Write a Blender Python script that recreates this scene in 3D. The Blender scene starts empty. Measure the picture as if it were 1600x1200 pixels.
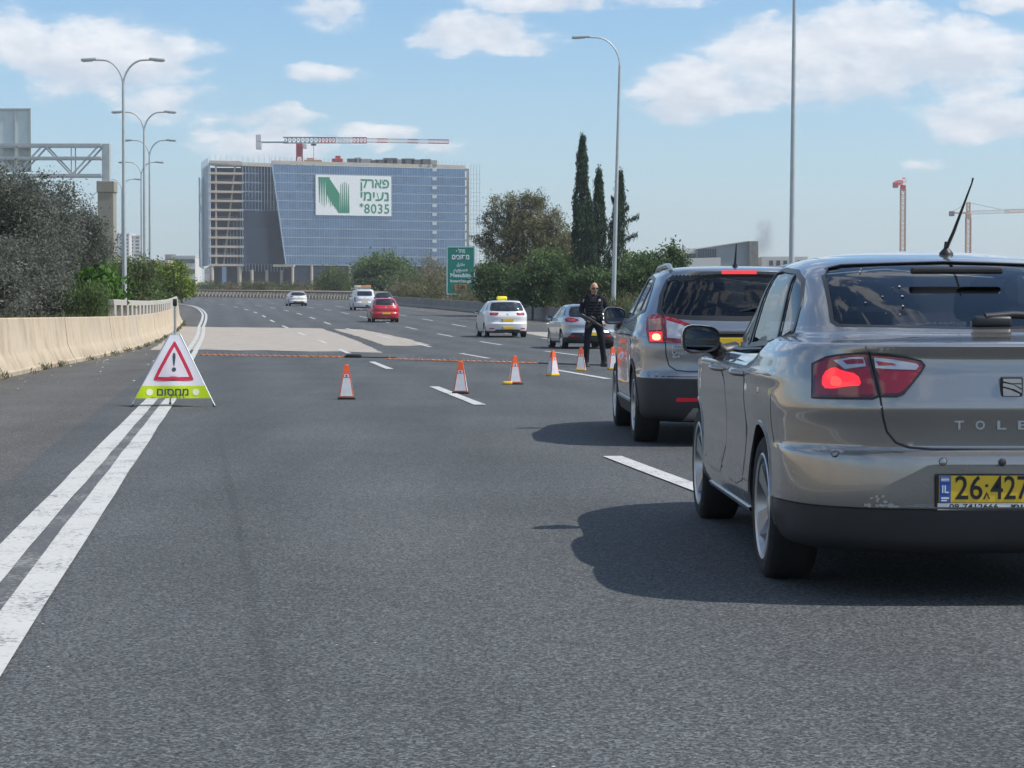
import bpy, bmesh, math, random
import numpy as np
from mathutils import Vector, Matrix
from mathutils.bvhtree import BVHTree
from mathutils.geometry import delaunay_2d_cdt
from mathutils.interpolate import poly_3d_calc

random.seed(7)
RNG = np.random.default_rng(7)
SC = bpy.context.scene
COL = SC.collection
R = math.radians

# ------------------------------------------------------------------ camera, sky, sun, exposure
CAM_H = 1.13
cam_data = bpy.data.cameras.new("camera")
cam = bpy.data.objects.new("camera", cam_data)
COL.objects.link(cam)
cam_data.sensor_fit = 'HORIZONTAL'
cam_data.sensor_width = 36.0
cam_data.lens = 72.9
cam_data.clip_start = 0.1
cam_data.clip_end = 12000
cam.location = (0, 0, CAM_H)
cam.rotation_euler = (R(90) - math.atan(109 / 3240.0), 0, 0)
SC.camera = cam

SUN_EL, SUN_AZ = R(53), R(98)       # azimuth clockwise from the camera's heading (+Y)
SUN_STRENGTH, SKY_STRENGTH, EXPOSURE = 3.8, 0.115, 0.30
SUN_DIR = Vector((math.sin(SUN_AZ) * math.cos(SUN_EL), math.cos(SUN_AZ) * math.cos(SUN_EL), math.sin(SUN_EL)))

sun_data = bpy.data.lights.new("sun", 'SUN')
sun_data.energy = SUN_STRENGTH
sun_data.angle = R(0.5)
sun_data.color = (1.0, 0.95, 0.88)
sun = bpy.data.objects.new("sun", sun_data)
COL.objects.link(sun)
sun.rotation_euler = SUN_DIR.to_track_quat('Z', 'Y').to_euler()

vs = SC.view_settings
vs.view_transform = 'Standard'
vs.look = 'None'
vs.exposure = EXPOSURE
vs.gamma = 1
vs.use_curve_mapping = False


class NT:
    """small helper for node trees"""
    def __init__(self, tree):
        self.t = tree

    def n(self, typ, **kw):
        nd = self.t.nodes.new(typ)
        for k, v in kw.items():
            setattr(nd, k, v)
        return nd

    def l(self, a, b):
        self.t.links.new(a, b)

    def put(self, sock, v):
        if isinstance(v, bpy.types.NodeSocket):
            self.l(v, sock)
        else:
            sock.default_value = v

    def m(self, op, a, b=None, c=None, clamp=False):
        nd = self.n('ShaderNodeMath', operation=op)
        nd.use_clamp = clamp
        for i, v in enumerate((a, b, c)):
            if v is not None:
                self.put(nd.inputs[i], v)
        return nd.outputs[0]

    def vm(self, op, a, b=None):
        nd = self.n('ShaderNodeVectorMath', operation=op)
        self.put(nd.inputs[0], a)
        if b is not None:
            self.put(nd.inputs[1], b)
        return nd.outputs[0]

    def noise(self, vec, scale, detail=4, rough=0.5):
        nd = self.n('ShaderNodeTexNoise')
        nd.inputs['Scale'].default_value = scale
        nd.inputs['Detail'].default_value = detail
        nd.inputs['Roughness'].default_value = rough
        if vec is not None:
            self.l(vec, nd.inputs['Vector'])
        return nd.outputs[0]

    def mix(self, f, a, b, blend='MIX'):
        nd = self.n('ShaderNodeMix', data_type='RGBA', blend_type=blend)
        self.put(nd.inputs[0], f)
        for s, v in ((nd.inputs[6], a), (nd.inputs[7], b)):
            self.put(s, v if isinstance(v, bpy.types.NodeSocket) else (*v, 1) if len(v) == 3 else v)
        return nd.outputs[2]

    def ramp(self, f, stops):
        nd = self.n('ShaderNodeValToRGB')
        e = nd.color_ramp.elements
        while len(e) < len(stops):
            e.new(0.5)
        for el, (p, c) in zip(e, stops):
            el.position = p
            el.color = (*c, 1) if len(c) == 3 else c
        self.l(f, nd.inputs[0])
        return nd.outputs[0]

    def smooth(self, v, a, b):
        nd = self.n('ShaderNodeMapRange', interpolation_type='SMOOTHSTEP')
        self.put(nd.inputs[0], v)
        nd.inputs[1].default_value = a
        nd.inputs[2].default_value = b
        return nd.outputs[0]


world = bpy.data.worlds.new("World")
SC.world = world
world.use_nodes = True
wt = NT(world.node_tree)
wt.t.nodes.clear()
sky = wt.n('ShaderNodeTexSky', sky_type='NISHITA')
sky.sun_disc = False
sky.sun_elevation = SUN_EL
sky.sun_rotation = SUN_AZ
sky.altitude = 20
sky.air_density = 1.0
sky.dust_density = 0.7
sky.ozone_density = 1.6
tc = wt.n('ShaderNodeTexCoord')
dirv = wt.vm('NORMALIZE', tc.outputs['Generated'])
sep = wt.n('ShaderNodeSeparateXYZ')
wt.l(dirv, sep.inputs[0])
az = wt.m('MULTIPLY', wt.m('ARCTAN2', sep.outputs[0], sep.outputs[1]), 57.2958)
el = wt.m('MULTIPLY', wt.m('ARCSINE', sep.outputs[2]), 57.2958)
# billowing noise over the direction sphere, squeezed vertically as clouds near the horizon are
cmb = wt.n('ShaderNodeCombineXYZ')
wt.l(wt.m('MULTIPLY', az, 0.5), cmb.inputs[0])
wt.l(el, cmb.inputs[1])
cvec = cmb.outputs[0]
n1 = wt.m('ADD', wt.m('MULTIPLY', wt.noise(cvec, 0.55, 8, 0.60), .6), wt.m('MULTIPLY', wt.noise(cvec, 1.5, 7, 0.62), .4))
wx = wt.noise(wt.vm('ADD', cvec, (31.7, 4.2, 2.0)), 0.42, 4, 0.55)
wy = wt.noise(wt.vm('ADD', cvec, (7.3, 19.1, 5.0)), 0.60, 4, 0.55)
azw = wt.m('ADD', az, wt.m('MULTIPLY', wt.m('SUBTRACT', wx, .5), 5.5))
elw = wt.m('ADD', el, wt.m('MULTIPLY', wt.m('SUBTRACT', wy, .5), 1.7))
off = wt.vm('ADD', cvec, (0.22, 0.42, 0))
n2 = wt.m('ADD', wt.m('MULTIPLY', wt.noise(off, 0.55, 5, 0.58), .6), wt.m('MULTIPLY', wt.noise(off, 1.5, 4, 0.58), .4))
n3 = wt.noise(cvec, 0.16, 3, 0.5)
# banks of cumulus: azimuth, elevation, half width, half height (degrees), strength
CLOUDS = [(-11.6, 6.9, 3.9, 1.35, 1.0), (-13.6, 7.3, 2.2, 1.2, .9), (-9.3, 5.8, 1.9, .8, .7), (-7.2, 5.2, 2.4, .5, .45),
          (-5.3, 6.55, 1.5, .45, .6), (-1.0, 7.75, 2.7, .95, .95), (-4.9, 8.1, 1.3, .6, .6), (1.8, 8.75, 5.2, .5, .7),
          (9.3, 7.0, 4.2, 1.8, 1.15), (5.2, 6.2, 2.4, 1.0, 1.0), (11.9, 6.7, 2.4, 1.1, .9), (8.0, 5.9, 4.6, .5, .6),
          (13.2, 5.3, 2.6, .85, .85), (13.4, 8.5, 1.7, .6, .7), (-7.2, 4.6, 2.0, .6, .85), (-4.0, 4.85, 1.5, .55, .8),
          (-2.0, 4.55, 1.2, .35, .6), (11.0, 4.0, .9, .3, .55), (3.4, 10.4, 6, .9, .8), (-8, 11.0, 5, 1.1, .8),
          (17.5, 7.5, 3, 1.2, .9), (-18, 5.5, 3, 1.0, .9), (22, 11, 4, 1.5, .9), (-24, 9, 4, 1.6, .9)]
field, lift = None, None
for (ca, ce, ra, re, st) in CLOUDS:
    dx = wt.m('DIVIDE', wt.m('SUBTRACT', azw, ca), ra)
    dy = wt.m('DIVIDE', wt.m('SUBTRACT', elw, ce), re)
    d2 = wt.m('ADD', wt.m('MULTIPLY', dx, dx), wt.m('MULTIPLY', dy, dy))
    v = wt.m('MULTIPLY', wt.m('SUBTRACT', 1.0, wt.m('SQRT', d2), clamp=True), st)
    lf = wt.m('MULTIPLY', v, dy)
    field = v if field is None else wt.m('MAXIMUM', field, v)
    lift = lf if lift is None else wt.m('ADD', lift, lf)
# away from these banks the same kind of broken cloud goes on round the whole sky
far_az = wt.smooth(wt.m('ABSOLUTE', az), 20, 30)
far_el = wt.smooth(el, 10, 15)
elsewhere = wt.m('MULTIPLY', wt.m('MAXIMUM', far_az, far_el), wt.smooth(n3, .45, .72))
field = wt.m('MAXIMUM', field, wt.m('MULTIPLY', elsewhere, 0.8))
dens = wt.m('ADD', field, wt.m('MULTIPLY', wt.m('SUBTRACT', n1, 0.50), 1.75))
dens = wt.m('MULTIPLY', dens, wt.smooth(field, 0.0, 0.12))
cmask = wt.m('MULTIPLY', wt.m('ADD', wt.m('MULTIPLY', wt.smooth(dens, 0.12, 0.38), .55), wt.m('MULTIPLY', wt.smooth(dens, -.10, .7), .45)), 0.93)
lit = wt.m('ADD', wt.m('MULTIPLY', wt.m('SUBTRACT', n1, n2), 3.4), wt.m('ADD', 0.45, wt.m('MULTIPLY', lift, 1.2)), clamp=True)
ccol = wt.mix(lit, (4.95, 5.4, 6.1), (7.2, 7.3, 7.5))
hazef = wt.m('MULTIPLY', wt.m('SUBTRACT', 1.0, wt.smooth(el, -1.0, 9.0)), 0.55)
skyc = wt.mix(hazef, wt.mix(1.0, sky.outputs[0], (0.75, 0.955, 1.09), 'MULTIPLY'), (4.85, 5.35, 6.05))
skycol = wt.mix(cmask, skyc, ccol)
bg = wt.n('ShaderNodeBackground')
bg.inputs['Strength'].default_value = SKY_STRENGTH
wt.l(skycol, bg.inputs['Color'])
wo = wt.n('ShaderNodeOutputWorld')
wt.l(bg.outputs[0], wo.inputs['Surface'])

SC.cycles.max_bounces = 6
SC.cycles.diffuse_bounces = 3
SC.cycles.glossy_bounces = 4
SC.cycles.transparent_max_bounces = 12
SC.cycles.transmission_bounces = 4
SC.cycles.volume_bounces = 0
SC.cycles.caustics_reflective = False
SC.cycles.caustics_refractive = False
SC.cycles.sample_clamp_indirect = 4

# ------------------------------------------------------------------ helpers: objects
def tag(o, label=None, cat=None, group=None, kind=None):
    if label: o['label'] = label
    if cat: o['category'] = cat
    if group: o['group'] = group
    if kind: o['kind'] = kind
    return o


def thing(name, label, cat, loc=(0, 0, 0), rz=0, group=None):
    o = bpy.data.objects.new(name, None)
    COL.objects.link(o)
    o.location = loc
    o.rotation_euler = (0, 0, rz)
    return tag(o, label, cat, group)


def link(name, me, parent=None, loc=None, rot=None):
    o = bpy.data.objects.new(name, me)
    COL.objects.link(o)
    if parent is not None: o.parent = parent
    if loc is not None: o.location = loc
    if rot is not None: o.rotation_euler = rot
    return o


def copy_tree(o, parent=None):
    c = o.copy()
    COL.objects.link(c)
    if parent is not None: c.parent = parent
    for ch in list(o.children):
        copy_tree(ch, c)
    return c


def new_mesh(name, verts, faces, mats, smooth=False, fm=None):
    me = bpy.data.meshes.new(name)
    me.from_pydata([tuple(v) for v in verts], [], faces)
    for m_ in (mats if isinstance(mats, (list, tuple)) else [mats]):
        me.materials.append(m_)
    if fm is not None:
        me.polygons.foreach_set('material_index', fm)
    if smooth:
        me.polygons.foreach_set('use_smooth', [True] * len(me.polygons))
    me.update()
    return me


def quads_np(name, verts, mats, n=4):
    """mesh from an (N*n,3) array, each n consecutive verts one face"""
    me = bpy.data.meshes.new(name)
    nv = len(verts)
    nf = nv // n
    me.vertices.add(nv)
    me.vertices.foreach_set('co', np.asarray(verts, dtype=np.float32).ravel())
    me.loops.add(nv)
    me.loops.foreach_set('vertex_index', np.arange(nv, dtype=np.int32))
    me.polygons.add(nf)
    me.polygons.foreach_set('loop_start', np.arange(0, nv, n, dtype=np.int32))
    me.polygons.foreach_set('loop_total', np.full(nf, n, dtype=np.int32))
    me.materials.append(mats)
    me.update(calc_edges=True)
    return me


class MB:
    """collects boxes, bars, tubes and lathes into one mesh"""
    def __init__(self):
        self.v, self.f, self.fm, self.cur = [], [], [], 0

    def add(self, vs_, fs):
        b = len(self.v)
        self.v += [tuple(p) for p in vs_]
        self.f += [tuple(i + b for i in q) for q in fs]
        self.fm += [self.cur] * len(fs)
        return self

    def box(self, c, s, rot=None):
        hx, hy, hz = s[0] / 2, s[1] / 2, s[2] / 2
        pts = [Vector((x, y, z)) for z in (-hz, hz) for y in (-hy, hy) for x in (-hx, hx)]
        if rot is not None: pts = [rot @ p for p in pts]
        pts = [p + Vector(c) for p in pts]
        return self.add(pts, [(0, 2, 3, 1), (4, 5, 7, 6), (0, 1, 5, 4), (2, 6, 7, 3), (0, 4, 6, 2), (1, 3, 7, 5)])

    def rbox(self, c, s, r, rot=None, seg=2):
        bm = bmesh.new()
        bmesh.ops.create_cube(bm, size=1)
        bmesh.ops.scale(bm, vec=s, verts=bm.verts)
        bmesh.ops.bevel(bm, geom=bm.edges[:], offset=min(r, min(s) * .49), segments=seg, profile=0.5, affect='EDGES')
        vs_ = []
        for i, v in enumerate(bm.verts):
            v.index = i
            p = v.co if rot is None else rot @ v.co
            vs_.append(p + Vector(c))
        self.add(vs_, [[q.index for q in f.verts] for f in bm.faces])
        bm.free()
        return self

    def bar(self, a, b, w, h=None):
        a, b = Vector(a), Vector(b)
        d = b - a
        if d.length < 1e-6: return self
        q = d.to_track_quat('Z', 'Y').to_matrix()
        return self.box((a + b) / 2, (w, h or w, d.length), q)

    def tube(self, pts, rad, seg=8, cap=True):
        pts = [Vector(p) for p in pts]
        n = len(pts)
        rr = rad if isinstance(rad, (list, tuple)) else [rad] * n
        vs_, fs = [], []
        ref = None
        for i, p in enumerate(pts):
            t = (pts[min(i + 1, n - 1)] - pts[max(i - 1, 0)]).normalized()
            if ref is None:
                ref = Vector((0, 0, 1)) if abs(t.z) < .9 else Vector((1, 0, 0))
            u = t.cross(ref).normalized()
            w = u.cross(t).normalized()
            ref = w
            for k in range(seg):
                a = 2 * math.pi * k / seg
                vs_.append(p + (u * math.cos(a) + w * math.sin(a)) * rr[i])
        for i in range(n - 1):
            for k in range(seg):
                k2 = (k + 1) % seg
                fs.append((i * seg + k, i * seg + k2, (i + 1) * seg + k2, (i + 1) * seg + k))
        if cap:
            fs.append(tuple(range(seg))[::-1])
            fs.append(tuple((n - 1) * seg + k for k in range(seg)))
        return self.add(vs_, fs)

    def lathe(self, prof, seg=24, axis='X', c=(0, 0, 0)):
        """prof: (radius, along axis)"""
        vs_, fs = [], []
        for r, x in prof:
            for k in range(seg):
                a = 2 * math.pi * k / seg
                p = {'X': (x, r * math.cos(a), r * math.sin(a)), 'Y': (r * math.cos(a), x, r * math.sin(a)),
                     'Z': (r * math.cos(a), r * math.sin(a), x)}[axis]
                vs_.append((p[0] + c[0], p[1] + c[1], p[2] + c[2]))
        for i in range(len(prof) - 1):
            for k in range(seg):
                k2 = (k + 1) % seg
                fs.append((i * seg + k, i * seg + k2, (i + 1) * seg + k2, (i + 1) * seg + k))
        return self.add(vs_, fs)

    def prism(self, poly, h, M=None):
        """poly in XY extruded along +Z by h; M places it"""
        n = len(poly)
        vs_ = [Vector((p[0], p[1], 0)) for p in poly] + [Vector((p[0], p[1], h)) for p in poly]
        if M is not None: vs_ = [M @ v for v in vs_]
        fs = [tuple(range(n))[::-1], tuple(range(n, 2 * n))] + [(i, (i + 1) % n, (i + 1) % n + n, i + n) for i in range(n)]
        return self.add(vs_, fs)

    def mesh(self, name, mats, smooth=None):
        me = new_mesh(name, self.v, self.f, mats, fm=self.fm)
        bm = bmesh.new()
        bm.from_mesh(me)
        bmesh.ops.recalc_face_normals(bm, faces=bm.faces)
        bm.to_mesh(me)
        bm.free()
        if smooth is not None:
            me.polygons.foreach_set('use_smooth', [True] * len(me.polygons))
            me.set_sharp_from_angle(angle=R(smooth))
        return me

    def build(self, name, mats, parent=None, smooth=None, loc=None, rot=None):
        return link(name, self.mesh(name, mats, smooth), parent, loc, rot)


def text(name, s, size, mat, parent, loc, rot=(R(90), 0, 0), align='CENTER', extrude=0.002, bold=0.0, width=None, space=1.0):
    c = bpy.data.curves.new(name, 'FONT')
    c.body = s
    c.size = size
    c.align_x = align
    c.align_y = 'CENTER'
    c.extrude = extrude
    c.offset = bold
    c.space_character = space
    c.resolution_u = 3
    o = bpy.data.objects.new(name, c)
    COL.objects.link(o)
    dg = bpy.context.evaluated_depsgraph_get()
    me = bpy.data.meshes.new_from_object(o.evaluated_get(dg))
    bpy.data.objects.remove(o)
    bpy.data.curves.remove(c)
    if width:
        xs = [v.co.x for v in me.vertices]
        k = width / (max(xs) - min(xs))
        for v in me.vertices: v.co.x *= k
    me.materials.clear()
    me.materials.append(mat)
    return link(name, me, parent, loc, rot)


# ------------------------------------------------------------------ helpers: materials
def srgb(r, g, b):
    f = lambda c: ((c / 255 + .055) / 1.055) ** 2.4 if c > 10 else c / 255 / 12.92
    return (f(r), f(g), f(b))


def mat(name, col, rough=.6, metal=0.0, spec=.5, var=0.0, scale=3.0, bump=0.0, bscale=40.0, coat=0.0, emit=None, es=0.0):
    m_ = bpy.data.materials.new(name)
    m_.use_nodes = True
    t = NT(m_.node_tree)
    b = t.t.nodes['Principled BSDF']
    b.inputs['Base Color'].default_value = (*col, 1)
    b.inputs['Roughness'].default_value = rough
    b.inputs['Metallic'].default_value = metal
    b.inputs['Specular IOR Level'].default_value = spec
    b.inputs['Coat Weight'].default_value = coat
    b.inputs['Coat Roughness'].default_value = 0.03
    if emit:
        b.inputs['Emission Color'].default_value = (*emit, 1)
        b.inputs['Emission Strength'].default_value = es
    if var or bump:
        co = t.n('ShaderNodeTexCoord').outputs['Object']
        if var:
            nz = t.noise(co, scale, 5, .6)
            k0, k1 = 1 - var, 1 + var
            c = t.ramp(nz, [(.25, [x * k0 for x in col]), (.75, [min(1, x * k1) for x in col])])
            t.l(c, b.inputs['Base Color'])
        if bump:
            bp = t.n('ShaderNodeBump')
            bp.inputs['Strength'].default_value = bump
            bp.inputs['Distance'].default_value = 0.02
            t.l(t.noise(co, bscale, 4, .6), bp.inputs['Height'])
            t.l(bp.outputs[0], b.inputs['Normal'])
    return m_


def asphalt(name, base, warm=0.0):
    """worn asphalt: fine stones, wheel-track bands along the lane, patches"""
    m_ = bpy.data.materials.new(name)
    m_.use_nodes = True
    t = NT(m_.node_tree)
    b = t.t.nodes['Principled BSDF']
    co = t.n('ShaderNodeTexCoord').outputs['Object']
    vo = t.n('ShaderNodeTexVoronoi')
    vo.inputs['Scale'].default_value = 105
    t.l(co, vo.inputs['Vector'])
    sp = t.n('ShaderNodeSeparateColor')
    t.l(vo.outputs['Color'], sp.inputs[0])
    stone = sp.outputs[0]
    fine = t.noise(co, 75, 3, .65)
    big = t.noise(co, .35, 4, .55)
    mp = t.n('ShaderNodeMapping')
    mp.inputs['Rotation'].default_value = (0, 0, R(-7.9))
    mp.inputs['Scale'].default_value = (1.6, .05, 1)
    t.l(co, mp.inputs[0])
    streak = t.noise(mp.outputs[0], 1.0, 3, .6)
    v = t.m('ADD', t.m('MULTIPLY', t.m('POWER', stone, 2.2), 1.5), t.m('MULTIPLY', t.smooth(fine, .25, .75), .9))
    v = t.m('MULTIPLY', v, t.m('ADD', .62, t.m('MULTIPLY', big, .76)))
    v = t.m('MULTIPLY', v, t.m('ADD', .70, t.m('MULTIPLY', streak, .6)))
    # wheel tracks, polished darker, along each lane of the straight
    sx = t.n('ShaderNodeSeparateXYZ')
    t.l(co, sx.inputs[0])
    acr = t.m('ADD', t.m('MULTIPLY', t.m('ADD', sx.outputs[0], .98), .990), t.m('MULTIPLY', sx.outputs[1], .1415))
    wob = t.m('MULTIPLY', t.noise(mp.outputs[0], .6, 2, .5), .5)
    trk = t.m('COSINE', t.m('MULTIPLY', t.m('SUBTRACT', t.m('ADD', acr, wob), 1.45), 3.49))
    v = t.m('MULTIPLY', v, t.m('SUBTRACT', 1.0, t.m('MULTIPLY', trk, .10)))
    # a soft dark construction seam down the near lane
    sd_ = t.m('ABSOLUTE', t.m('SUBTRACT', acr, t.m('SUBTRACT', 1.2, t.m('MULTIPLY', sx.outputs[1], .0105))))
    sm_ = t.m('MULTIPLY', t.m('SUBTRACT', 1.0, t.smooth(t.m('ADD', sd_, t.m('MULTIPLY', fine, .03)), .012, .062)), t.m('SUBTRACT', 1.0, t.smooth(sx.outputs[1], 14, 24)))
    v = t.m('MULTIPLY', v, t.m('SUBTRACT', 1.0, t.m('MULTIPLY', sm_, .20)))
    rare = t.m('GREATER_THAN', sp.outputs[1], .992)
    v = t.m('ADD', v, t.m('MULTIPLY', rare, .8))
    c = t.mix(t.m('MULTIPLY', v, .5), [x * .10 for x in base], [x * 2.1 for x in base])
    # the odd pale chip and dark stain
    stain = t.smooth(t.noise(co, 1.1, 5, .6), .60, .74)
    c = t.mix(t.m('MULTIPLY', stain, .28), c, [x * .55 for x in base])
    t.l(c, b.inputs['Base Color'])
    b.inputs['Roughness'].default_value = .78
    b.inputs['Specular IOR Level'].default_value = .35
    bp = t.n('ShaderNodeBump')
    bp.inputs['Strength'].default_value = .9
    bp.inputs['Distance'].default_value = .008
    t.l(t.m('ADD', stone, fine), bp.inputs['Height'])
    t.l(bp.outputs[0], b.inputs['Normal'])
    return m_


def road_paint(name, col):
    """white marking, worn through to the asphalt in places"""
    m_ = bpy.data.materials.new(name)
    m_.use_nodes = True
    t = NT(m_.node_tree)
    b = t.t.nodes['Principled BSDF']
    co = t.n('ShaderNodeTexCoord').outputs['Object']
    n_ = t.noise(co, 38, 4, .7)
    g = t.noise(co, 2.0, 4, .6)
    w = t.smooth(t.m('ADD', n_, t.m('MULTIPLY', g, .55)), .60, .74)
    dirt = t.mix(t.noise(co, 6, 4, .6), [x * .80 for x in col], col)
    t.l(t.mix(w, [.16, .16, .16], dirt), b.inputs['Base Color'])
    b.inputs['Roughness'].default_value = .7
    return m_


def worn_paint(name):
    """what is left of an old line: grey-white crumbs on asphalt"""
    m_ = bpy.data.materials.new(name)
    m_.use_nodes = True
    t = NT(m_.node_tree)
    b = t.t.nodes['Principled BSDF']
    co = t.n('ShaderNodeTexCoord').outputs['Object']
    a = t.noise(co, 30, 4, .7)
    g = t.noise(co, 1.2, 4, .6)
    w = t.smooth(t.m('ADD', a, t.m('MULTIPLY', g, .6)), .78, 1.02)
    t.l(t.mix(w, (.075, .078, .080), (.26, .26, .25)), b.inputs['Base Color'])
    b.inputs['Roughness'].default_value = .8
    return m_


def concrete(name, col, streaks=.35, foot=False):
    m_ = bpy.data.materials.new(name)
    m_.use_nodes = True
    t = NT(m_.node_tree)
    b = t.t.nodes['Principled BSDF']
    co = t.n('ShaderNodeTexCoord').outputs['Object']
    a = t.noise(co, 1.3, 6, .62)
    mp = t.n('ShaderNodeMapping')
    mp.inputs['Scale'].default_value = (2.4, 2.4, .22)
    t.l(co, mp.inputs[0])
    s = t.noise(mp.outputs[0], 1.6, 4, .6)
    f_ = t.noise(co, 30, 3, .6)
    v = t.m('ADD', t.m('MULTIPLY', a, .5), t.m('ADD', t.m('MULTIPLY', s, .35), t.m('MULTIPLY', f_, .15)))
    c = t.ramp(v, [(.30, [x * (1 - streaks) for x in col]), (.52, col), (.72, [min(1, x * 1.14) for x in col])])
    if foot:      # road dirt splashed over the foot, scuffs of tyres, a few old patches
        sz = t.n('ShaderNodeSeparateXYZ')
        t.l(co, sz.inputs[0])
        low = t.m('SUBTRACT', 1.0, t.smooth(sz.outputs[2], .02, .42))
        d = t.m('MULTIPLY', low, t.smooth(t.noise(co, 2.2, 5, .65), .35, .70))
        c = t.mix(t.m('MULTIPLY', d, .55), c, (.17, .145, .115))
        ms_ = t.n('ShaderNodeMapping')
        ms_.inputs['Scale'].default_value = (.35, .35, 7)
        t.l(co, ms_.inputs[0])
        sc_ = t.smooth(t.noise(ms_.outputs[0], 1.2, 4, .6), .66, .74)
        c = t.mix(t.m('MULTIPLY', sc_, .35), c, (.14, .125, .11))
        pt = t.smooth(t.noise(co, .28, 2, .5), .55, .60)
        c = t.mix(t.m('MULTIPLY', pt, .30), c, (.42, .37, .29))
    t.l(c, b.inputs['Base Color'])
    b.inputs['Roughness'].default_value = .85
    b.inputs['Specular IOR Level'].default_value = .25
    bp = t.n('ShaderNodeBump')
    bp.inputs['Strength'].default_value = .25
    bp.inputs['Distance'].default_value = .01
    t.l(f_, bp.inputs['Height'])
    t.l(bp.outputs[0], b.inputs['Normal'])
    return m_


def pane_glass(name, col, rough, metal, px, pz, var=.28):
    """curtain wall glass whose panes differ a little from one another"""
    m_ = mat(name, col, rough, metal, .6)
    t = NT(m_.node_tree)
    b = t.t.nodes['Principled BSDF']
    co = t.n('ShaderNodeTexCoord').outputs['Object']
    sn = t.vm('SNAP', co, (px, px, pz))
    wn = t.n('ShaderNodeTexWhiteNoise')
    t.l(sn, wn.inputs['Vector'])
    big = t.noise(co, .06, 4, .6)
    k = t.m('ADD', t.m('MULTIPLY', t.m('POWER', wn.outputs['Value'], 1.6), .55), t.m('MULTIPLY', big, .75))
    t.l(t.mix(k, [x * (1 - var) for x in col], [min(1, x * (1 + var * 1.2)) for x in col]), b.inputs['Base Color'])
    t.l(t.m('ADD', rough * .6, t.m('MULTIPLY', wn.outputs['Value'], rough * .9)), b.inputs['Roughness'])
    return m_


def leaf_mat(name, dark, mid, light, gloss=.45, trans=.25):
    m_ = bpy.data.materials.new(name)
    m_.use_nodes = True
    t = NT(m_.node_tree)
    b = t.t.nodes['Principled BSDF']
    gi = t.n('ShaderNodeNewGeometry')
    c = t.ramp(gi.outputs['Random Per Island'], [(0, dark), (.5, mid), (1, light)])
    co = t.n('ShaderNodeTexCoord').outputs['Object']
    c = t.mix(t.smooth(t.noise(co, .9, 3, .5), .35, .65), t.mix(1.0, c, (.62, .66, .62), 'MULTIPLY'), c)
    t.l(c, b.inputs['Base Color'])
    b.inputs['Roughness'].default_value = gloss
    b.inputs['Specular IOR Level'].default_value = .14
    tr = t.n('ShaderNodeBsdfTranslucent')
    t.l(c, tr.inputs['Color'])
    ms = t.n('ShaderNodeMixShader')
    ms.inputs[0].default_value = trans
    t.l(b.outputs[0], ms.inputs[1])
    t.l(tr.outputs[0], ms.inputs[2])
    t.l(ms.outputs[0], t.t.nodes['Material Output'].inputs['Surface'])
    return m_


def cloth_mat(name, col, thru=.45):
    m_ = mat(name, col, .55)
    t = NT(m_.node_tree)
    tr = t.n('ShaderNodeBsdfTranslucent')
    tr.inputs['Color'].default_value = (*col, 1)
    ms = t.n('ShaderNodeMixShader')
    ms.inputs[0].default_value = thru
    t.l(t.t.nodes['Principled BSDF'].outputs[0], ms.inputs[1])
    t.l(tr.outputs[0], ms.inputs[2])
    t.l(ms.outputs[0], t.t.nodes['Material Output'].inputs['Surface'])
    return m_


def window_glass(name, tint):
    """tinted car glass you can see into: reflects by its angle, lets the tint through"""
    m_ = bpy.data.materials.new(name)
    m_.use_nodes = True
    t = NT(m_.node_tree)
    t.t.nodes.remove(t.t.nodes['Principled BSDF'])
    fr = t.n('ShaderNodeFresnel')
    fr.inputs['IOR'].default_value = 1.52
    tp = t.n('ShaderNodeBsdfTransparent')
    tp.inputs['Color'].default_value = (*tint, 1)
    gl = t.n('ShaderNodeBsdfGlossy')
    gl.inputs['Roughness'].default_value = .015
    ms = t.n('ShaderNodeMixShader')
    t.l(t.m('ADD', t.m('MULTIPLY', fr.outputs[0], 1.15), .01, clamp=True), ms.inputs[0])
    t.l(tp.outputs[0], ms.inputs[1])
    t.l(gl.outputs[0], ms.inputs[2])
    t.l(ms.outputs[0], t.t.nodes['Material Output'].inputs['Surface'])
    return m_


def car_paint(name, col, metal=.0, rough=.35, flake=.0):
    m_ = bpy.data.materials.new(name)
    m_.use_nodes = True
    t = NT(m_.node_tree)
    b = t.t.nodes['Principled BSDF']
    co = t.n('ShaderNodeTexCoord').outputs['Object']
    # a film of road dust that thins upwards in patches
    sp = t.n('ShaderNodeSeparateXYZ')
    t.l(co, sp.inputs[0])
    low = t.m('SUBTRACT', 1.0, t.smooth(sp.outputs[2], .1, .8))
    dust = t.m('MULTIPLY', t.m('MULTIPLY', low, t.smooth(t.noise(co, 4, 6, .65), .35, .8)), .35)
    fl = t.noise(co, 900, 1, .5)
    base = t.mix(t.m('MULTIPLY', fl, flake), col, [min(1, x * 1.9) for x in col])
    t.l(t.mix(dust, base, (.20, .18, .15)), b.inputs['Base Color'])
    b.inputs['Metallic'].default_value = metal
    t.l(t.m('ADD', rough, t.m('MULTIPLY', dust, .3)), b.inputs['Roughness'])
    b.inputs['Coat Weight'].default_value = 1.0
    t.l(t.m('ADD', .02, t.m('MULTIPLY', dust, .5)), b.inputs['Coat Roughness'])
    return m_


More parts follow.
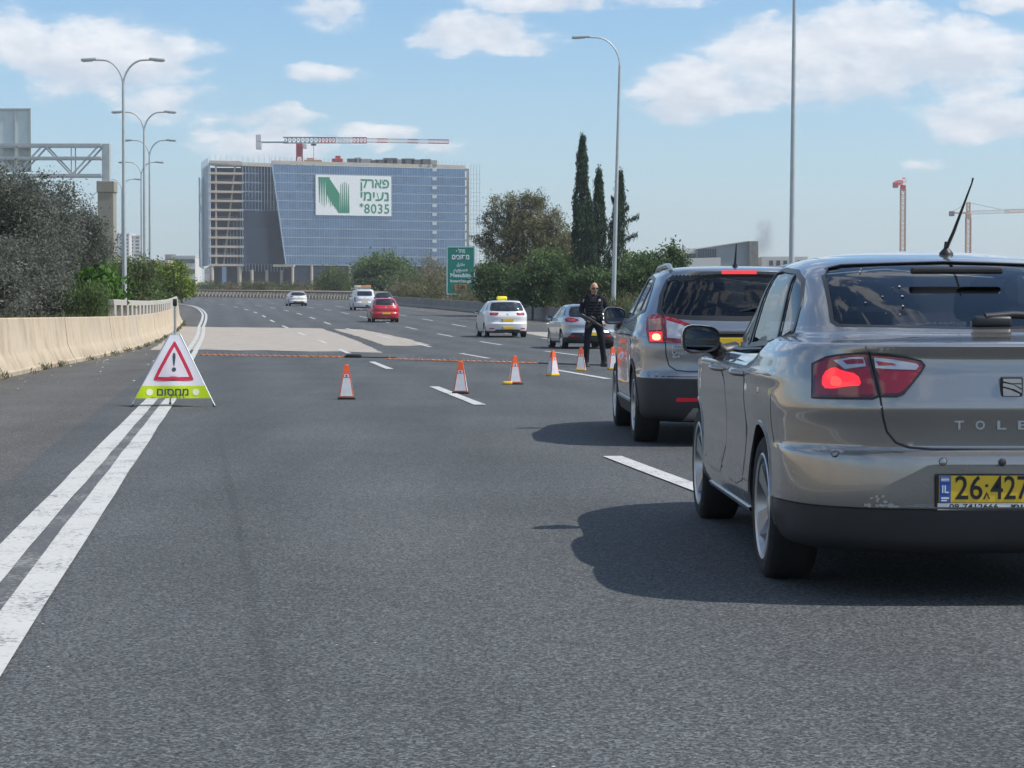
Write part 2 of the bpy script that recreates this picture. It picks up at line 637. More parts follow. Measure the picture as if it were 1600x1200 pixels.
MT = {}
MT['asphalt'] = asphalt('asphalt', (.079, .084, .086))
MT['shoulder'] = asphalt('asphalt_shoulder', (.100, .097, .090))
MT['paint'] = road_paint('marking_paint', (.54, .54, .515))
MT['worn'] = worn_paint('worn_marking')
MT['deck'] = concrete('concrete_deck', (.36, .325, .28), .32)
MT['wall'] = concrete('barrier_concrete', (.50, .41, .295), .40, True)
MT['wall_grey'] = concrete('barrier_grey', (.25, .235, .21), .4)
MT['rail_conc'] = concrete('rail_concrete', (.42, .40, .35), .3)
MT['pillar'] = concrete('pillar_concrete', (.30, .29, .235), .15)
MT['soil'] = mat('dry_soil', (.16, .125, .085), .95, var=.35, scale=1.5, bump=.4, bscale=6)
MT['ground'] = mat('far_ground', (.13, .125, .08), .95, var=.35, scale=.05)
MT['galv'] = mat('galvanised_steel', (.42, .44, .44), .45, .55, var=.12, scale=4)
MT['galv_pale'] = mat('pale_galvanised', (.46, .50, .50), .5, .25, var=.12, scale=3)
MT['sign_back'] = mat('sign_back_aluminium', (.60, .68, .66), .5, .1, var=.08, scale=2)
MT['black'] = mat('black_plastic', (.018, .018, .020), .45)
MT['trim'] = mat('black_trim', (.022, .023, .026), .35)
MT['rubber'] = mat('tyre_rubber', (.022, .022, .023), .85, var=.3, scale=12, bump=.2, bscale=60)
MT['chrome'] = mat('chrome', (.75, .77, .80), .12, 1.0)
MT['alloy'] = mat('alloy_wheel', (.46, .48, .50), .28, .85)
MT['alloy_dark'] = mat('wheel_dark_metal', (.05, .05, .055), .5, .5)  # dark metal of the brake discs
MT['darkglass'] = mat('dark_glass', (.012, .016, .022), .03, 0, .9)
MT['plate'] = mat('plate_yellow', (.80, .52, .03), .45)
MT['plate_ink'] = mat('plate_ink', (.015, .015, .015), .5)
MT['white'] = mat('white_paint', (.78, .78, .76), .5)
MT['lens'] = mat('red_lens', (.26, .006, .014), .08, 0, .5, coat=1.0)
MT['lens_dark'] = mat('red_lens_dark', (.10, .004, .010), .08, 0, .5, coat=1.0)
MT['lens_lit'] = mat('red_lens_lit', (.6, .015, .02), .15, emit=(1, .02, .03), es=.75, coat=1.0)
MT['lens_hot'] = mat('red_lens_bulb', (.8, .1, .05), .2, emit=(1, .22, .10), es=5.0)
MT['lens_clear'] = mat('clear_lens', (.46, .47, .50), .12, .4, coat=1.0)
MT['reflector'] = mat('red_reflector', (.62, .02, .04), .25, emit=(1, .03, .05), es=.03)  # faint glow put into the material, though a reflector gives no light
MT['seat'] = mat('seat_fabric', (.030, .030, .034), .9)
MT['interior'] = mat('cabin_lining', (.035, .036, .040), .85)
# ------------------------------------------------------------------ the lie of the land
def zr(y):
    """the carriageway is level here, then climbs gently"""
    if y < 55: return 0.0
    if y < 120: return .0165 * (y - 55) ** 2 / 130
    return .0165 * 32.5 + .0165 * (y - 120)


HEAD = ((-80, -.142), (0, -.142), (80, -.132), (150, -.152), (200, -.192), (235, -.292), (300, -.542), (400, -.942), (560, -1.4))
_PS = np.arange(0, 540, .5)
_TH = np.interp(_PS, [h[0] for h in HEAD], [h[1] for h in HEAD])
_PX = -.98 + np.concatenate([[0], np.cumsum(np.sin(_TH) * .5)[:-1]])
_PY = np.concatenate([[0], np.cumsum(np.cos(_TH) * .5)[:-1]])


def road_pt(s, o, dz=0.0):
    """s metres along the left edge line, o metres to its right"""
    if s < 0:
        x, y, th = -.98 + s * math.sin(-.142), s * math.cos(-.142), -.142
    else:
        x, y, th = np.interp(s, _PS, _PX), np.interp(s, _PS, _PY), np.interp(s, _PS, _TH)
    X, Y = x + o * math.cos(th), y - o * math.sin(th)
    return Vector((X, Y, zr(Y) + dz))


def road_heading(s):
    return float(np.interp(s, _PS, _TH)) if s > 0 else -.142


def strip(name, m_, o0, o1, s0, s1, dz=0.0, ds=2.0, cols=1, parent=None, wob=0.0):
    """a sheet along the road between two offsets (numbers or functions of s)"""
    g = lambda o, s: o(s) if callable(o) else o
    n = max(1, int(math.ceil((s1 - s0) / ds)))
    vs_, fs = [], []
    for i in range(n + 1):
        s = s0 + (s1 - s0) * i / n
        a, b = g(o0, s), g(o1, s)
        for k in range(cols + 1):
            vs_.append(road_pt(s, a + (b - a) * k / cols + (random.uniform(-wob, wob) if wob else 0), dz))
    w = cols + 1
    for i in range(n):
        for k in range(cols):
            fs.append((i * w + k, i * w + k + 1, (i + 1) * w + k + 1, (i + 1) * w + k))
    return link(name, new_mesh(name, vs_, fs, m_), parent)


def lerp(s, pts):
    return float(np.interp(s, [p[0] for p in pts], [p[1] for p in pts]))


right_edge = lambda s: lerp(s, [(-50, 21.3), (150, 21.3), (210, 20.9), (255, 27.5), (320, 27.5), (560, 27)])
# far terrain: one sheet out to the horizon
ys = [-120, -60, -20, 0, 20, 40, 55, 70, 85, 100, 120, 150, 200, 300, 450, 700, 1100, 1800, 2600]
xs = [-2400, -1200, -600, -300, -150, -80, -40, -20, 0, 20, 40, 80, 150, 300, 600, 1200, 2400]
tv = [(x, y, zr(y) - .12) for y in ys for x in xs]
nx = len(xs)
tf = [(j * nx + i, j * nx + i + 1, (j + 1) * nx + i + 1, (j + 1) * nx + i) for j in range(len(ys) - 1) for i in range(nx - 1)]
tag(link('terrain', new_mesh('terrain', tv, tf, MT['ground'])), kind='structure')

road = strip('road', MT['asphalt'], -.45, lambda s: right_edge(s) - 3.2, -50, 520, 0, 2, 10)
tag(road, 'dark grey asphalt motorway carriageway', kind='structure')
tag(strip('left_shoulder', MT['shoulder'], lambda s: lerp(s, [(-50, -5.2), (120, -2.2), (150, -3.5), (210, -7), (520, -8)]), -.45, -50, 520, -.003, 2, 3), 'paved left shoulder', kind='structure')
tag(strip('right_shoulder', MT['shoulder'], lambda s: right_edge(s) - 3.2, lambda s: right_edge(s) + .9, -50, 520, -.003, 2, 3), 'paved right shoulder', kind='structure')

# pale concrete bridge deck showing through the asphalt
def road_poly(name, so, dz, m_, parent):
    bm = bmesh.new()
    dens = []
    for (a, b) in zip(so, so[1:] + so[:1]):
        k = max(1, int(max(abs(b[0] - a[0]) / 1.2, abs(b[1] - a[1]) / .6)))
        dens += [(a[0] + (b[0] - a[0]) * i / k + random.uniform(-.25, .25), a[1] + (b[1] - a[1]) * i / k + random.uniform(-.05, .05)) for i in range(k)]
    pts = [Vector(p) for p in dens]
    n0 = len(pts)
    s0, s1 = min(p[0] for p in dens), max(p[0] for p in dens)
    o0, o1 = min(p[1] for p in dens), max(p[1] for p in dens)
    s = s0 + 2
    while s < s1:
        o = o0 + .7
        while o < o1:
            pts.append(Vector((s, o)))
            o += 1.3
        s += 3
    r = delaunay_2d_cdt(pts, [], [list(range(n0))], 1, 1e-5)
    me = new_mesh(name, [road_pt(v[0], v[1], dz) for v in r[0]], [list(f)[::-1] for f in r[2]], m_)
    return link(name, me, parent)


road_poly('concrete_patch', [(116, -1.7), (113, 2), (110, 5.95), (95, 6.1), (78, 6.0), (60.4, 5.6), (61.5, 5.0), (62.7, 4.43), (62.2, 3.6), (64, 2.6), (64.7, 2.35), (64.2, 1.4), (66, .33), (65.6, -1.3)], .004, MT['deck'], road)
road_poly('concrete_patch', [(108.5, 6.45), (106.7, 7.85), (96, 8.2), (85, 8.35), (73, 8.15), (71.5, 7.2), (72.2, 6.5), (88, 6.65)], .004, MT['deck'], road)
road_poly('concrete_patch', [(100, 15.0), (99, 18.05), (86, 18.05), (87, 14.6)], .004, MT['deck'], road)

PZ = .008
LC_ = [(-50, .02), (0, .09), (10, .115), (28, .21), (60, .02), (116, -.38), (170, -.10), (210, .3), (440, .3)]
for o0, o1 in ((-.20, -.045), (.045, .20)):
    strip('edge_line', MT['paint'], lambda s: lerp(s, LC_) + o0, lambda s: lerp(s, LC_) + o1, -50, 440, PZ, 1.0, 1, road, .005)
strip('worn_line', MT['worn'], lambda s: lerp(s, LC_) - .046, lambda s: lerp(s, LC_) + .046, -50, 60, PZ - .004, 1.0, 1, road, .004)
L1 = [(0, 4.0), (15, 4.05), (50, 4.5), (80, 4.65), (130, 3.95), (300, 3.9)]
L2 = [(30, 7.65), (60, 7.72), (80, 7.95), (120, 7.0), (300, 6.8)]
L3 = [(50, 10.6), (100, 10.7), (300, 10.6)]
L4 = [(50, 14.0), (200, 14.0), (300, 16)]
for tab, ph, n0, n1, w in ((L1, 8.4, 0, 24, .15), (L2, 1.4, 1, 20, .14), (L3, 4.5, 2, 20, .14), (L4, 11, 3, 19, .14)):
    for k in range(n0, n1):
        s = ph + 17 * k
        s_a = 11.7 if s < 9 else s
        strip('lane_dash', MT['paint'], lambda q: lerp(q, tab) - w / 2, lambda q: lerp(q, tab) + w / 2, s_a, s + 6.6 + (1.0 if s < 9 else 0), PZ, 1.65, 1, road, .004)

# ------------------------------------------------------------------ left concrete wall and what stands on it
WALL = [(-14.6, -40), (-10.3, 0), (-9.75, 18), (-9.05, 36.3), (-9.72, 43.6), (-10.45, 52.3), (-11.85, 66.8), (-14.55, 86), (-17.15, 105), (-19.55, 123), (-20.3, 128)]
WALL = [(-3.9, -40), (-5.0, 0), (-6.7, 18), (-8.95, 36.3), (-9.72, 43.6), (-10.55, 52.3), (-12.1, 66.8), (-14.5, 86), (-17.0, 105), (-19.55, 123), (-20.3, 128)]
_wy = np.array([p[1] for p in WALL], float)
_wx = np.array([p[0] for p in WALL], float)


def wall_x(y):
    return float(np.interp(y, _wy, _wx))


def wall_seg(y0, y1, prof, name, m_, parent, n=6):
    """profile (distance behind the foot, height) swept along the wall"""
    vs_, fs = [], []
    k = len(prof)
    for i in range(n + 1):
        y = y0 + (y1 - y0) * i / n
        x = wall_x(y)
        for (d, h) in prof:
            vs_.append((x - d, y, zr(y) + h))
    for i in range(n):
        for j in range(k - 1):
            fs.append((i * k + j, (i + 1) * k + j, (i + 1) * k + j + 1, i * k + j + 1))
    fs.append(tuple(range(k)))
    fs.append(tuple(n * k + j for j in range(k))[::-1])
    mb = MB().add(vs_, fs)
    return mb.build(name, m_, parent, 30)


wall = thing('concrete_wall', 'long beige concrete safety wall with sloped foot along the left shoulder', 'concrete wall')
prof = [(-.01, -.1), (0, .07), (.05, .10), (.16, .34), (.20, .42), (.27, 1.04), (.285, 1.06), (.50, 1.06), (.52, 1.04), (.62, -.1)]
joints = [-40, -14, 0, 13, 25, 36.8, 48.5, 60, 71.5, 84, 96, 108, 119, 128]
for a, b in zip(joints, joints[1:]):
    wall_seg(a + .045, b - .045, prof, 'wall_segment', MT['wall'], wall)
rail = thing('bridge_railing', 'low pale concrete railing of short posts on top of the beige wall', 'railing')
rp = [(.30, 1.40), (.31, 1.55), (.33, 1.57), (.47, 1.57), (.49, 1.55), (.50, 1.40)]
wall_seg(62, 126, rp + [rp[0]], 'top_beam', MT['rail_conc'], rail, 20)
y = 62.2
while y < 126:
    x = wall_x(y) - .40
    MB().box((x, y + .17, zr(y) + 1.23), (.18, .34, .345)).build('railing_post', MT['rail_conc'], rail)
    y += 2.45

# banks behind the barriers
def bank(name, m_, f0, s0, s1, ds, prof_):
    vs_, fs = [], []
    n = int((s1 - s0) / ds)
    for i in range(n + 1):
        s = s0 + ds * i
        for (d, h) in prof_:
            p = f0(s, d)
            vs_.append((p[0], p[1], p[2] + h + random.uniform(-.05, .05)))
    k = len(prof_)
    for i in range(n):
        for j in range(k - 1):
            fs.append((i * k + j, i * k + j + 1, (i + 1) * k + j + 1, (i + 1) * k + j))
    return tag(link(name, new_mesh(name, vs_, fs, m_, True)), kind='structure')


bank('left_bank', MT['soil'], lambda s, d: Vector((wall_x(s) - d, s, zr(s))), -30, 130, 4, [(.52, -.2), (.55, .80), (2, .92), (5, 1.0), (9, .9), (16, .2), (30, -.2)])
bank('left_verge', MT['soil'], lambda s, d: road_pt(s, lerp(s, [(128, -3.4), (150, -3.6), (210, -7.0), (420, -7.6)]) - d), 128, 420, 6, [(-.4, -.03), (.6, .1), (4, .3), (14, .3), (40, -.3)])
bank('right_bank', MT['soil'], lambda s, d: road_pt(s, right_edge(s) + d), -30, 450, 6, [(.75, -.1), (.8, .35), (3, .6), (9, 1.0), (20, .9), (50, -.3)])

# ------------------------------------------------------------------ right concrete barrier, far railing
bar = thing('concrete_barrier', 'weathered grey concrete barrier of butted sections along the right shoulder', 'concrete barrier')
s = -38.0
while s < 236:
    p, q = road_pt(s + .03, right_edge(s)), road_pt(s + 5.97, right_edge(s + 6))
    d = (q - p).normalized()
    nrm = Vector((d.y, -d.x, 0)).normalized()
    pr = [(-.30, -.05), (-.30, .08), (-.14, .30), (-.08, .86), (.08, .86), (.14, .30), (.30, .08), (.30, -.05)]
    vs_ = [e + nrm * a + Vector((0, 0, h)) for e in (p, q) for (a, h) in pr]
    k = len(pr)
    MB().add(vs_, [(j, j + 1, k + j + 1, k + j) for j in range(k - 1)] + [tuple(range(k)), tuple(range(k, 2 * k))[::-1]]).build('barrier_section', MT['wall_grey'], bar)
    s += 6
MT['fence_pale'] = mat('weathered_post', (.36, .34, .29), .7, var=.2, scale=2)
MT['fence_dark'] = mat('dark_rail', (.10, .10, .095), .6, var=.2, scale=2)
gr = thing('guard_railing', 'pale upright posts under a dark top rail around the far bend', 'railing')
bm_, kb = MB(), MB()
s = 236.0
post_me = MB().box((0, 0, .42), (.16, .22, .92)).mesh('railing_post', MT['fence_pale'])
while s < 345:
    p = road_pt(s, right_edge(s))
    link('railing_post', post_me, gr, p, (0, 0, -road_heading(s)))
    s += 1.15
for h, w in ((.93, .24), (.04, .3)):
    mb = MB()
    s = 235.5
    while s < 345:
        mb.bar(road_pt(s, right_edge(s), h), road_pt(s + 3.02, right_edge(s + 3), h), w, .2 if h > .5 else .16)
        s += 3
    mb.build('top_rail' if h > .5 else 'kerb_beam', MT['fence_dark'] if h > .5 else MT['fence_pale'], gr)

# ------------------------------------------------------------------ lamp posts
def lamp_post(x, y, h, arms, reach, label, group, lean=0.0, zb=None, r0=.13):
    base = zr(y) + .3 if zb is None else zb
    t = thing('street_lamp', label, 'street lamp', (x, y, base), 0, group)
    hp = zr(y) + h - base
    L = lambda z: lean * z
    mb = MB().tube([(0, 0, -.6), (L(hp * .02), 0, hp * .02), (L(hp * .9), 0, hp * .90)], [r0, r0 * .95, r0 * .5], 10)
    mb.build('pole', MT['galv_pale'], t, 40)
    for sg in arms:
        pts = []
        for k in range(9):
            a = k / 8 * math.pi / 2
            pts.append((L(hp * .9) + sg * reach * .55 * (1 - math.cos(a)), 0, hp * .90 - .05 + (hp * .10) * math.sin(a)))
        pts.append((L(hp) + sg * reach * .74, 0, hp * 1.0 - .04))
        MB().tube(pts, .045, 6).build('lamp_arm', MT['galv_pale'], t, 40)
        e = pts[-1]
        mb = MB()
        q = Matrix.Rotation(R(4) * sg, 3, 'Y')
        mb.rbox((e[0] + sg * reach * .17, 0, e[2] + .01), (reach * .42, .24, .13), .05, q)
        hd = mb.build('lamp_head', MT['galv_pale'], t, 40)
        MB().rbox((e[0] + sg * reach * .20, 0, e[2] - .055), (reach * .26, .18, .05), .02, q).build('lamp_cover', MT['lens_clear'], hd, 40)
    return t


ords = ['nearest and tallest looking', 'second', 'third', 'fourth', 'fifth', 'smallest and farthest']
for i, (x, y) in enumerate([(-16.8, 90), (-20.6, 116.5), (-24.4, 140), (-29.6, 166), (-36.4, 194), (-45, 222)]):
    lamp_post(x, y, 12.0, (-1, 1), 1.62, 'twin arm grey street lamp beyond the left wall, %s in its row' % ords[i], 'twin arm street lamps along the left side', r0=.115)
lamp_post(5.35, 110, 15.4, (-1,), 2.3, 'tall single arm street lamp standing behind the police officer by the cypresses', 'single arm street lamps on the right side', .025, .7, .135)
lamp_post(9.95, 74, 15.4, (-1,), 2.3, 'tall street lamp pole rising behind the grey SUV, its head out of view', 'single arm street lamps on the right side', .006, .4, .115)

# ------------------------------------------------------------------ sign gantry
ga = thing('sign_gantry', 'steel truss gantry on a concrete pillar seen from behind at far left', 'sign gantry', (-22.4, 115, zr(115)))
gy = 0
MB().rbox((0, 0, 3.4), (.88, .9, 8.0), .03).build('concrete_pillar', MT['pillar'], ga)
MB().rbox((0, 0, 7.70), (.98, 1.0, .62), .03).build('pillar_cap', MT['pillar'], ga)
MB().box((-.02, 0, 9.05), (.42, .5, 2.05)).build('end_post', MT['galv_pale'], ga)
MB().rbox((-27, 0, 3.4), (.88, .9, 8.0), .03).build('concrete_pillar', MT['pillar'], ga)
zb_, zt_ = 8.32, 9.98
for yy in (-.55, .55):
    for zz in (zb_, 9.28, zt_):
        MB().bar((-27, yy, zz), (-.2, yy, zz), .15 if zz != 9.28 else .12).build('chord', MT['galv_pale'], ga)
    k, xx = 0, -.3
    while xx > -26.5:
        up = k % 2 == 0
        MB().bar((xx, yy, zt_ if up else zb_), (xx - 1.55, yy, zb_ if up else zt_), .085).build('brace', MT['galv_pale'], ga)
        if k % 2: MB().bar((xx, yy, zb_), (xx, yy, zt_), .055).build('upright', MT['galv_pale'], ga)
        xx -= 1.55
        k += 1
for k in range(18):
    MB().bar((-.3 - 1.55 * k, -.5, zt_ - .01), (-.3 - 1.55 * k, .5, zt_ - .01), .07).build('cross_tie', MT['galv_pale'], ga)
sb = MB().box((-7.6, .80, 10.35), (6.5, .05, 3.5)).build('sign_panel', MT['sign_back'], ga)
for xx in (-4.40, -5.25, -7.2, -9.2, -10.8):
    MB().box((xx, .73, 10.35), (.10, .085, 3.52)).build('panel_stiffener', MT['galv_pale'], sb)
for zz in (12.07, 8.63):
    MB().box((-7.6, .735, zz), (6.5, .07, .08)).build('panel_stiffener', MT['galv_pale'], sb)

# ------------------------------------------------------------------ green exit sign on the right
MT['sign_green'] = mat('sign_green', (.003, .215, .155), .45, var=.06, scale=1)
MT['sign_white'] = mat('sign_white', (.78, .84, .82), .5)
MT['sign_orange'] = mat('sign_orange', (.62, .27, .03), .5)
sg = thing('road_sign', 'green direction sign with white Hebrew, Arabic and English lettering on two posts', 'road sign', (-4.6, 186, zr(186)), 0)
W_, H_, zc = 2.58, 4.36, 3.42
SG = MB().rbox((0, 0, zc), (W_, .06, H_), .02).build('sign_panel', MT['sign_green'], sg)
fr = MB()
for dx in (-1, 1): fr.box((dx * (W_ / 2 - .07), -.036, zc), (.07, .012, H_ - .14))
for dz in (-1, 1): fr.box((0, -.0365, zc + dz * (H_ / 2 - .07)), (W_ - .14, .012, .07))
fr.build('white_border', MT['sign_white'], SG)
for x in (-.8, .8):
    MB().tube([(x, .09, -.5), (x, .09, zc + H_ / 2 - .1)], .06, 8).build('sign_post', MT['galv'], sg)
ty = -.034
for s_, z_, sz, w_, b_ in (('ףלחמ', 5.15, .50, .82, .012), ('םיבוסמ', 4.62, .62, 1.55, .02), ('ﻕﺮﺘﻔﻣ', 3.98, .46, .72, .008),
                         ('ﻢﻴﺑﻮﺴﻣ', 3.50, .50, 1.25, .012), ('Mesubim', 2.98, .50, 1.85, .014), ('Interchange', 2.47, .36, 1.85, .008)):
    text('lettering', s_, sz, MT['sign_white'], SG, (0, ty, z_), bold=b_, width=w_, extrude=.004)
SB = MB().rbox((0, -.04, 1.90), (1.08, .02, .52), .008).build('number_panel', MT['sign_orange'], SG)
text('lettering', '768', .46, MT['plate_ink'], SG, (0, -.052, 1.90), bold=.016, width=.74, extrude=.002)

# ------------------------------------------------------------------ the glass office block
BY = 800.0
zg = zr(BY)
MT['glass_main'] = pane_glass('curtain_glass_blue', (.165, .245, .36), .14, .7, 2.04, 3.52)
MT['glass_dark'] = mat('curtain_glass_dark', (.022, .042, .078), .25, .25, .5, var=.2, scale=.15)
MT['glass_side'] = pane_glass('curtain_glass_side', (.33, .40, .48), .18, .6, 3.0, 3.52, .2)
MT['mullion'] = mat('mullion_aluminium', (.38, .44, .50), .4, .3)
MT['spandrel'] = mat('spandrel_panel', (.48, .54, .60), .35, .2)
MT['slab'] = mat('raw_slab', (.50, .43, .35), .85, var=.15, scale=.2)
MT['shellc'] = mat('raw_column', (.36, .33, .29), .85)
MT['void'] = mat('unlit_floor', (.03, .03, .032), .9)
MT['banner'] = mat('banner_cloth', (.82, .84, .84), .7)
MT['banner_green'] = mat('banner_green', (.015, .235, .115), .6)
ob = thing('office_building', 'unfinished blue glass office block with a large white banner on its front', 'office building', (0, 0, 0))
NF, FH = 12, 3.52
zb0 = zg + 8.3
ztop = zb0 + (NF - 1) * FH + .4
# plan: main face, rotated a little so its right end is farther off
A = Vector((-92.5, BY, 0))          # top of the slanting edge
B = Vector((-18.6, BY + 27, 0))     # right end of the main face
mdir = (B - A).normalized()
mn = Vector((mdir.y, -mdir.x, 0))
mlen = (B - A).length
slant = lambda z: (ztop - z) / (ztop - zb0) * 5.6    # the left edge of the main face moves right as it goes down
LC = Vector((-116.2, BY - 2, 0))    # corner of the open floors
LD = Vector((-104.3, BY + 1, 0))    # where the dark glass starts
DE = Vector((-86.4, BY + 11, 0))    # dark glass ends, tucked behind the main face
BACK = 95


def wallquad(p, q, z0, z1, th, m_, name, parent, inset=0.0):
    """upright slab between two plan points"""
    d = (q - p).normalized()
    n_ = Vector((d.y, -d.x, 0))
    mb = MB()
    a0, a1 = p - n_ * inset, q - n_ * inset
    pts = [a0 + Vector((0, 0, z0)), a1 + Vector((0, 0, z0)), a1 + Vector((0, 0, z1)), a0 + Vector((0, 0, z1))]
    pts += [v - n_ * th for v in pts]
    mb.add(pts, [(0, 1, 2, 3), (7, 6, 5, 4), (0, 4, 5, 1), (1, 5, 6, 2), (2, 6, 7, 3), (3, 7, 4, 0)])
    return mb.build(name, m_, parent)


# core volume behind everything
core = MB()
poly = [LC + Vector((-.3, 5.5, 0)), LD + Vector((1.5, 3, 0)), DE + Vector((1, 6, 0)), B + Vector((-3, 8, 0)), B + Vector((-7, BACK, 0)), LC + Vector((-8, BACK, 0))]
core.prism([(p.x, p.y) for p in poly], ztop - zg - .5, Matrix.Translation((0, 0, zg - 1)))
core.build('core', MT['void'], ob)
for f in range(NF - 1):
    z0, z1 = zb0 + f * FH, zb0 + (f + 1) * FH
    a0 = A + mdir * slant(z0)
    a1 = A + mdir * slant(z1)
    # main face: one band of glazing per storey
    pts = [a0 + Vector((0, 0, z0 + .38)), B + Vector((0, 0, z0 + .38)), B + Vector((0, 0, z1)), a1 + Vector((0, 0, z1))]
    bk = [p - mn * .4 for p in pts]
    MB().add(pts + bk, [(0, 1, 2, 3), (7, 6, 5, 4), (0, 4, 5, 1), (1, 5, 6, 2), (2, 6, 7, 3), (3, 7, 4, 0)]).build('glazing_band', MT['glass_main'], ob)
    pts = [a0 + Vector((0, 0, z0)), B + Vector((0, 0, z0)), B + Vector((0, 0, z0 + .36)), a0 + mdir * -.7 + Vector((0, 0, z0 + .36))]
    pts = [p + mn * .12 for p in pts]
    bk = [p - mn * .5 for p in pts]
    MB().add(pts + bk, [(0, 1, 2, 3), (7, 6, 5, 4), (0, 4, 5, 1), (1, 5, 6, 2), (2, 6, 7, 3), (3, 7, 4, 0)]).build('spandrel', MT['spandrel'], ob)
    wallquad(LD, DE, z0 + .5, z1, .4, MT['glass_dark'], 'glazing_band', ob)
    wallquad(LD, DE, z0, z0 + .48, .4, MT['glass_main'] if f > 5 else MT['glass_dark'], 'spandrel', ob, -.08)
for f in range(NF):
    z0 = zb0 + f * FH
    # raw floors at the open corner
    mb = MB()
    mb.prism([(LC.x - .3, LC.y), (LD.x + .8, LD.y), (LD.x + 1, LD.y + 8), (LC.x + 2, LC.y + 9)], .85, Matrix.Translation((0, 0, z0 - .4)))
    mb.build('floor_slab', MT['slab'], ob)
    if f < NF - 1:
        for q, t_ in ((LC + Vector((2.4, 1.2, 0)), 0), (LD + Vector((-2.4 - (NF - 1 - f) * .42, 1.0, 0)), 1)):
            p0 = q + Vector((0, 0, z0 + .3))
            p1 = q + Vector((.42 if t_ else 0, 0, z0 + FH - .2))
            MB().bar(p0, p1, .62).build('column', MT['slab'], ob)
        if f % 2: MB().box(((LC.x + LD.x) / 2 - 1, LC.y + 2, z0 + 1.0), (9, .1, .12)).build('floor_barrier', MT['fence_pale'], ob)
# closely set uprights over the open floors, dark glass and main face
mu = MB()
for k in range(int(mlen / 1.02)):
    d = 1.02 * k + .4
    zlow = zb0 if d > 5.6 else ztop - (d / 5.6) * (ztop - zb0)
    p = A + mdir * d + mn * .28
    mu.bar(p + Vector((0, 0, max(zlow, zb0))), p + Vector((0, 0, ztop)), .075, .2)
mu.build('mullion', MT['mullion'], ob)['kind'] = 'stuff'
mu = MB()
dd = (DE - LD).normalized()
dn = Vector((dd.y, -dd.x, 0))
for k in range(14):
    p = LD + dd * (1.3 * k + .4) + dn * .22
    mu.bar(p + Vector((0, 0, zb0 + 6 * FH if k > 0 else zb0)), p + Vector((0, 0, ztop)), .16, .3)
    mu.bar(p + Vector((0, 0, zb0 - 2.4)), p + Vector((0, 0, zb0 + .6)), .16, .3)
for k in range(6):
    p = LD + Vector((-.4 - 1.25 * k, -.5, 0))
    mu.bar(p + Vector((0, 0, zb0 - .4)), p + Vector((0, 0, zb0 + (6.2 - .75 * k) * FH)), .10, .2)
mu.build('mullion', MT['mullion'], ob)['kind'] = 'stuff'
# the bright edge of the main face
e0 = A + mdir * 5.6 + mn * .35 + Vector((0, 0, zb0 - 1))
MB().bar(e0, A + mn * .35 + Vector((0, 0, ztop + .3)), .45, .5).build('edge_frame', MT['glass_side'], ob)
wallquad(A, B, ztop - .2, ztop + 1.1, .5, MT['slab'], 'roof_edge', ob, -.2)
wallquad(LC, LD, ztop - .2, ztop + .9, .5, MT['slab'], 'roof_edge', ob, -.2)
wallquad(LD, DE, ztop - .9, ztop + .5, .5, MT['slab'], 'roof_edge', ob, -.3)
# curved-looking left flank in two steps
s1, s2, s3 = LC + Vector((-.2, .5, 0)), LC + Vector((-6.2, 24, 0)), LC + Vector((-13, 70, 0))
for f in range(NF - 1):
    z0 = zb0 + f * FH
    wallquad(s2, s1, z0, z0 + FH - .05, .5, MT['glass_side'] if f > 0 else MT['glass_main'], 'glazing_band', ob)
    if f < NF - 2: wallquad(s3, s2 + Vector((-1.5, 0, 0)), z0, z0 + FH - .05, .5, MT['glass_main'] if f % 2 else MT['glass_side'], 'glazing_band', ob)
wallquad(s3, s1, zg, zb0 - .1, .5, MT['glass_main'], 'glazing_band', ob, .6)
mu = MB()
for k in range(10):
    p = s1 + (s2 - s1) * (k / 9) + Vector((-.35, -.1, 0))
    mu.bar(p + Vector((0, 0, zb0)), p + Vector((0, 0, ztop + 2)), .14, .14)
mu.build('mullion', MT['mullion'], ob)['kind'] = 'stuff'
# ground storey on stilts
for k, t_ in enumerate((.04, .34, .68)):
    q = LC + (LD - LC) * t_ * 1.35 + Vector((0, 1, 0))
    if k != 1: MB().tube([q + Vector((0, 0, zg - 4)), q + Vector((0, 0, zb0))], .85, 10).build('stilt_column', MT['slab'], ob, 40)
for k in range(6):
    q = LD + (DE - LD) * (.22 + .3 * k) + Vector((0, -2, 0))
    if k < 3: MB().tube([q + Vector((0, 0, zg - 4)), q + Vector((0, 0, zb0 - 1.8))], .6, 8).build('stilt_column', MT['slab'], ob, 40)
for k in range(9):
    q = A + mdir * (8.2 + 7.6 * k) + mn * -.2
    MB().tube([q + Vector((0, 0, zg - 4)), q + Vector((0, 0, zb0 - .1))], .55, 8).build('stilt_column', MT['slab'], ob, 40)
wallquad(LC + Vector((4, 5, 0)), LD + Vector((-1, 5, 0)), zg - 4, zb0 - .4, .5, MT['glass_main'], 'lobby_glazing', ob)
wallquad(A + mdir * 8 - mn * -1.5, B - mn * -1.5, zg - 4, zb0 - .3, .5, MT['glass_dark'], 'lobby_glazing', ob, 4)
MB().box((-87.5, BY - 3, zb0 - .3), (8, 5, .8)).build('canopy', MT['slab'], ob)
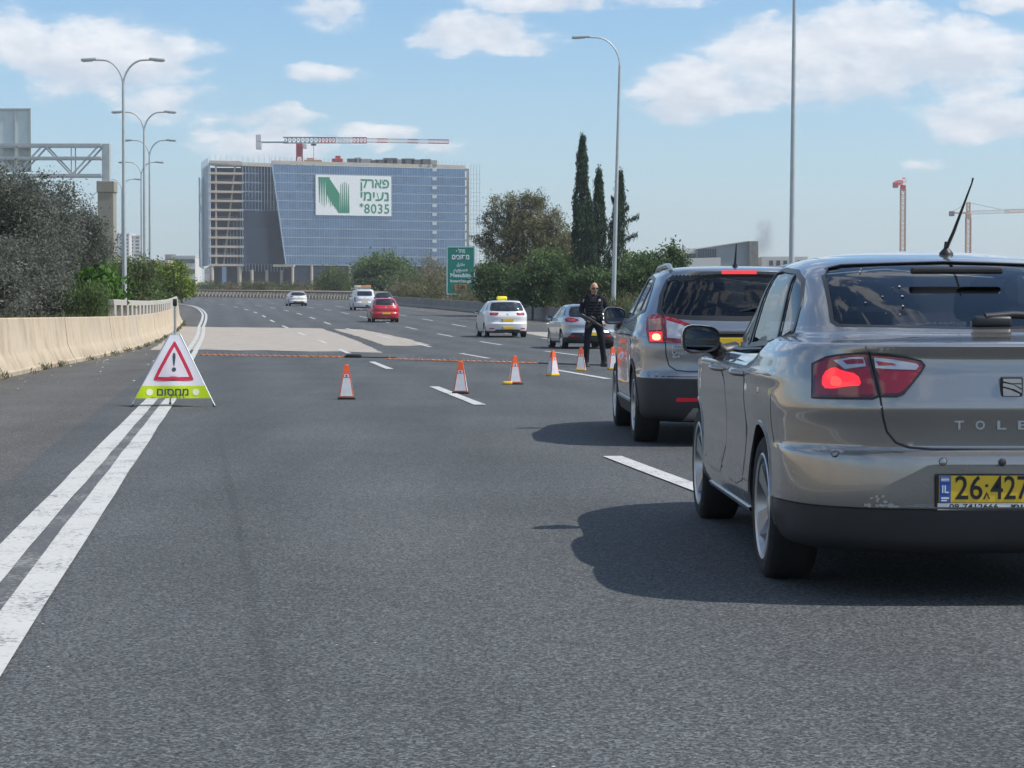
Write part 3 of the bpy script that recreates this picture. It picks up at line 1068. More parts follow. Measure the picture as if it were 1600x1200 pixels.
# the raw right-hand end: slab edges and scaffold
for f in range(NF):
    z0 = zb0 + f * FH
    q = B + mdir * 1.6
    MB().box((q.x - .9, q.y + 3, z0), (1.8, 7, .5)).build('floor_slab', MT['slab'], ob)
    if f < NF - 1: MB().box((B.x + 1.0, B.y + .5, z0 + FH / 2), (1.1, .9, FH - .5)).build('column', MT['slab'], ob)
    if f < NF - 1:
        pb = A + mdir * (mlen - 13) + mn * .45
        MB().box((pb.x, pb.y, z0 + 2.9), (1.7, .2, 1.15)).build('blind', MT['banner'], ob)
sf = MB()
for k in range(4):
    for j in range(2):
        x, y_ = B.x + 2.2 + 1.15 * k, B.y - .6 + 2.4 * j
        sf.bar((x, y_, zg), (x, y_, ztop + 1.5), .09)
for f in range(NF * 2):
    z_ = zb0 - 4 + f * FH / 2
    sf.bar((B.x + 1.6, B.y - .6, z_), (B.x + 6.2, B.y - .6, z_), .09)
sf.build('scaffold', MT['mullion'], ob)['kind'] = 'stuff'
# roof edge guard posts
gp = MB()
for k in range(50):
    p = A + mdir * (mlen * k / 49) + Vector((0, 0, ztop + 1.1))
    gp.bar(p, p + Vector((0, 0, 1.5)), .09)
for k in range(16):
    p = LC + (DE - LC) * (k / 15) + Vector((0, 2, ztop + .8))
    gp.bar(p, p + Vector((0, 0, 2.4)), .09)
gp.build('guard_post', MT['shellc'], ob)['kind'] = 'stuff'
MT['plant'] = mat('roof_plant', (.16, .17, .16), .8, var=.3, scale=.3)
MT['plant_pale'] = mat('roof_plant_pale', (.46, .46, .42), .8)
MT['crane_red'] = mat('crane_red', (.52, .055, .06), .55)
MT['crane_white'] = mat('crane_white', (.72, .70, .68), .55)
MT['crane_blue'] = mat('crane_blue', (.16, .27, .34), .55)
MT['crane_tan'] = mat('crane_tan', (.60, .33, .20), .6)
roof_at = lambda px: ((px - 800) / 3240 * (BY + 12))
_ord = ['first', 'second', 'third', 'fourth', 'fifth', 'sixth', 'seventh', 'eighth', 'ninth', 'tenth', 'last']
for ku, (px, w, h, m_) in enumerate(((548, 4.2, 2.6, 'plant'), (557, 2.6, 3.0, 'plant_pale'), (569, 5.2, 2.5, 'plant_pale'), (583, 3.2, 2.0, 'plant'), (594, 5.0, 2.2, 'plant'), (608, 5.6, 2.8, 'plant'),
                     (622, 5.2, 2.3, 'plant_pale'), (636, 5.2, 2.6, 'plant'), (650, 5, 2.2, 'plant'), (664, 4, 2.4, 'plant'), (676, 3, 2.0, 'plant_pale'))):
    tag(MB().rbox((roof_at(px), BY + 24, ztop + h / 2 + .9), (w, 4, h), .1).build('roof_unit', MT[m_], None),
        '%s plant housing on the glass office roof, %s from the left' % ('dark grey' if m_ == 'plant' else 'pale grey', _ord[ku]), 'roof plant', 'roof plant housings on the office block')
tag(MB().rbox((roof_at(526), BY + 18, ztop + 2.2), (4.2, 3, 1.8), .1).rbox((roof_at(527), BY + 18, ztop + 3.6), (2.0, 2, 1.2), .1).build('roof_machine', MT['crane_red'], None), 'small red machine on the roof of the glass office block', 'machine')
tag(MB().rbox((roof_at(488), BY + 18, ztop + 1.9), (7, 3, 1.3), .1).rbox((roof_at(484), BY + 18, ztop + 2.9), (3, 2, .9), .1).build('timber_stack', MT['crane_tan'], None), 'orange brown stack of material on the roof beside the crane mast', 'stack')

# the banner
bn = thing('banner', 'huge white banner with a green striped N and Hebrew lettering on the glass front', 'banner', A + mdir * 17.2 + mn * .75 + Vector((0, 0, ztop - 19.6)), math.atan2(mdir.y, mdir.x))
bw, bh = 30.6, 15.6
cloth = MB().box((bw / 2, 0, bh / 2), (bw, .12, bh)).build('banner_cloth', MT['banner'], bn)
def flat_poly(name, pts, m_, parent, y=-.09, th=.05):
    return MB().prism([(p[0], p[1]) for p in pts], th, Matrix.Translation((0, y, 0)) @ Matrix.Rotation(R(90), 4, 'X')).build(name, m_, parent)
for k in range(5):
    x = 1.15 + k * .92
    flat_poly('logo_stripe', [(x, 14.7), (x + .86, 14.7), (x + .50, 3.2 + abs(2 - k) * .8), (x + .40, 3.2 + abs(2 - k) * .8)], MT['banner_green'], bn)
flat_poly('logo_stripe', [(4.3, 14.72), (5.2, 14.72), (8.9, 9.4), (9.6, 8.4), (9.6, .95), (9.3, .95), (5.2, 7.0), (4.6, 8)], MT['banner_green'], bn, -.095)
for k in range(5):
    x = 9.75 + k * .78
    flat_poly('logo_stripe', [(x, 1.0), (x + .70, 1.0), (x + .42, 13.2 - abs(2 - k) * .5), (x + .30, 13.2 - abs(2 - k) * .5)], MT['banner_green'], bn)
for k in range(3):
    x = 5.6 + k * .75
    flat_poly('logo_stripe', [(x, 9.0 - k), (x + .62, 8.4 - k), (x + .35, 3.4), (x + .27, 3.4)], MT['banner_green'], bn)
text('lettering', 'קראפ', 5.4, MT['banner_green'], bn, (23.8, -.09, 12.6), bold=.10, width=11.6, extrude=.03)
text('lettering', 'ימיענ', 5.4, MT['banner_green'], bn, (23.8, -.09, 7.6), bold=.10, width=11.4, extrude=.03)
text('lettering', '8035', 5.2, MT['banner_green'], bn, (24.7, -.09, 2.6), bold=.06, width=10.2, extrude=.03, space=1.1)
text('lettering', '*', 3.6, MT['banner_green'], bn, (18.4, -.09, 3.4), bold=.06, extrude=.03)


# ------------------------------------------------------------------ tower cranes
def lattice(mb, a, b, w, n, col=(0,), rod=.18, h=None):
    """square lattice boom from a to b"""
    a, b = Vector(a), Vector(b)
    d = (b - a).normalized()
    u = d.cross(Vector((0, 0, 1)))
    if u.length < .1: u = Vector((1, 0, 0))
    u.normalize()
    v = u.cross(d).normalized()
    h = h or w
    cs = [(-.5, -.5), (.5, -.5), (.5, .5), (-.5, .5)]
    P_ = lambda t, c: a + (b - a) * t + u * c[0] * w + v * c[1] * h
    for i in range(n):
        t0, t1 = i / n, (i + 1) / n
        mb.cur = col[min(len(col) - 1, int(i / n * len(col)))]
        for k, c in enumerate(cs):
            c2 = cs[(k + 1) % 4]
            mb.bar(P_(t0, c), P_(t1, c), rod)
            mb.bar(P_(t0, c), P_(t1, c2), rod * .6)
            mb.bar(P_(t1, c), P_(t1, c2), rod * .6)
    return mb


CY = BY + 20
def cpt(px, py, y=CY):
    """place on the far skyline seen in that direction"""
    a, b, p = (px - 800) / 3240, (600 - py) / 3240, math.atan(109 / 3240)
    dy, dz = math.cos(p) + b * math.sin(p), -math.sin(p) + b * math.cos(p)
    return Vector((a / dy * y, y, CAM_H + dz / dy * y))


RW = [MT['crane_red'], MT['crane_white'], MT['crane_blue'], MT['crane_tan']]
cr = thing('tower_crane', 'red and white flat top tower crane over the glass office block', 'crane', cpt(468, 262), 0, 'tower cranes on the skyline')
o_ = cr.location
lattice(MB(), (0, 0, -14), (0, 0, 8.4), 2.2, 11, (0,), .26).build('mast', RW, cr)
MB().rbox((0, 0, 8.7), (2.5, 2.5, 1.5), .2).rbox((0, 0, 6.2), (1.7, 1.7, 3.2), .2).build('slewing_ring', RW, cr)
MB().rbox((2.2, -.6, 8.4), (1.6, 1.7, 1.9), .2).build('operator_cab', MT['crane_white'], cr)
je = cpt(701, 218.5) - o_
jm = cpt(497, 216) - o_
lattice(MB(), (-3 - 3.4, 0, 10.8), (jm.x, 0, 10.8), 1.5, 8, (2,), .3, 2.2).build('jib_root', RW, cr)
lattice(MB(), (jm.x, 0, 10.8), (je.x * .45, 0, 10.75), 1.5, 14, (0, 1, 0), .28, 2.1).build('jib', RW, cr)
lattice(MB(), (je.x * .45, 0, 10.75), (je.x, 0, 10.2), 1.2, 16, (1, 0, 1, 1, 0, 1, 0, 0), .22, 1.4).build('jib_tip', RW, cr)
MB().box((-11, 0, 10.0), (12, 1.2, .5)).build('counter_jib', MT['crane_blue'], cr)
MB().rbox((-16.0, 0, 11.6), (2.2, 1.6, 3.0), .2).rbox((-16.0, 0, 8.6), (2.2, 1.6, 2.8), .2).build('counterweight', MT['crane_white'], cr)
MB().bar((5.6, 0, 9.3), (5.6, 0, -1.4), .14).rbox((5.6, 0, 9.0), (2.0, 1, .7), .1).rbox((5.6, 0, 1.4), (.6, .6, 1.2), .1).build('hook_line', MT['trim'], cr)
for px, py, tip, lab in ((1411, 292, 1, 'red and tan tower crane with its jib turned away, between lamp pole and car aerial'), (1513, 336, 2, 'tan tower crane with a peaked top and tie lines behind the car aerial')):
    CY2 = 900
    b = cpt(px, py, CY2)
    cr = thing('tower_crane', lab, 'crane', b, 0, 'tower cranes on the skyline')
    lattice(MB(), (0, 0, -42), (0, 0, -1.2), 2.0, 19, (3,), .34).build('mast', RW, cr)
    MB().rbox((0, 0, -.4), (2.2, 2.2, 2.4), .2).build('slewing_ring', MT['crane_red'] if tip == 1 else MT['crane_tan'], cr)
    if tip == 1:
        lattice(MB(), (-3.4, -3, 1.3), (0, 0, 2.2), 1.5, 3, (0, 1), .36, 1.8).build('counter_jib', RW, cr)
        lattice(MB(), (0, 0, 2.2), (9.2, 46, 6.0), 1.5, 14, (1, 0, 1, 0, 0), .36, 1.8).build('jib', RW, cr)
        MB().rbox((-3.9, -3.4, .6), (2.2, 2, 2.4), .2).build('counterweight', MT['crane_red'], cr)
    else:
        lattice(MB(), (0, 0, .6), (0, 0, 5.4), 1.3, 3, (3,), .3).build('peak', RW, cr)
        lattice(MB(), (0, 0, 1.0), (45, 6, 2.8), 1.3, 20, (1, 3, 1), .24, 1.4).build('jib', RW, cr)
        MB().box((-4.2, 0, .9), (8.4, 1.2, .6)).build('counter_jib', MT['crane_tan'], cr)
        MB().rbox((-7.2, 0, .6), (2.2, 1.6, 2.2), .2).build('counterweight', MT['plant'], cr)
        MB().bar((0, 0, 5.4), (18, 2.4, 1.8), .13).bar((0, 0, 5.4), (-7.2, 0, 1.3), .13).build('tie_line', MT['trim'], cr)

# ------------------------------------------------------------------ buildings farther off
MT['bld_white'] = mat('far_white_render', (.66, .64, .60), .8)
MT['bld_pink'] = mat('far_pink_stone', (.52, .42, .34), .8)
MT['bld_grey'] = mat('far_grey_cladding', (.22, .25, .28), .6, var=.1, scale=.2)
MT['bld_glass'] = mat('far_window', (.05, .07, .09), .2)


def block(name, label, cat, c, w, d, h, m_, floors, bays, wfrac=.62, hfrac=.5, rz=0.0):
    """a building with a window at each bay of each storey, front and right side"""
    t = thing(name, label, cat, c, rz)
    MB().box((0, d / 2, h / 2), (w, d, h)).build('walls', m_, t)
    MB().box((0, d / 2, h + .3), (w + .4, d + .4, .6)).build('parapet', m_, t)
    me = None
    for f in range(floors):
        for b_ in range(bays):
            if me is None:
                me = MB().box((0, 0, 0), (w / bays * wfrac, .3, h / floors * hfrac)).mesh('window', MT['bld_glass'])
            link('window', me, t, (-w / 2 + w * (b_ + .5) / bays, -.02, h * (f + .55) / floors))
    return t


def far_block(name, label, cat, px0, px1, pyt, pyb, Y, d, m_, floors, bays, **kw):
    p, q = cpt(px0, pyb, Y), cpt(px1, pyt, Y)
    return block(name, label, cat, ((p.x + q.x) / 2, Y, p.z - 14), q.x - p.x, d, q.z - p.z + 14, m_, floors, bays, **kw)


far_block('apartment_tower', 'white apartment tower with dark balcony rows behind the nearest left street lamp', 'apartment block', 201, 219, 369, 420, 1500, 22, MT['bld_white'], 15, 2, wfrac=.6, hfrac=.5)
far_block('apartment_tower', 'wider white apartment tower half hidden by the gantry pillar', 'apartment block', 178, 202, 366, 420, 1490, 24, MT['bld_white'], 15, 3, wfrac=.55, hfrac=.45)
far_block('low_building', 'low pinkish building between the far left street lamps', 'building', 222, 262, 408, 425, 1100, 20, MT['bld_pink'], 2, 6)
far_block('low_building', 'pale stepped building with window strips left of the glass office block', 'building', 268, 305, 401, 425, 1150, 25, MT['bld_white'], 4, 1, wfrac=.96, hfrac=.42)
far_block('low_building', 'dark topped low building beside the pale stepped one', 'building', 258, 275, 399, 425, 1160, 25, MT['bld_pink'], 3, 1, wfrac=.9, hfrac=.4)
far_block('low_building', 'pale pink building glimpsed behind the green sign and the round tree', 'building', 741, 762, 415, 460, 620, 20, MT['bld_pink'], 3, 3)
# industrial hall at right
hall = thing('industrial_hall', 'grey industrial hall with a slanting roof line behind the grey SUV', 'industrial building', cpt(1085, 430, 420))
def hp_(px, py): 
    v = cpt(px, py, 420) - hall.location
    return (v.x, v.z)
def hall_piece(name, pts, d, m_, y=0):
    return MB().prism([hp_(*p) for p in pts], d, Matrix.Translation((0, y + d, 0)) @ Matrix.Rotation(R(90), 4, 'X')).build(name, m_, hall)
hall_piece('main_wall', [(1088, 440), (1170, 440), (1170, 376), (1088, 388)], 30, MT['bld_grey'])
hall_piece('tower_wall', [(1170, 440), (1184, 440), (1184, 377), (1170, 377)], 28, MT['wall_grey'], -1)
hall_piece('low_wall', [(1058, 440), (1119, 440), (1119, 404), (1058, 406)], 8, MT['bld_white'], -9)
hall_piece('annex_wall', [(1058, 440), (1087.6, 440), (1087.6, 388), (1058, 387)], 26, MT['bld_white'], 1)
hall_piece('roof_edge', [(1086, 389.6), (1170, 377.4), (1170, 376), (1086, 387.8)], 31, MT['bld_white'], -.4)
for k in range(11):
    x0 = 1090 + 2.7 * k
    hall_piece('window', [(x0, 403), (x0 + 1.9, 403), (x0 + 1.9, 389.8 - .1 * k), (x0, 390 - .1 * k)], .3, MT['bld_glass'], -.2)
hall_piece('window', [(1075, 403), (1087, 403), (1087, 396), (1075, 396)], .3, MT['bld_glass'], .8)
wh = thing('warehouse', 'long white warehouse wall behind the silver car roof', 'industrial building', cpt(1225, 430, 440))
for nm, a, b, t_, m_ in (('wall', 1190, 1262, 401, MT['bld_white']),):
    p, q = cpt(a, 440, 440), cpt(b, t_, 440)
    MB().box(((p.x + q.x) / 2 - wh.location.x, 10, (q.z + p.z) / 2 - wh.location.z), (q.x - p.x, 20, q.z - p.z)).build(nm, m_, wh)
for k in range(5):
    p = cpt(1205 + 11 * k, 411, 439.6) - wh.location
    MB().box((p.x, -.3, p.z), (.8, .2, 1.1)).build('window', MT['bld_glass'], wh)
# ------------------------------------------------------------------ vegetation
LEAF = {
    'olive': leaf_mat('leaf_grey_olive', (.135, .142, .118), (.195, .203, .172), (.270, .276, .240), .65, .38),
    'shrub': leaf_mat('leaf_mixed_green', (000.077, 000.111, 000.037), (000.145, 000.196, 000.077), (000.256, 000.282, 000.136), .5, .35),
    'vine': leaf_mat('leaf_vine_green', (0.054, 0.132, 0.022), (0.090, 0.198, 0.030), (0.144, 0.264, 0.048), .45, .35),
    'lime': leaf_mat('leaf_lime_green', (00.117, 00.172, 00.021), (00.227, 00.303, 00.034), (00.343, 00.413, 00.068), .5, .35),
    'dark': leaf_mat('leaf_dark_green', (000.044, 000.081, 000.035), (000.092, 000.152, 000.060), (000.180, 000.250, 000.098), .5, .35),
    'mid': leaf_mat('leaf_mid_green', (000.084, 000.138, 000.049), (000.155, 000.233, 000.084), (000.255, 000.333, 000.138), .5, .35),
    'casu': leaf_mat('leaf_brown_green', (000.109, 000.114, 000.066), (000.213, 000.213, 000.121), (000.369, 000.334, 000.192), .6, .35),
    'cypress': leaf_mat('leaf_cypress', (000.028, 000.055, 000.035), (000.055, 000.095, 000.055), (000.102, 000.152, 000.085), .6, .2),
    'dry': leaf_mat('leaf_dry_scrub', (0.131, 0.112, 0.062), (0.231, 0.200, 0.119), (0.338, 0.294, 0.188), .8, .2),
    'drygreen': leaf_mat('leaf_dusty_scrub', (00.100, 00.108, 00.051), (00.179, 00.186, 00.094), (00.279, 00.264, 00.151), .8, .35),
}
MT['bark'] = mat('bark', (.10, .075, .055), .9, var=.4, scale=6, bump=.5, bscale=14)


def leaf_quads(cen, size, aspect, rng, up=0.0, jit=.35):
    n = len(cen)
    a = rng.normal(size=(n, 3))
    a[:, 2] += up * 2.5
    a /= np.linalg.norm(a, axis=1)[:, None]
    b = rng.normal(size=(n, 3))
    b -= a * np.sum(a * b, axis=1)[:, None]
    b /= np.linalg.norm(b, axis=1)[:, None]
    s = size * (1 + jit * rng.normal(size=n)).clip(.4, 2)
    L = a * (s * .5)[:, None]
    W = b * (s * .5 * aspect)[:, None]
    out = np.empty((n, 4, 3))
    out[:, 0] = cen - L
    out[:, 1] = cen + W - L * .1
    out[:, 2] = cen + L
    out[:, 3] = cen - W - L * .1
    return out.reshape(-1, 3)


def lobes_cloud(lobes, n, clump, rng, shell=.55, per=26):
    """points gathered into clumps in the shells of ellipsoid lobes"""
    vol = np.array([l[3] * l[4] * l[5] for l in lobes]) ** .75
    cnt = (n * vol / vol.sum()).astype(int)
    res = []
    for l, c in zip(lobes, cnt):
        k = max(3, c // per)
        d = rng.normal(size=(k, 3))
        d /= np.linalg.norm(d, axis=1)[:, None]
        r = shell + (1 - shell) * rng.random(k) ** .6
        r *= 1 + .14 * rng.normal(size=k)
        cc = d * r[:, None] * np.array(l[3:6]) + np.array(l[:3])
        p = np.repeat(cc, per, axis=0)
        sz = np.repeat(clump * (.6 + .8 * rng.random(k)), per)
        res.append(p + rng.normal(size=p.shape) * sz[:, None] * np.array([1, 1, .8]))
    return np.concatenate(res)


def tree(name, label, cat, base, lobes, leaf, n, size, clump, group=None, aspect=.5, trunk=.2, th=None, shell=.5, up=0.0, per=26, limbs=6, floor=.05):
    """lobes are (x, y, z, rx, ry, rz) from the foot"""
    rng = np.random.default_rng(abs(hash((round(base[0], 2), round(base[1], 2)))) % 2 ** 32)
    t = thing(name, label, cat, base, 0, group)
    pts = lobes_cloud(lobes, n, clump, rng, shell, per)
    pts = pts[pts[:, 2] > floor]
    q = leaf_quads(pts, size, aspect, rng, up)
    link('crown', quads_np('crown', q, LEAF[leaf]), t)
    mb = MB()
    top = max(l[2] for l in lobes)
    th = th or top * .7
    mb.tube([(0, 0, -.8), (.02, .02, th * .5), (rng.normal() * .1, rng.normal() * .1, th)], [trunk, trunk * .75, trunk * .4], 8)
    for l in sorted(lobes, key=lambda l: -l[3] * l[5])[:limbs]:
        s0 = min(th * .55, max(.1, l[2] * .4))
        mb.tube([(0, 0, s0), (l[0] * .5, l[1] * .5, (s0 + l[2]) * .5), (l[0], l[1], l[2] + l[5] * .3)], [trunk * .5, trunk * .3, trunk * .12], 6)
    mb.build('trunk', MT['bark'], t, 60)
    return t


def foot(px, Y, dz=0.0):
    return ((px - 800) / 3240 * Y, Y, zr(Y) + dz)


M = lambda px, Y: px * Y / 3240          # pixels to metres at a distance

# the dark olive mass on the left: three big bushes rising from behind the wall
rr = random.Random(3)
def bush_lobes(w, h, d, n, rnd, z0=.25):
    out = [(0, 0, h * .45, w * .42, d * .42, h * .45)]
    for k in range(n):
        a = rnd.uniform(0, 2 * math.pi)
        zz = rnd.uniform(z0, .86)
        rad = .50 * math.sqrt(max(.1, 1 - ((zz - .42) / .62) ** 2))
        out.append((math.cos(a) * w * rad * .72, math.sin(a) * d * rad * .72, h * zz, w * rnd.uniform(.13, .22), d * rnd.uniform(.13, .22), h * rnd.uniform(.12, .2)))
    return out


BG = 'big grey olive bushes behind the beige wall'
tree('olive_bush', 'big grey olive bush behind the beige wall, cut by the left edge of the view', 'bush', (-14.8, 55, .9), bush_lobes(5.6, 4.2, 5, 22, rr), 'olive', 62000, .080, .15, BG, .46, per=40)
tree('olive_bush', 'tallest grey olive bush, in the middle of the three behind the wall', 'bush', (-16.6, 68, .95), bush_lobes(5.2, 5.0, 5, 22, rr), 'olive', 62000, .090, .17, BG, .46, per=40)
tree('olive_bush', 'grey olive bush in front of the gantry pillar, nearest the green shrubs', 'bush', (-18.5, 86, 1.1), bush_lobes(3.9, 4.6, 4.2, 18, rr), 'olive', 48000, .098, .18, BG, .46, per=40)
tree('olive_bush', 'low grey olive bush right against the wall top under the big ones', 'bush', (-12.7, 50, .85), bush_lobes(2.6, 2.3, 3, 9, rr), 'olive', 14000, .08, .15, BG, .42, per=22)

tree('olive_bush', 'low grey olive bush on the wall top at the very left edge of the view', 'bush', (-11.9, 45, .85), bush_lobes(2.6, 1.9, 2, 9, rr, .1), 'olive', 14000, .085, .15, BG, .45, per=22)
tree('olive_bush', 'low spreading olive bush between the wall top and the tallest bush', 'bush', (-14.0, 60, .9), bush_lobes(3.2, 2.2, 2, 9, rr, .1), 'olive', 14000, .09, .16, BG, .45, per=22)

# mixed green plants behind the railing
tree('leafy_shrub', 'bright green broad leaved shrub behind the start of the bridge railing', 'shrub', (-13.35, 67, 1.0), bush_lobes(1.5, 1.7, 1.5, 9, rr), 'vine', 3600, .17, .20, None, .75, .05, per=12)
tree('leafy_shrub', 'tall dusty green shrub between the olive bushes and the railing', 'shrub', (-18.2, 97, 1.2), bush_lobes(3.0, 2.7, 2.6, 12, rr), 'shrub', 11000, .15, .24, None, .4, .07, per=18)
tree('leafy_shrub', 'small feathery dark green shrub on the wall top beside the bright green one', 'shrub', (-12.4, 60, .95), bush_lobes(1.6, 1.1, 1.2, 8, rr), 'mid', 6000, .10, .14, None, .2, .04, per=18, up=.8)
tree('leafy_shrub', 'green creeper clump leaning over the middle of the railing', 'shrub', (-18.9, 104, 1.2), bush_lobes(2.6, 1.9, 2.0, 10, rr), 'mid', 9000, .16, .22, None, .5, .06, per=16)
tree('leafy_shrub', 'grey brown twiggy shrub at the far end of the railing', 'shrub', (-22.6, 122, 1.2), bush_lobes(2.4, 1.5, 2.4, 9, rr), 'casu', 6000, .13, .2, None, .3, .05, per=18)
tree('leafy_shrub', 'dark green shrub behind the far end of the railing', 'shrub', (-26.6, 137, 1.3), bush_lobes(3.4, 2.5, 3, 10, rr), 'dark', 8000, .17, .25, None, .4, .06, per=18)
tree('lime_tree', 'round bright lime green tree left of the far white taxi', 'tree', (-35.6, 215, zr(215) + .2), bush_lobes(5.4, 4.0, 5, 14, rr), 'lime', 12000, .27, .34, None, .7, .12, per=16)
tree('small_tree', 'dark green tree top beyond the left street lamps', 'tree', (-41.5, 245, zr(245)), bush_lobes(5.5, 4.6, 5, 10, rr), 'mid', 7000, .28, .35, None, .6, .12, per=16)

# trees and scrub beyond the far railing
tree('round_tree', 'large round dark green tree in front of the glass office block', 'tree', foot(596, 330, -1), [(0, 0, 4.6, 4.4, 4, 2.9), (-2.2, 0, 4.2, 2.8, 3, 2.3), (2.6, 0, 4.4, 2.7, 3, 2.3), (.6, -1, 6.1, 2.6, 2.6, 1.6), (-1.2, -1, 5.7, 2.2, 2.4, 1.5), (0, -2, 2.4, 4, 2.5, 1.8)], 'mid', 17000, .34, .42, None, .6, .25, per=18)
tree('round_tree', 'pale green feathery tree left of the large round tree', 'tree', foot(522, 320, -1), [(0, 0, 3.4, 2.6, 2.5, 2.3), (-1.2, 0, 2.6, 1.8, 2, 1.7), (1.3, 0, 2.7, 1.9, 2, 1.8), (.1, -.5, 4.6, 1.4, 1.4, 1.1)], 'shrub', 9000, .26, .36, None, .35, .16, per=18, up=.4)
tree('round_tree', 'dusty green tree right of the large round tree', 'tree', foot(640, 310, -1), [(0, 0, 3.2, 2.8, 2.5, 2.2), (1.6, 0, 2.6, 1.8, 2, 1.7), (-1.6, 0, 2.7, 1.8, 2, 1.6)], 'shrub', 9000, .26, .36, None, .35, .16, per=18)
tree('round_tree', 'brownish bare looking tree just left of the green sign', 'tree', foot(678, 280, -.6), [(0, 0, 4.0, 1.9, 2, 2.2), (-.7, 0, 5.4, 1.1, 1.2, 1.1), (.9, 0, 3.0, 1.4, 1.6, 1.6)], 'casu', 5200, .22, .34, None, .25, .14, per=18, up=.5)


def scrub(label, px, Y, w, h, leaf, n, size, dz=.2, asp=.3, up=.5, cat='bush', name='dry_bush', grp='dusty bushes along the right barrier and far railing'):
    r3 = random.Random(int(px * 13 + Y))
    tree(name, label, cat, foot(px, Y, dz), bush_lobes(w, h, w * .7, 8, r3, .15), leaf, n, size, size * 1.4, grp, asp, .04, per=14, up=up, shell=.4)


def along(s, o):
    p = road_pt(s, o)
    return 800 + 3240 * p.x / p.y, p.y


GENERIC = 'dusty scrub bush beyond the far railing under the glass office block'
for k, px in enumerate(range(290, 560, 15)):
    scrub(GENERIC, px + random.uniform(-6, 6), 352 - (px - 290) * .11 + random.uniform(-4, 6), random.uniform(2.8, 4.2), random.uniform(1.9, 2.8), ('drygreen', 'dry', 'shrub', 'drygreen')[k % 4], 1500, .24, .2)
G2 = 'dry brown scrub bush right behind the grey concrete barrier'
for k in range(34):
    s = 96 + k * 4.4 + random.uniform(-1, 1)
    px, Y = along(s, right_edge(s) + random.uniform(1.6, 4.2))
    scrub(G2, px, Y, random.uniform(1.9, 3.4), random.uniform(1.0, 2.0), ('dry', 'drygreen', 'casu', 'drygreen')[k % 4], 1500, .085 + .0006 * Y, .4)
G3 = 'taller dusty green bush standing behind the scrub along the right barrier'
for k in range(13):
    s = 150 + k * 7.5
    px, Y = along(s, right_edge(s) + random.uniform(6, 9))
    scrub(G3, px, Y, random.uniform(3.2, 4.6), random.uniform(2.4, 3.8), ('drygreen', 'shrub', 'dry')[k % 3], 2600, .10 + .0006 * Y, .5)
scrub('sparse yellow green tuft at the foot of the lamp post behind the officer', 975, 104, 2.4, 1.3, 'drygreen', 2600, .16, .5, .2, 1.0)
scrub('low green tuft between the officer and the grey SUV', 1000, 100, 2.0, .95, 'shrub', 1800, .15, .5, .25, .8)

# weeds rooted along the foot of the wall
pw = []
rw_ = np.random.default_rng(5)
for k in range(70):
    y_ = rw_.uniform(30, 126)
    pw.append(np.array([wall_x(y_) + .05 + abs(rw_.normal()) * .07, y_, zr(y_) + .05]) + rw_.normal(size=(22, 3)) * np.array([.05, .09, .03]))
tag(link('weeds', quads_np('weeds', leaf_quads(np.concatenate(pw), .085, .22, rw_, 1.2), LEAF['drygreen'])), kind='stuff')
# the casuarina, the green mass under it and the cypresses on the right
tree('casuarina_tree', 'big brown green casuarina tree right of the green sign', 'tree', foot(818, 150, .8),
     [(.1, 0, 4.2, 1.7, 1.7, 2.3), (-1.5, .2, 5.3, .95, 1.0, 1.0), (1.3, 0, 5.0, 1.0, 1.1, 1.2), (.5, 0, 6.6, 1.0, 1.0, 1.1), (-.6, 0, 6.2, .8, .9, 1.2), (-1.7, 0, 6.9, .55, .6, .8), (-.9, -.3, 7.3, .45, .5, .7), (1.0, -.3, 7.2, .5, .5, .75), (.1, -.4, 7.5, .42, .45, .6),
      (-2.6, 0, 4.6, .75, .8, .55), (-2.1, -.2, 3.9, .7, .7, .6), (2.3, 0, 4.4, .9, 1.0, .9), (2.7, 0, 3.4, .8, .9, .9), (1.9, -.5, 5.9, .65, .7, .75), (2.2, -.2, 6.3, .3, .35, .4), (0, -1, 2.4, 2.3, 1.4, 1.5), (-2.5, 0, 5.8, .4, .45, .35), (-2.3, 0, 6.4, .35, .4, .3), (3.1, 0, 4.7, .4, .5, .35),
      (.7, -1.2, 5.4, .8, .6, .9), (-.7, -1.2, 4.6, .9, .6, 1.0), (1.5, -1.1, 3.8, .8, .6, .8), (-1.5, -1.1, 3.2, .9, .6, .9)], 'casu', 56000, .165, .17, None, .26, .22, per=28, up=.35, shell=.35)
bpy.data.objects['casuarina_tree'].scale = (1.12, 1.1, 1.03)
DK = 'dense dark green bushes behind the right barrier'
for lab, px, Y, w, h, leaf in (('dense green bush below the casuarina tree', 868, 138, 3.6, 3.9, 'mid'), ('dark bush at the left foot of the casuarina tree', 772, 146, 3.0, 3.1, 'dark'),
                               ('dark bush between the casuarina and the tallest cypress', 832, 132, 3.4, 2.9, 'dark'), ('dark bush in front of the cypress group', 928, 128, 3.6, 2.6, 'dark'),
                               ('green bush right of the lamp post', 1002, 128, 3.0, 3.6, 'mid'), ('rightmost dark green bush beside the industrial hall', 1046, 126, 2.2, 3.9, 'dark'),
                               ('dark green bush behind the roof of the grey SUV', 1024, 122, 3.0, 3.1, 'dark'), ('yellowish green tree top behind the tallest cypress', 880, 165, 5.6, 6.3, 'shrub'),
                               ('dark bush in the shade right of the officer', 978, 122, 3.2, 2.4, 'dark')):
    r3 = random.Random(px)
    tree('dark_bush', lab, 'bush', foot(px, Y, .8), bush_lobes(w, h, w * .8, 11, r3), leaf, 9500, .19, .22, DK, .45, .08, per=18, up=.3)


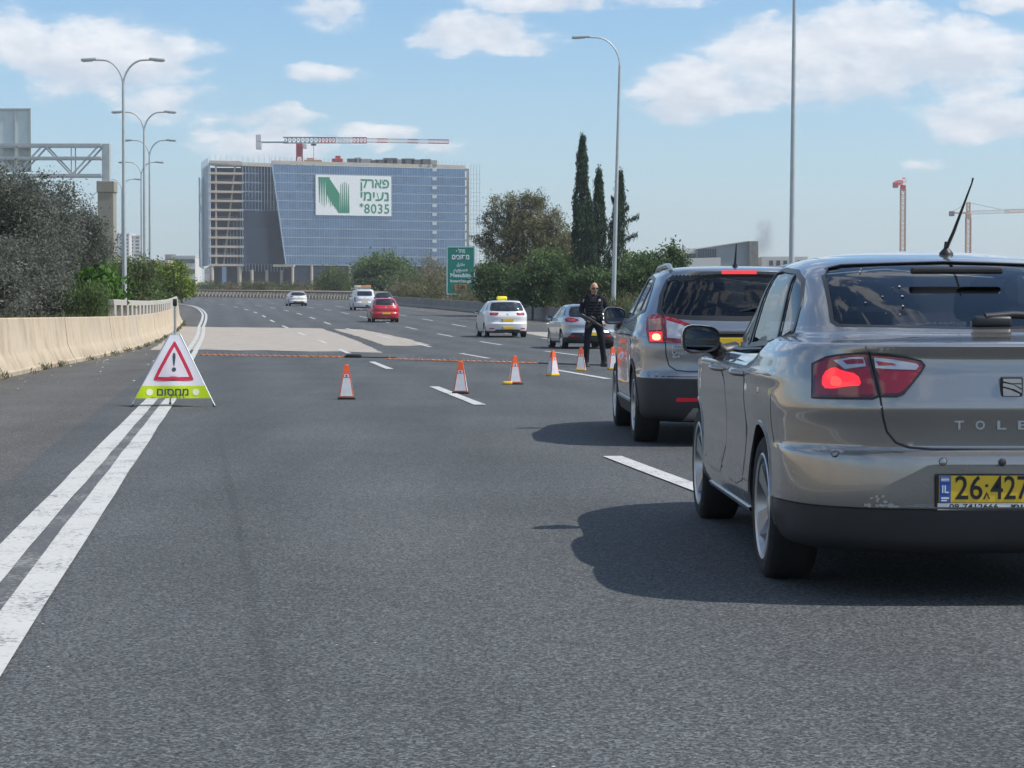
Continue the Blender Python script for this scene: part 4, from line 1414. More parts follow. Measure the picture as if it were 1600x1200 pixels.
def cypress(label, px, Y, topy, w, n, curl=0.0, ragged=0.0):
    b = foot(px, Y, .7)
    top = cpt(px, topy, Y)
    h = top.z - b[2]
    rng = np.random.default_rng(int(px * 7 + Y))
    t = thing('cypress_tree', label, 'tree', b, 0, 'cypress trees beside the lamp post')
    k = n // 20
    u = rng.random(k) ** .85
    ang = rng.random(k) * 2 * math.pi
    rad = w / 2 * np.where(u < .12, .75 + 2 * u, (1 - ((u - .12) / .88) ** 1.6) ** .8) * (.72 + .28 * rng.random(k)) + .03
    rad *= 1 + .16 * np.sin(u * 23 + ang * 2) + ragged * np.maximum(0, rng.normal(size=k)) * (u > .25)
    cx = np.cos(ang) * rad + curl * np.maximum(0, (u - .9) * 10) ** 2 * .25 + ragged * .3 * np.sin(u * 9)
    cc = np.stack([cx, np.sin(ang) * rad, u * h * .985 + .1], 1)
    p = np.repeat(cc, 20, axis=0) + rng.normal(size=(k * 20, 3)) * np.array([.075, .075, .20])
    link('crown', quads_np('crown', leaf_quads(p, .17, .30, rng, 1.1), LEAF['cypress']), t)
    mb = MB().tube([(0, 0, -.5), (0, 0, h * .4), (0, 0, h * .85)], [.15, .10, .03], 8)
    for j in range(14):
        a, z_ = rng.random() * 6.28, h * (.1 + .06 * j)
        rr_ = w * .35 * (1 - z_ / h)
        mb.tube([(0, 0, z_), (math.cos(a) * rr_, math.sin(a) * rr_, z_ + .8)], [.03, .01], 5)
    mb.build('trunk', MT['bark'], t, 60)
    if ragged:
        bq = []
        for (z_, dx, L) in ((.62, 1.0, 1.0), (.50, 1.2, .7), (.78, -.5, .6), (.70, .6, .8)):
            c0 = np.array([0, 0, h * z_])
            tt = rng.random(260)
            q_ = c0 + np.stack([dx * (w * .3 + tt * L), rng.normal(size=260) * .08, tt ** .7 * .6 * L + rng.normal(size=260) * .09], 1)
            bq.append(leaf_quads(q_, .16, .3, rng, .8))
        link('side_branch', quads_np('side_branch', np.concatenate(bq), LEAF['cypress']), t)
    return t


cypress('tallest slender cypress, leftmost of the group by the lamp post', 909, 134, 214, 1.30, 17000, .35)
cypress('middle cypress with a thin bent tip', 935, 138, 268, 1.25, 13000, .25)
cypress('short cypress squeezed between the tallest and the middle one', 921, 131, 318, .95, 8000, 0)
cypress('ragged cypress with stray side branches right behind the lamp post', 966, 136, 272, 1.15, 10000, .45, .34)

# grass tufts and litter along the edges: uncountable, so one mesh each
rng = np.random.default_rng(11)
pts = []
for k in range(2600):
    y_ = rng.uniform(30, 127)
    pts.append((wall_x(y_) - .62 - abs(rng.normal()) * 1.2, y_, zr(y_) + .92 + rng.uniform(0, .16)))
tag(link('dry_grass', quads_np('dry_grass', leaf_quads(np.array(pts), .26, .12, rng, 1.6), LEAF['drygreen'])), kind='stuff')
pts = []
for k in range(7000):
    s_ = rng.uniform(70, 300)
    p = road_pt(s_, right_edge(s_) + .95 + abs(rng.normal()) * 3)
    pts.append((p.x, p.y, p.z + .45 + rng.uniform(0, .3)))
tag(link('dry_grass', quads_np('dry_grass', leaf_quads(np.array(pts), .36, .12, rng, 1.4), LEAF['dry'])), kind='stuff')
pts = []
for k in range(420):
    s_ = rng.uniform(-25, 98)
    p = road_pt(s_, right_edge(s_) + 1.4 + abs(rng.normal()) * 3)
    r_ = rng.uniform(.3, .6)
    pts.append(np.array([p.x, p.y, p.z + .75]) + rng.normal(size=(45, 3)) * np.array([r_, r_, .24]))
tag(link('undergrowth', quads_np('undergrowth', leaf_quads(np.concatenate(pts), .17, .35, rng, .4), LEAF['drygreen'])), kind='stuff')
MT['litter'] = mat('pale_litter', (.62, .60, .56), .8)
MT['grit'] = mat('loose_grit', (.15, .13, .10), .95)
v_, f_ = [], []
def chip(x, y_, z, s):
    a = random.uniform(0, 6.28)
    b = len(v_)
    for q in range(4):
        r_ = s * random.uniform(.5, 1)
        v_.append((x + r_ * math.cos(a + q * 1.57), y_ + r_ * math.sin(a + q * 1.57), z + .002))
    v_.append((x, y_, z + s * .35))
    for q in range(4): f_.append((b + q, b + (q + 1) % 4, b + 4))
for k in range(46):
    y_ = random.uniform(28, 75)
    chip(wall_x(y_) + .15 + abs(random.gauss(0, .9)), y_, zr(y_), random.uniform(.012, .045))
for k in range(60):
    chip(random.uniform(-2.5, 2.5), random.uniform(5, 14), 0, random.uniform(.003, .008))
for s_ in (88, 120, 131, 147):
    p = road_pt(s_, right_edge(s_) - 1.6)
    chip(p.x, p.y, p.z, .22)
tag(link('paper_litter', new_mesh('paper_litter', v_, f_, MT['litter'])), kind='stuff')
v_, f_ = [], []
for k in range(900):
    y_ = random.uniform(24, 126)
    chip(wall_x(y_) + .02 + abs(random.gauss(0, .22)), y_, zr(y_), random.uniform(.01, .05))
tag(link('grit', new_mesh('grit', v_, f_, MT['grit'])), kind='stuff')
# ------------------------------------------------------------------ cars
def pchip(y, n_per):
    """monotone cubic through rows of y (K,P); n_per[i] samples in interval i"""
    K = len(y)
    d = np.diff(y, axis=0)
    m = np.zeros_like(y)
    for i in range(1, K - 1):
        a, b = d[i - 1], d[i]
        ok = a * b > 0
        m[i] = np.where(ok, 2 * a * b / np.where(ok, a + b, 1), 0)
    m[0], m[-1] = d[0], d[-1]
    out = []
    for i in range(K - 1):
        for t in np.arange(n_per[i]) / n_per[i]:
            h0, h1, h2, h3 = 2 * t ** 3 - 3 * t ** 2 + 1, t ** 3 - 2 * t ** 2 + t, -2 * t ** 3 + 3 * t ** 2, t ** 3 - t ** 2
            out.append(y[i] * h0 + m[i] * h1 + y[i + 1] * h2 + m[i + 1] * h3)
    out.append(y[-1])
    return np.array(out)


def resample(p, n):
    s = np.concatenate([[0], np.cumsum(np.linalg.norm(np.diff(p, axis=0), axis=1))])
    t = np.linspace(0, s[-1], n)
    return np.stack([np.interp(t, s, p[:, k]) for k in range(p.shape[1])], 1)


def ring(row, nq, ns):
    z, yr, yf, w, clr, nr, clf, nf = row
    clr = min(clr, (yf - yr) * .49)
    clf = min(clf, (yf - yr) * .49)
    a = np.linspace(0, math.pi / 2, 160)
    q = lambda cl, n: np.stack([w * np.sin(a) ** (2 / n), cl * (1 - np.cos(a) ** (2 / n))], 1)
    rq = resample(q(clr, nr), nq)
    rq[:, 1] += yr
    fq = resample(q(clf, nf), nq)
    fq[:, 1] = yf - fq[:, 1]
    side = np.stack([np.full(ns, w), np.linspace(yr + clr, yf - clf, ns + 2)[1:-1]], 1)
    half = np.concatenate([rq, side, fq[::-1]])
    left = half[1:-1][::-1] * np.array([-1, 1])
    full = np.concatenate([half, left])
    return np.concatenate([full, np.full((len(full), 1), z)], 1)


class Body:
    def __init__(self, rows, h=.02, nq=24, ns=44, deform=None):
        rows = np.array(rows, float)
        n_per = []
        for a, b in zip(rows, rows[1:]):
            dist = math.hypot(b[0] - a[0], max(abs(b[1] - a[1]), abs(b[3] - a[3]) * .8))
            n_per.append(max(2, int(math.ceil(dist / h))))
        R_ = pchip(rows, n_per)
        rings = [ring(r, nq, ns) for r in R_]
        V = np.concatenate(rings)
        if deform is not None: V = deform(V)
        N, Mr = len(rings[0]), len(rings)
        idx = np.arange(Mr * N).reshape(Mr, N)
        nx_ = np.roll(idx, -1, axis=1)
        F = np.stack([idx[:-1], nx_[:-1], nx_[1:], idx[1:]], -1).reshape(-1, 4).tolist()
        self.V, self.N, self.Mr = V, N, Mr
        F.append(list(range(N))[::-1])
        F.append([(Mr - 1) * N + k for k in range(N)])
        self.F = F
        me = new_mesh('tmp', V, F, [], True)
        self.normals = [Vector(v.normal) for v in me.vertices]
        tris = []
        for f in F[:-2]:
            tris += [(f[0], f[1], f[2]), (f[0], f[2], f[3])]
        self.tris = tris
        self.vv = [Vector(v) for v in V]
        self.bvh = BVHTree.FromPolygons(self.vv, tris)
        bpy.data.meshes.remove(me)

    DIRS = {'rear': Vector((0, 1, 0)), 'front': Vector((0, -1, 0)), 'left': Vector((1, 0, 0)), 'right': Vector((-1, 0, 0)), 'top': Vector((0, 0, -1))}

    def hit(self, u, v, view):
        o = {'rear': (u, -3, v), 'front': (u, 9, v), 'left': (-4, u, v), 'right': (4, u, v), 'top': (u, v, 5)}[view]
        loc, nrm, i, d = self.bvh.ray_cast(Vector(o), self.DIRS[view])
        if loc is None:
            loc, nrm, i, d = self.bvh.find_nearest(Vector({'rear': (u, 0, v), 'front': (u, 4.3, v), 'left': (-.85, u, v), 'right': (.85, u, v), 'top': (u, v, 1.4)}[view]))
        t = self.tris[i]
        w = poly_3d_calc([self.vv[k] for k in t], loc)
        n = (self.normals[t[0]] * w[0] + self.normals[t[1]] * w[1] + self.normals[t[2]] * w[2])
        n.normalize()
        return loc, n

    def patch(self, name, poly, view, off, m_, parent, step=.035, skirt=.012, smooth_it=0, depth=None):
        """a panel that follows the body: polygon drawn in a view, laid on the surface"""
        for _ in range(smooth_it): poly = chaikin(poly)
        dens = []
        for a, b in zip(poly, list(poly[1:]) + [poly[0]]):
            k = max(1, int(math.hypot(b[0] - a[0], b[1] - a[1]) / step))
            dens += [(a[0] + (b[0] - a[0]) * i / k, a[1] + (b[1] - a[1]) * i / k) for i in range(k)]
        pts = [Vector(p) for p in dens]
        n0 = len(pts)
        x0, x1 = min(p[0] for p in dens), max(p[0] for p in dens)
        y0, y1 = min(p[1] for p in dens), max(p[1] for p in dens)
        u = x0 + step * .5
        while u < x1:
            v = y0 + step * .5
            while v < y1:
                pts.append(Vector((u, v)))
                v += step
            u += step
        r = delaunay_2d_cdt(pts, [], [list(range(n0))], 1, 1e-6)
        used = sorted({i for f in r[2] for i in f})
        rem = {o: k for k, o in enumerate(used)}
        vs_, ns_ = [], []
        for i_ in used:
            p = r[0][i_]
            loc, n = self.hit(p[0], p[1], view)
            vs_.append(loc + n * off)
            ns_.append(n)
        dv = self.DIRS[view]
        fs = []
        for f in r[2]:
            f = [rem[i] for i in f]
            e = (vs_[f[1]] - vs_[f[0]]).cross(vs_[f[2]] - vs_[f[0]])
            if e.dot(ns_[f[0]] + ns_[f[1]] + ns_[f[2]]) < 0: f.reverse()
            fs.append(f)
        cnt = {}
        for f in fs:
            for i in range(len(f)):
                e = (f[i], f[(i + 1) % len(f)])
                cnt[e] = 1
        base = len(vs_)
        low = {}
        allv, alln = list(vs_), list(ns_)
        sk = []
        for (a, b) in cnt:
            if (b, a) not in cnt:
                for q in (a, b):
                    if q not in low:
                        low[q] = len(allv)
                        allv.append(vs_[q] - ns_[q] * (off + skirt))
                        alln.append(ns_[q])
                sk.append([b, a, low[a], low[b]])
        me = new_mesh(name, allv, fs + sk, m_, True)
        me.normals_split_custom_set_from_vertices([tuple(n) for n in alln])
        return link(name, me, parent)

    def ribbon(self, name, line, view, width, off, m_, parent, step=.02, closed=False, smooth_it=0, raised=0.0):
        """a strip of given width laid along a line drawn in a view"""
        line = list(line)
        for _ in range(smooth_it): line = chaikin(line) if closed else chaikin_open(line)
        if closed: line.append(line[0])
        dens = []
        for a, b in zip(line, line[1:]):
            k = max(1, int(math.hypot(b[0] - a[0], b[1] - a[1]) / step))
            dens += [(a[0] + (b[0] - a[0]) * i / k, a[1] + (b[1] - a[1]) * i / k) for i in range(k)]
        if not closed: dens.append(line[-1])
        H = [self.hit(u, v, view) for u, v in dens]
        n = len(H)
        vs_, ns_, fs = [], [], []
        for i in range(n):
            p0, p1 = H[(i - 1) % n if closed else max(i - 1, 0)][0], H[(i + 1) % n if closed else min(i + 1, n - 1)][0]
            t = (p1 - p0)
            t = t.normalized() if t.length > 1e-7 else Vector((0, 0, 1))
            loc, nr = H[i]
            s = t.cross(nr).normalized()
            for sg, o in ((-1, -.004), (-1, off), (1, off), (1, -.004)):
                vs_.append(loc + s * sg * width / 2 + nr * o)
                ns_.append(nr)
        m = n if closed else n - 1
        for i in range(m):
            j = (i + 1) % n
            for k in range(3):
                fs.append((i * 4 + k, i * 4 + k + 1, j * 4 + k + 1, j * 4 + k))
        me = new_mesh(name, vs_, fs, m_, True)
        bm = bmesh.new()
        bm.from_mesh(me)
        bmesh.ops.recalc_face_normals(bm, faces=bm.faces)
        bm.to_mesh(me)
        bm.free()
        me.set_sharp_from_angle(angle=R(40))
        return link(name, me, parent)


def chaikin(p):
    out = []
    for a, b in zip(p, list(p[1:]) + [p[0]]):
        out += [(a[0] * .75 + b[0] * .25, a[1] * .75 + b[1] * .25), (a[0] * .25 + b[0] * .75, a[1] * .25 + b[1] * .75)]
    return out


def chaikin_open(p):
    out = [p[0]]
    for a, b in zip(p, p[1:]):
        out += [(a[0] * .75 + b[0] * .25, a[1] * .75 + b[1] * .25), (a[0] * .25 + b[0] * .75, a[1] * .25 + b[1] * .75)]
    return out + [p[-1]]


def mir(p):
    return [(-a, b) for a, b in reversed(p)]


def cut(ob_me, cutters):
    """difference of a closed mesh and a list of closed meshes"""
    o = bpy.data.objects.new('tmp_body', ob_me)
    COL.objects.link(o)
    tmp = []
    for c in cutters:
        k = bpy.data.objects.new('tmp_cut', c)
        COL.objects.link(k)
        tmp.append(k)
        md = o.modifiers.new('cut', 'BOOLEAN')
        md.operation = 'DIFFERENCE'
        md.object = k
        md.solver = 'EXACT'
        md.material_mode = 'TRANSFER'
    dg = bpy.context.evaluated_depsgraph_get()
    me = bpy.data.meshes.new_from_object(o.evaluated_get(dg))
    for k in tmp: bpy.data.objects.remove(k)
    bpy.data.objects.remove(o)
    return me


WHEELS = {}


def wheel_meshes(rad, wid, rim_r, spokes, style, m_rim):
    key = (rad, wid, rim_r, spokes, style, m_rim.name)
    if key in WHEELS: return WHEELS[key]
    w = wid / 2
    t = MB().lathe([(rim_r - .015, -w * .8), (rim_r + .012, -w * .95), (rad - .035, -w * 1.02), (rad - .010, -w * .86), (rad, -w * .55), (rad - .004, -w * .2), (rad, 0), (rad - .004, w * .2),
                    (rad, w * .55), (rad - .010, w * .86), (rad - .035, w * 1.02), (rim_r + .012, w * .95), (rim_r - .015, w * .8)], 40)
    tyre = t.mesh('tyre', MT['rubber'], 50)
    # the outer side is -x
    m = MB()
    m.lathe([(rim_r + .013, -w * .93), (rim_r + .004, -w * .99), (rim_r - .012, -w * .93), (rim_r - .03, -w * .5), (rim_r - .05, w * .6)], 40)
    m.cur = 0
    if spokes:
        for k in range(spokes):
            a0 = 2 * math.pi * k / spokes
            for da in ((-.13, .13) if style == 'twin' else (0,)):
                wd0, wd1 = (.020, .026) if style == 'twin' else (.04, .055)
                pts = []
                for r_, wd, x0, dpt in ((.045, wd0, -w * .62, .035), (rim_r - .02, wd1, -w * .88, .03)):
                    a = a0 + da * (.35 if r_ < .1 else 1)
                    c, s = math.cos(a), math.sin(a)
                    for sg in (-1, 1):
                        for xx in (x0, x0 + dpt):
                            pts.append((xx, c * r_ - s * sg * wd, s * r_ + c * sg * wd))
                m.add(pts, [(0, 1, 3, 2), (4, 6, 7, 5), (0, 2, 6, 4), (1, 5, 7, 3), (0, 4, 5, 1), (2, 3, 7, 6)])
        m.lathe([(0.0, -w * .72), (.04, -w * .72), (.062, -w * .64), (.066, -w * .3)], 20)
    else:
        m.lathe([(0.0, -w * .82), (.06, -w * .82), (.10, -w * .74), (rim_r - .05, -w * .86), (rim_r - .012, -w * .93)], 30)
    rim = m.mesh('rim', m_rim, 35)
    d = MB().lathe([(0, -w * .15), (rim_r * .72, -w * .15), (rim_r * .72, w * .2), (rim_r - .03, w * .3)], 24).mesh('brake_disc', MT['alloy_dark'], 35)
    WHEELS[key] = (tyre, rim, d)
    return WHEELS[key]


def add_wheels(root, ax, half, rad, wid, rim_r, spokes=5, style='twin', m_rim=None, disc=True):
    ms = wheel_meshes(rad, wid, rim_r, spokes, style, m_rim or MT['alloy'])
    for y in ax:
        for sd in (-1, 1):
            e = bpy.data.objects.new('wheel', None)
            COL.objects.link(e)
            e.parent = root
            e.location = (sd * (half - wid / 2), y, rad - .012)
            e.rotation_euler = (random.uniform(0, 1.2), 0, 0 if sd < 0 else math.pi)
            link('tyre', ms[0], e)
            link('rim', ms[1], e)
            if disc: link('brake_disc', ms[2], e)


def arch_cutter(ax, half, rad, depth=.27):
    mb = MB()
    for y in ax:
        for sd in (-1, 1):
            mb.lathe([(0.0, sd * (half - depth)), (rad, sd * (half - depth)), (rad, sd * (half + .3)), (0.0, sd * (half + .3))], 48, 'X', (0, y, rad * .90))
    return mb


def finish_body(B, mats, matfn, cutters):
    me = new_mesh('body', B.V, B.F, mats, True)
    cz = np.zeros(len(me.polygons) * 3)
    me.polygons.foreach_get('center', cz)
    cz = cz.reshape(-1, 3)
    me.polygons.foreach_set('material_index', matfn(cz).astype(np.int32))
    out = cut(me, cutters)
    out.polygons.foreach_set('use_smooth', [True] * len(out.polygons))
    out.set_sharp_from_angle(angle=R(28))
    return out


def prism_mesh(poly, view, a0, a1, m_):
    """closed solid: polygon in a view swept from a0 to a1 along the view axis"""
    n = len(poly)
    mk = {'rear': lambda u, v, d: (u, d, v), 'left': lambda u, v, d: (d, u, v)}[view]
    vs_ = [mk(u, v, a0) for u, v in poly] + [mk(u, v, a1) for u, v in poly]
    fs = [list(range(n)), list(range(n, 2 * n))[::-1]] + [[(i + 1) % n, i, i + n, (i + 1) % n + n] for i in range(n)]
    me = new_mesh('cut', vs_, fs, m_)
    bm = bmesh.new()
    bm.from_mesh(me)
    bmesh.ops.recalc_face_normals(bm, faces=bm.faces)
    bm.to_mesh(me)
    bm.free()
    return me


def cavity_mesh(rows, zf, inset, top, m_):
    """hollow of the cabin: the body rows from zf up, drawn in on every side"""
    rows = [list(r) for r in rows if r[0] > zf + .03 and r[0] < top]
    base = list(rows[0])
    base[0] = zf
    rows = [base] + rows
    R_ = [[r[0], r[1] + inset * 1.4, r[2] - inset * 1.4, max(.05, r[3] - inset), r[4], r[5], r[6], r[7]] for r in rows]
    rings = [ring(r, 12, 14) for r in R_]
    V = np.concatenate(rings)
    N, Mr = len(rings[0]), len(rings)
    F = []
    for i in range(Mr - 1):
        for k in range(N):
            F.append((i * N + k, i * N + (k + 1) % N, (i + 1) * N + (k + 1) % N, (i + 1) * N + k))
    F.append(tuple(range(N))[::-1])
    F.append(tuple((Mr - 1) * N + k for k in range(N)))
    return new_mesh('cavity', V, F, m_)


def number_plate(root, B, z, w=.52, h=.11, y=None, name='number_plate', digits=True, x=0.0):
    loc, n = B.hit(x, z, 'rear')
    yy = (y if y is not None else loc.y - .014)
    p = MB().rbox((x, yy, z), (w, .012, h), .004).build(name, MT['plate'], root)
    MB().box((x - w / 2 + .025, yy - .0068, z), (.045, .002, h * .9)).build('blue_band', MT['plate_blue'], p)
    return p


MT['plate_blue'] = mat('plate_blue', (.03, .10, .38), .45)
MT['paint_taupe'] = car_paint('paint_taupe_metallic', (.285, .28, .268), .78, .25, .25)
MT['paint_grey'] = car_paint('paint_grey_metallic', (.23, .25, .275), .72, .28, .25)
MT['paint_silver'] = car_paint('paint_silver_blue', (.42, .46, .50), .6, .33, .2)
MT['paint_white'] = car_paint('paint_white', (.74, .74, .74), 0, .4)
MT['paint_red'] = car_paint('paint_red', (.52, .016, .03), 0, .35)
MT['paint_black'] = car_paint('paint_dark_blue', (.02, .024, .034), .3, .3)
MT['clad'] = mat('bumper_cladding', (.034, .035, .038), .55, var=.15, scale=6)
MT['skid'] = mat('skid_plate', (.30, .30, .30), .4, .4)
MT['glass_rear'] = window_glass('rear_window_glass', (.36, .40, .44))
MT['glass_tint'] = window_glass('side_window_glass', (.20, .23, .26))
MT['glass_clear'] = window_glass('windscreen_glass', (.72, .78, .76))
MT['mirror'] = mat('mirror_glass', (.62, .66, .70), .02, 1.0)
MT['scratch'] = mat('scuffed_primer', (.46, .45, .42), .7)


def seats(root, rows, half, zb):
    """front pair and rear bench with head rests"""
    for (y, xs_, wd, ht) in rows:
        for x in xs_:
            q = Matrix.Rotation(R(14), 3, 'X')
            MB().rbox((x, y, zb + ht * .42), (wd, .13, ht * .78), .05, q).rbox((x, y + .22, zb + .08), (wd, .46, .14), .05).build('seat', MT['seat'], root, 40)
            hr = [x] if wd < .7 else [x - wd * .3, x + wd * .3]
            for hx in hr:
                MB().rbox((hx, y - .10, zb + ht + .0), (.25, .10, .17), .045, q).box((hx - .05, y - .075, zb + ht * .85), (.014, .014, .16)).box((hx + .05, y - .075, zb + ht * .85), (.014, .014, .16)).build('head_rest', MT['seat'], root, 40)


def wing_mirror(root, x, y, z, w, h, m_shell, sd=-1, arm_x=.83):
    """shell, glass facing back, stalk to the door"""
    t = MB()
    seg = 20
    prof = []
    for k in range(seg):
        a = 2 * math.pi * k / seg
        e = 2 / 3.2
        px = math.copysign(abs(math.cos(a)) ** e, math.cos(a)) * w / 2
        pz = math.copysign(abs(math.sin(a)) ** e, math.sin(a)) * h / 2 * (1.0 + .12 * (-sd) * -px / (w / 2))
        prof.append((px, pz))
    lay = [(0.0, 1.0), (.03, 1.03), (.09, .93), (.15, .66), (.175, .30)]
    vs_, fs = [], []
    for dy, k in lay:
        for px, pz in prof: vs_.append((x + px * k, y + dy + px * sd * -.18, z + pz * k))
    for i in range(len(lay) - 1):
        for k in range(seg):
            fs.append((i * seg + k, i * seg + (k + 1) % seg, (i + 1) * seg + (k + 1) % seg, (i + 1) * seg + k))
    fs.append(tuple((len(lay) - 1) * seg + k for k in range(seg)))
    t.add(vs_, fs)
    sh = t.build('wing_mirror', m_shell, root, 50)
    r_ = MB()
    vs_ = []
    for (k, dy) in ((1.0, 0), (1.0, -.006), (.86, -.004), (.86, .004)):
        for px, pz in prof: vs_.append((x + px * k, y + dy + px * sd * -.18, z + pz * k))
    fs = []
    for i in range(3):
        for k in range(seg): fs.append((i * seg + k, i * seg + (k + 1) % seg, (i + 1) * seg + (k + 1) % seg, (i + 1) * seg + k))
    r_.add(vs_, fs).build('mirror_rim', MT['black'], sh, 50)
    vs_ = [(x + px * .88, y + .003 + px * sd * -.18, z + pz * .88) for px, pz in prof]
    MB().add(vs_, [tuple(range(seg))]).build('mirror_glass', MT['mirror'], sh)
    MB().tube([(x - sd * w * .38, y + .06, z - h * .30), (sd * (arm_x + .02), y + .10, z - h * .52), (sd * (arm_x - .06), y + .13, z - h * .50)], [.045, .05, .06], 8).build('mirror_arm', MT['black'], sh, 50)
    return sh


def door_handle(root, B, y, z, view, m_):
    loc, n = B.hit(y, z, view)
    sd = -1 if view == 'left' else 1
    h = MB()
    h.tube([(loc.x - sd * .01, y - .10, z), (loc.x + sd * .035, y - .07, z + .005), (loc.x + sd * .04, y, z + .008), (loc.x + sd * .035, y + .07, z + .005), (loc.x - sd * .01, y + .10, z)], [.014, .016, .017, .016, .014], 8)
    return h.build('handle', m_, root, 50)


# ---- the silver saloon in the foreground
def make_saloon():
    root = thing('parked_car', 'taupe grey saloon car filling the right edge with its brake lamp glowing', 'car', (1.93, 7.96, 0), R(.9), 'cars queuing on the right')
    a, b = (.85, 3.6, 1.1, 2.6), (.85, 3.0, .9, 2.6)
    rows = [(.17, .45, 4.0, .58, .5, 3, .5, 3), (.176, .30, 4.15, .72, .6, 3, .6, 3), (.20, .13, 4.33, .79, .7, 3.2, .8, 3), (.25, .055, 4.41, .822, .8, 3.4, .9, 3),
            (.36, .020, 4.46, .838, .85, 3.5, 1, 2.8), (.374, .018, 4.46, .840, .85, 3.5, 1, 2.8), (.382, .003, 4.465, .845, .85, 3.5, 1, 2.8), (.45, -.004, 4.475, .849, .86, 3.5, 1, 2.7), (.55, .000, 4.48, .852, .87, 3.5, 1, 2.7),
            (.582, .006, 4.475, .852, .87, 3.5, *a[2:]), (.596, .034, 4.47, .852, .87, 3.5, *a[2:]), (.615, .052, 4.465, .852, .87, 3.5, *a[2:]), (.69, .046, 4.45, .853, .87, 3.5, *a[2:]),
            (.762, .030, 4.42, .853, .87, 3.5, *a[2:]), (.785, .033, 4.40, .853, .87, 3.5, *a[2:]), (.86, .052, 4.30, .852, .87, 3.5, *a[2:]), (.92, .066, 4.12, .847, .87, 3.4, *a[2:]),
            (.962, .070, 3.9, .836, .86, 3.3, *a[2:]), (.990, .056, 3.7, .818, .85, 3.2, *a[2:]), (1.004, .050, 3.55, .805, .85, 3.2, *a[2:]), (1.014, .064, 3.45, .798, .85, 3.2, *a[2:]),
            (1.022, .11, 3.42, .785, .95, 3.1, *a[2:]), (1.038, .30, 3.37, .765, 1.5, 3.1, *a[2:]), (1.052, .47, 3.32, .742, 2.1, 3.4, *a[2:]), (1.075, .53, 3.27, .730, 2.1, 3.5, *b[2:]),
            (1.20, .80, 2.98, .682, 1.5, 4.0, *b[2:]), (1.30, 1.04, 2.74, .638, 1.05, 4.4, *b[2:]), (1.36, 1.20, 2.60, .598, .85, 4.0, *b[2:]), (1.392, 1.32, 2.50, .550, .7, 3.4, .8, 2.8),
            (1.418, 1.50, 2.36, .47, .6, 2.5, .6, 2.5), (1.440, 1.73, 2.2, .34, .4, 2.5, .4, 2.5), (1.455, 1.93, 2.08, .17, .2, 2.4, .2, 2.4), (1.457, 1.98, 2.02, .06, .1, 2.2, .1, 2.2)]

    def deform(V):
        V = V.copy()
        x, y, z = V[:, 0], V[:, 1], V[:, 2]
        sm = lambda t: np.clip(t, 0, 1) ** 2 * (3 - 2 * np.clip(t, 0, 1))
        ax_ = np.abs(x)
        rear = y < .6
        # the belt runs lower along the doors than the boot deck; the cabin is fuller towards the front
        V[:, 2] -= .078 * sm((y - 1.0) / .45) * sm((z - .88) / .12) * (1 - sm((z - 1.06) / .26))
        V[:, 0] *= 1 + .02 * sm((y - 1.5) / 1.4) * sm((z - .98) / .06) * (1 - sm((z - 1.25) / .12))
        # crease along the flank through the handles, and the soft hollow below it
        side = sm((ax_ - .70) / .08) * (y > .5) * (y < 4.0)
        V[:, 0] += np.sign(x) * side * (.010 * np.exp(-((z - .875) / .028) ** 2) - .014 * np.exp(-((z - .60) / .13) ** 2) + .012 * np.exp(-((z - .33) / .05) ** 2))
        # fuller haunches over the rear wheels
        V[:, 0] += np.sign(x) * sm((ax_ - .6) / .15) * .012 * np.exp(-((y - 1.05) / .45) ** 2 - ((z - .78) / .16) ** 2)
        return V

    zm = lambda z: z if z < 1.28 else 1.28 + (z - 1.28) * .85
    rows = [(zm(r[0]),) + tuple(r[1:]) for r in rows]
    zp = lambda pl: [(p[0], zm(p[1])) for p in pl]
    B = Body(rows, .015, 30, 56, deform)
    P = MT['paint_taupe']
    DLO = [(1.00, 1.018), (1.13, 1.18), (1.27, 1.278), (1.46, 1.328), (1.90, 1.352), (2.16, 1.342), (2.42, 1.285), (2.66, 1.185), (2.90, 1.075), (3.06, .978), (2.2, .978)]
    rearw = [(-.555, 1.084), (-.572, 1.10), (-.545, 1.30), (-.515, 1.345), (-.45, 1.364), (0, 1.380), (.45, 1.364), (.515, 1.345), (.545, 1.30), (.572, 1.10), (.555, 1.084), (0, 1.072)]
    windscreen = [(-.66, 1.10), (-.56, 1.32), (0, 1.375), (.56, 1.32), (.66, 1.10), (0, 1.085)]
    DLO, rearw, windscreen = zp(DLO), zp(rearw), zp(windscreen)
    cav = cavity_mesh(rows, .74, .055, 1.385, MT['interior'])
    body = finish_body(B, [P, MT['clad'], MT['black']], lambda c: np.where(c[:, 2] < .185, 2, np.where((c[:, 2] < .377) & (c[:, 1] < .72), 1, 0)),
                       [arch_cutter((.985, 3.59), .845, .348).mesh('arch', MT['black']), prism_mesh([(-.33, .548), (-.30, .552), (.30, .552), (.33, .548), (.54, .440), (.55, .425), (.52, .388), (-.52, .388), (-.55, .425), (-.54, .440)], 'rear', -1, .036, P), cav, prism_mesh(rearw, 'rear', -1, 1.75, MT['black']),
                        prism_mesh(DLO, 'left', -1.2, 1.2, MT['black']), prism_mesh(windscreen, 'rear', 2.35, 5, MT['black'])])
    bo = link('body', body, root)
    # rear window
    g = B.patch('rear_window', rearw, 'rear', -.006, MT['glass_rear'], root, .05, .004)
    B.ribbon('window_seal', rearw, 'rear', .018, .0012, MT['trim'], g, .03, True)
    MB().rbox((.0, .98, 1.318), (.40, .03, .03), .01).build('high_brake_lamp', MT['black'], root)
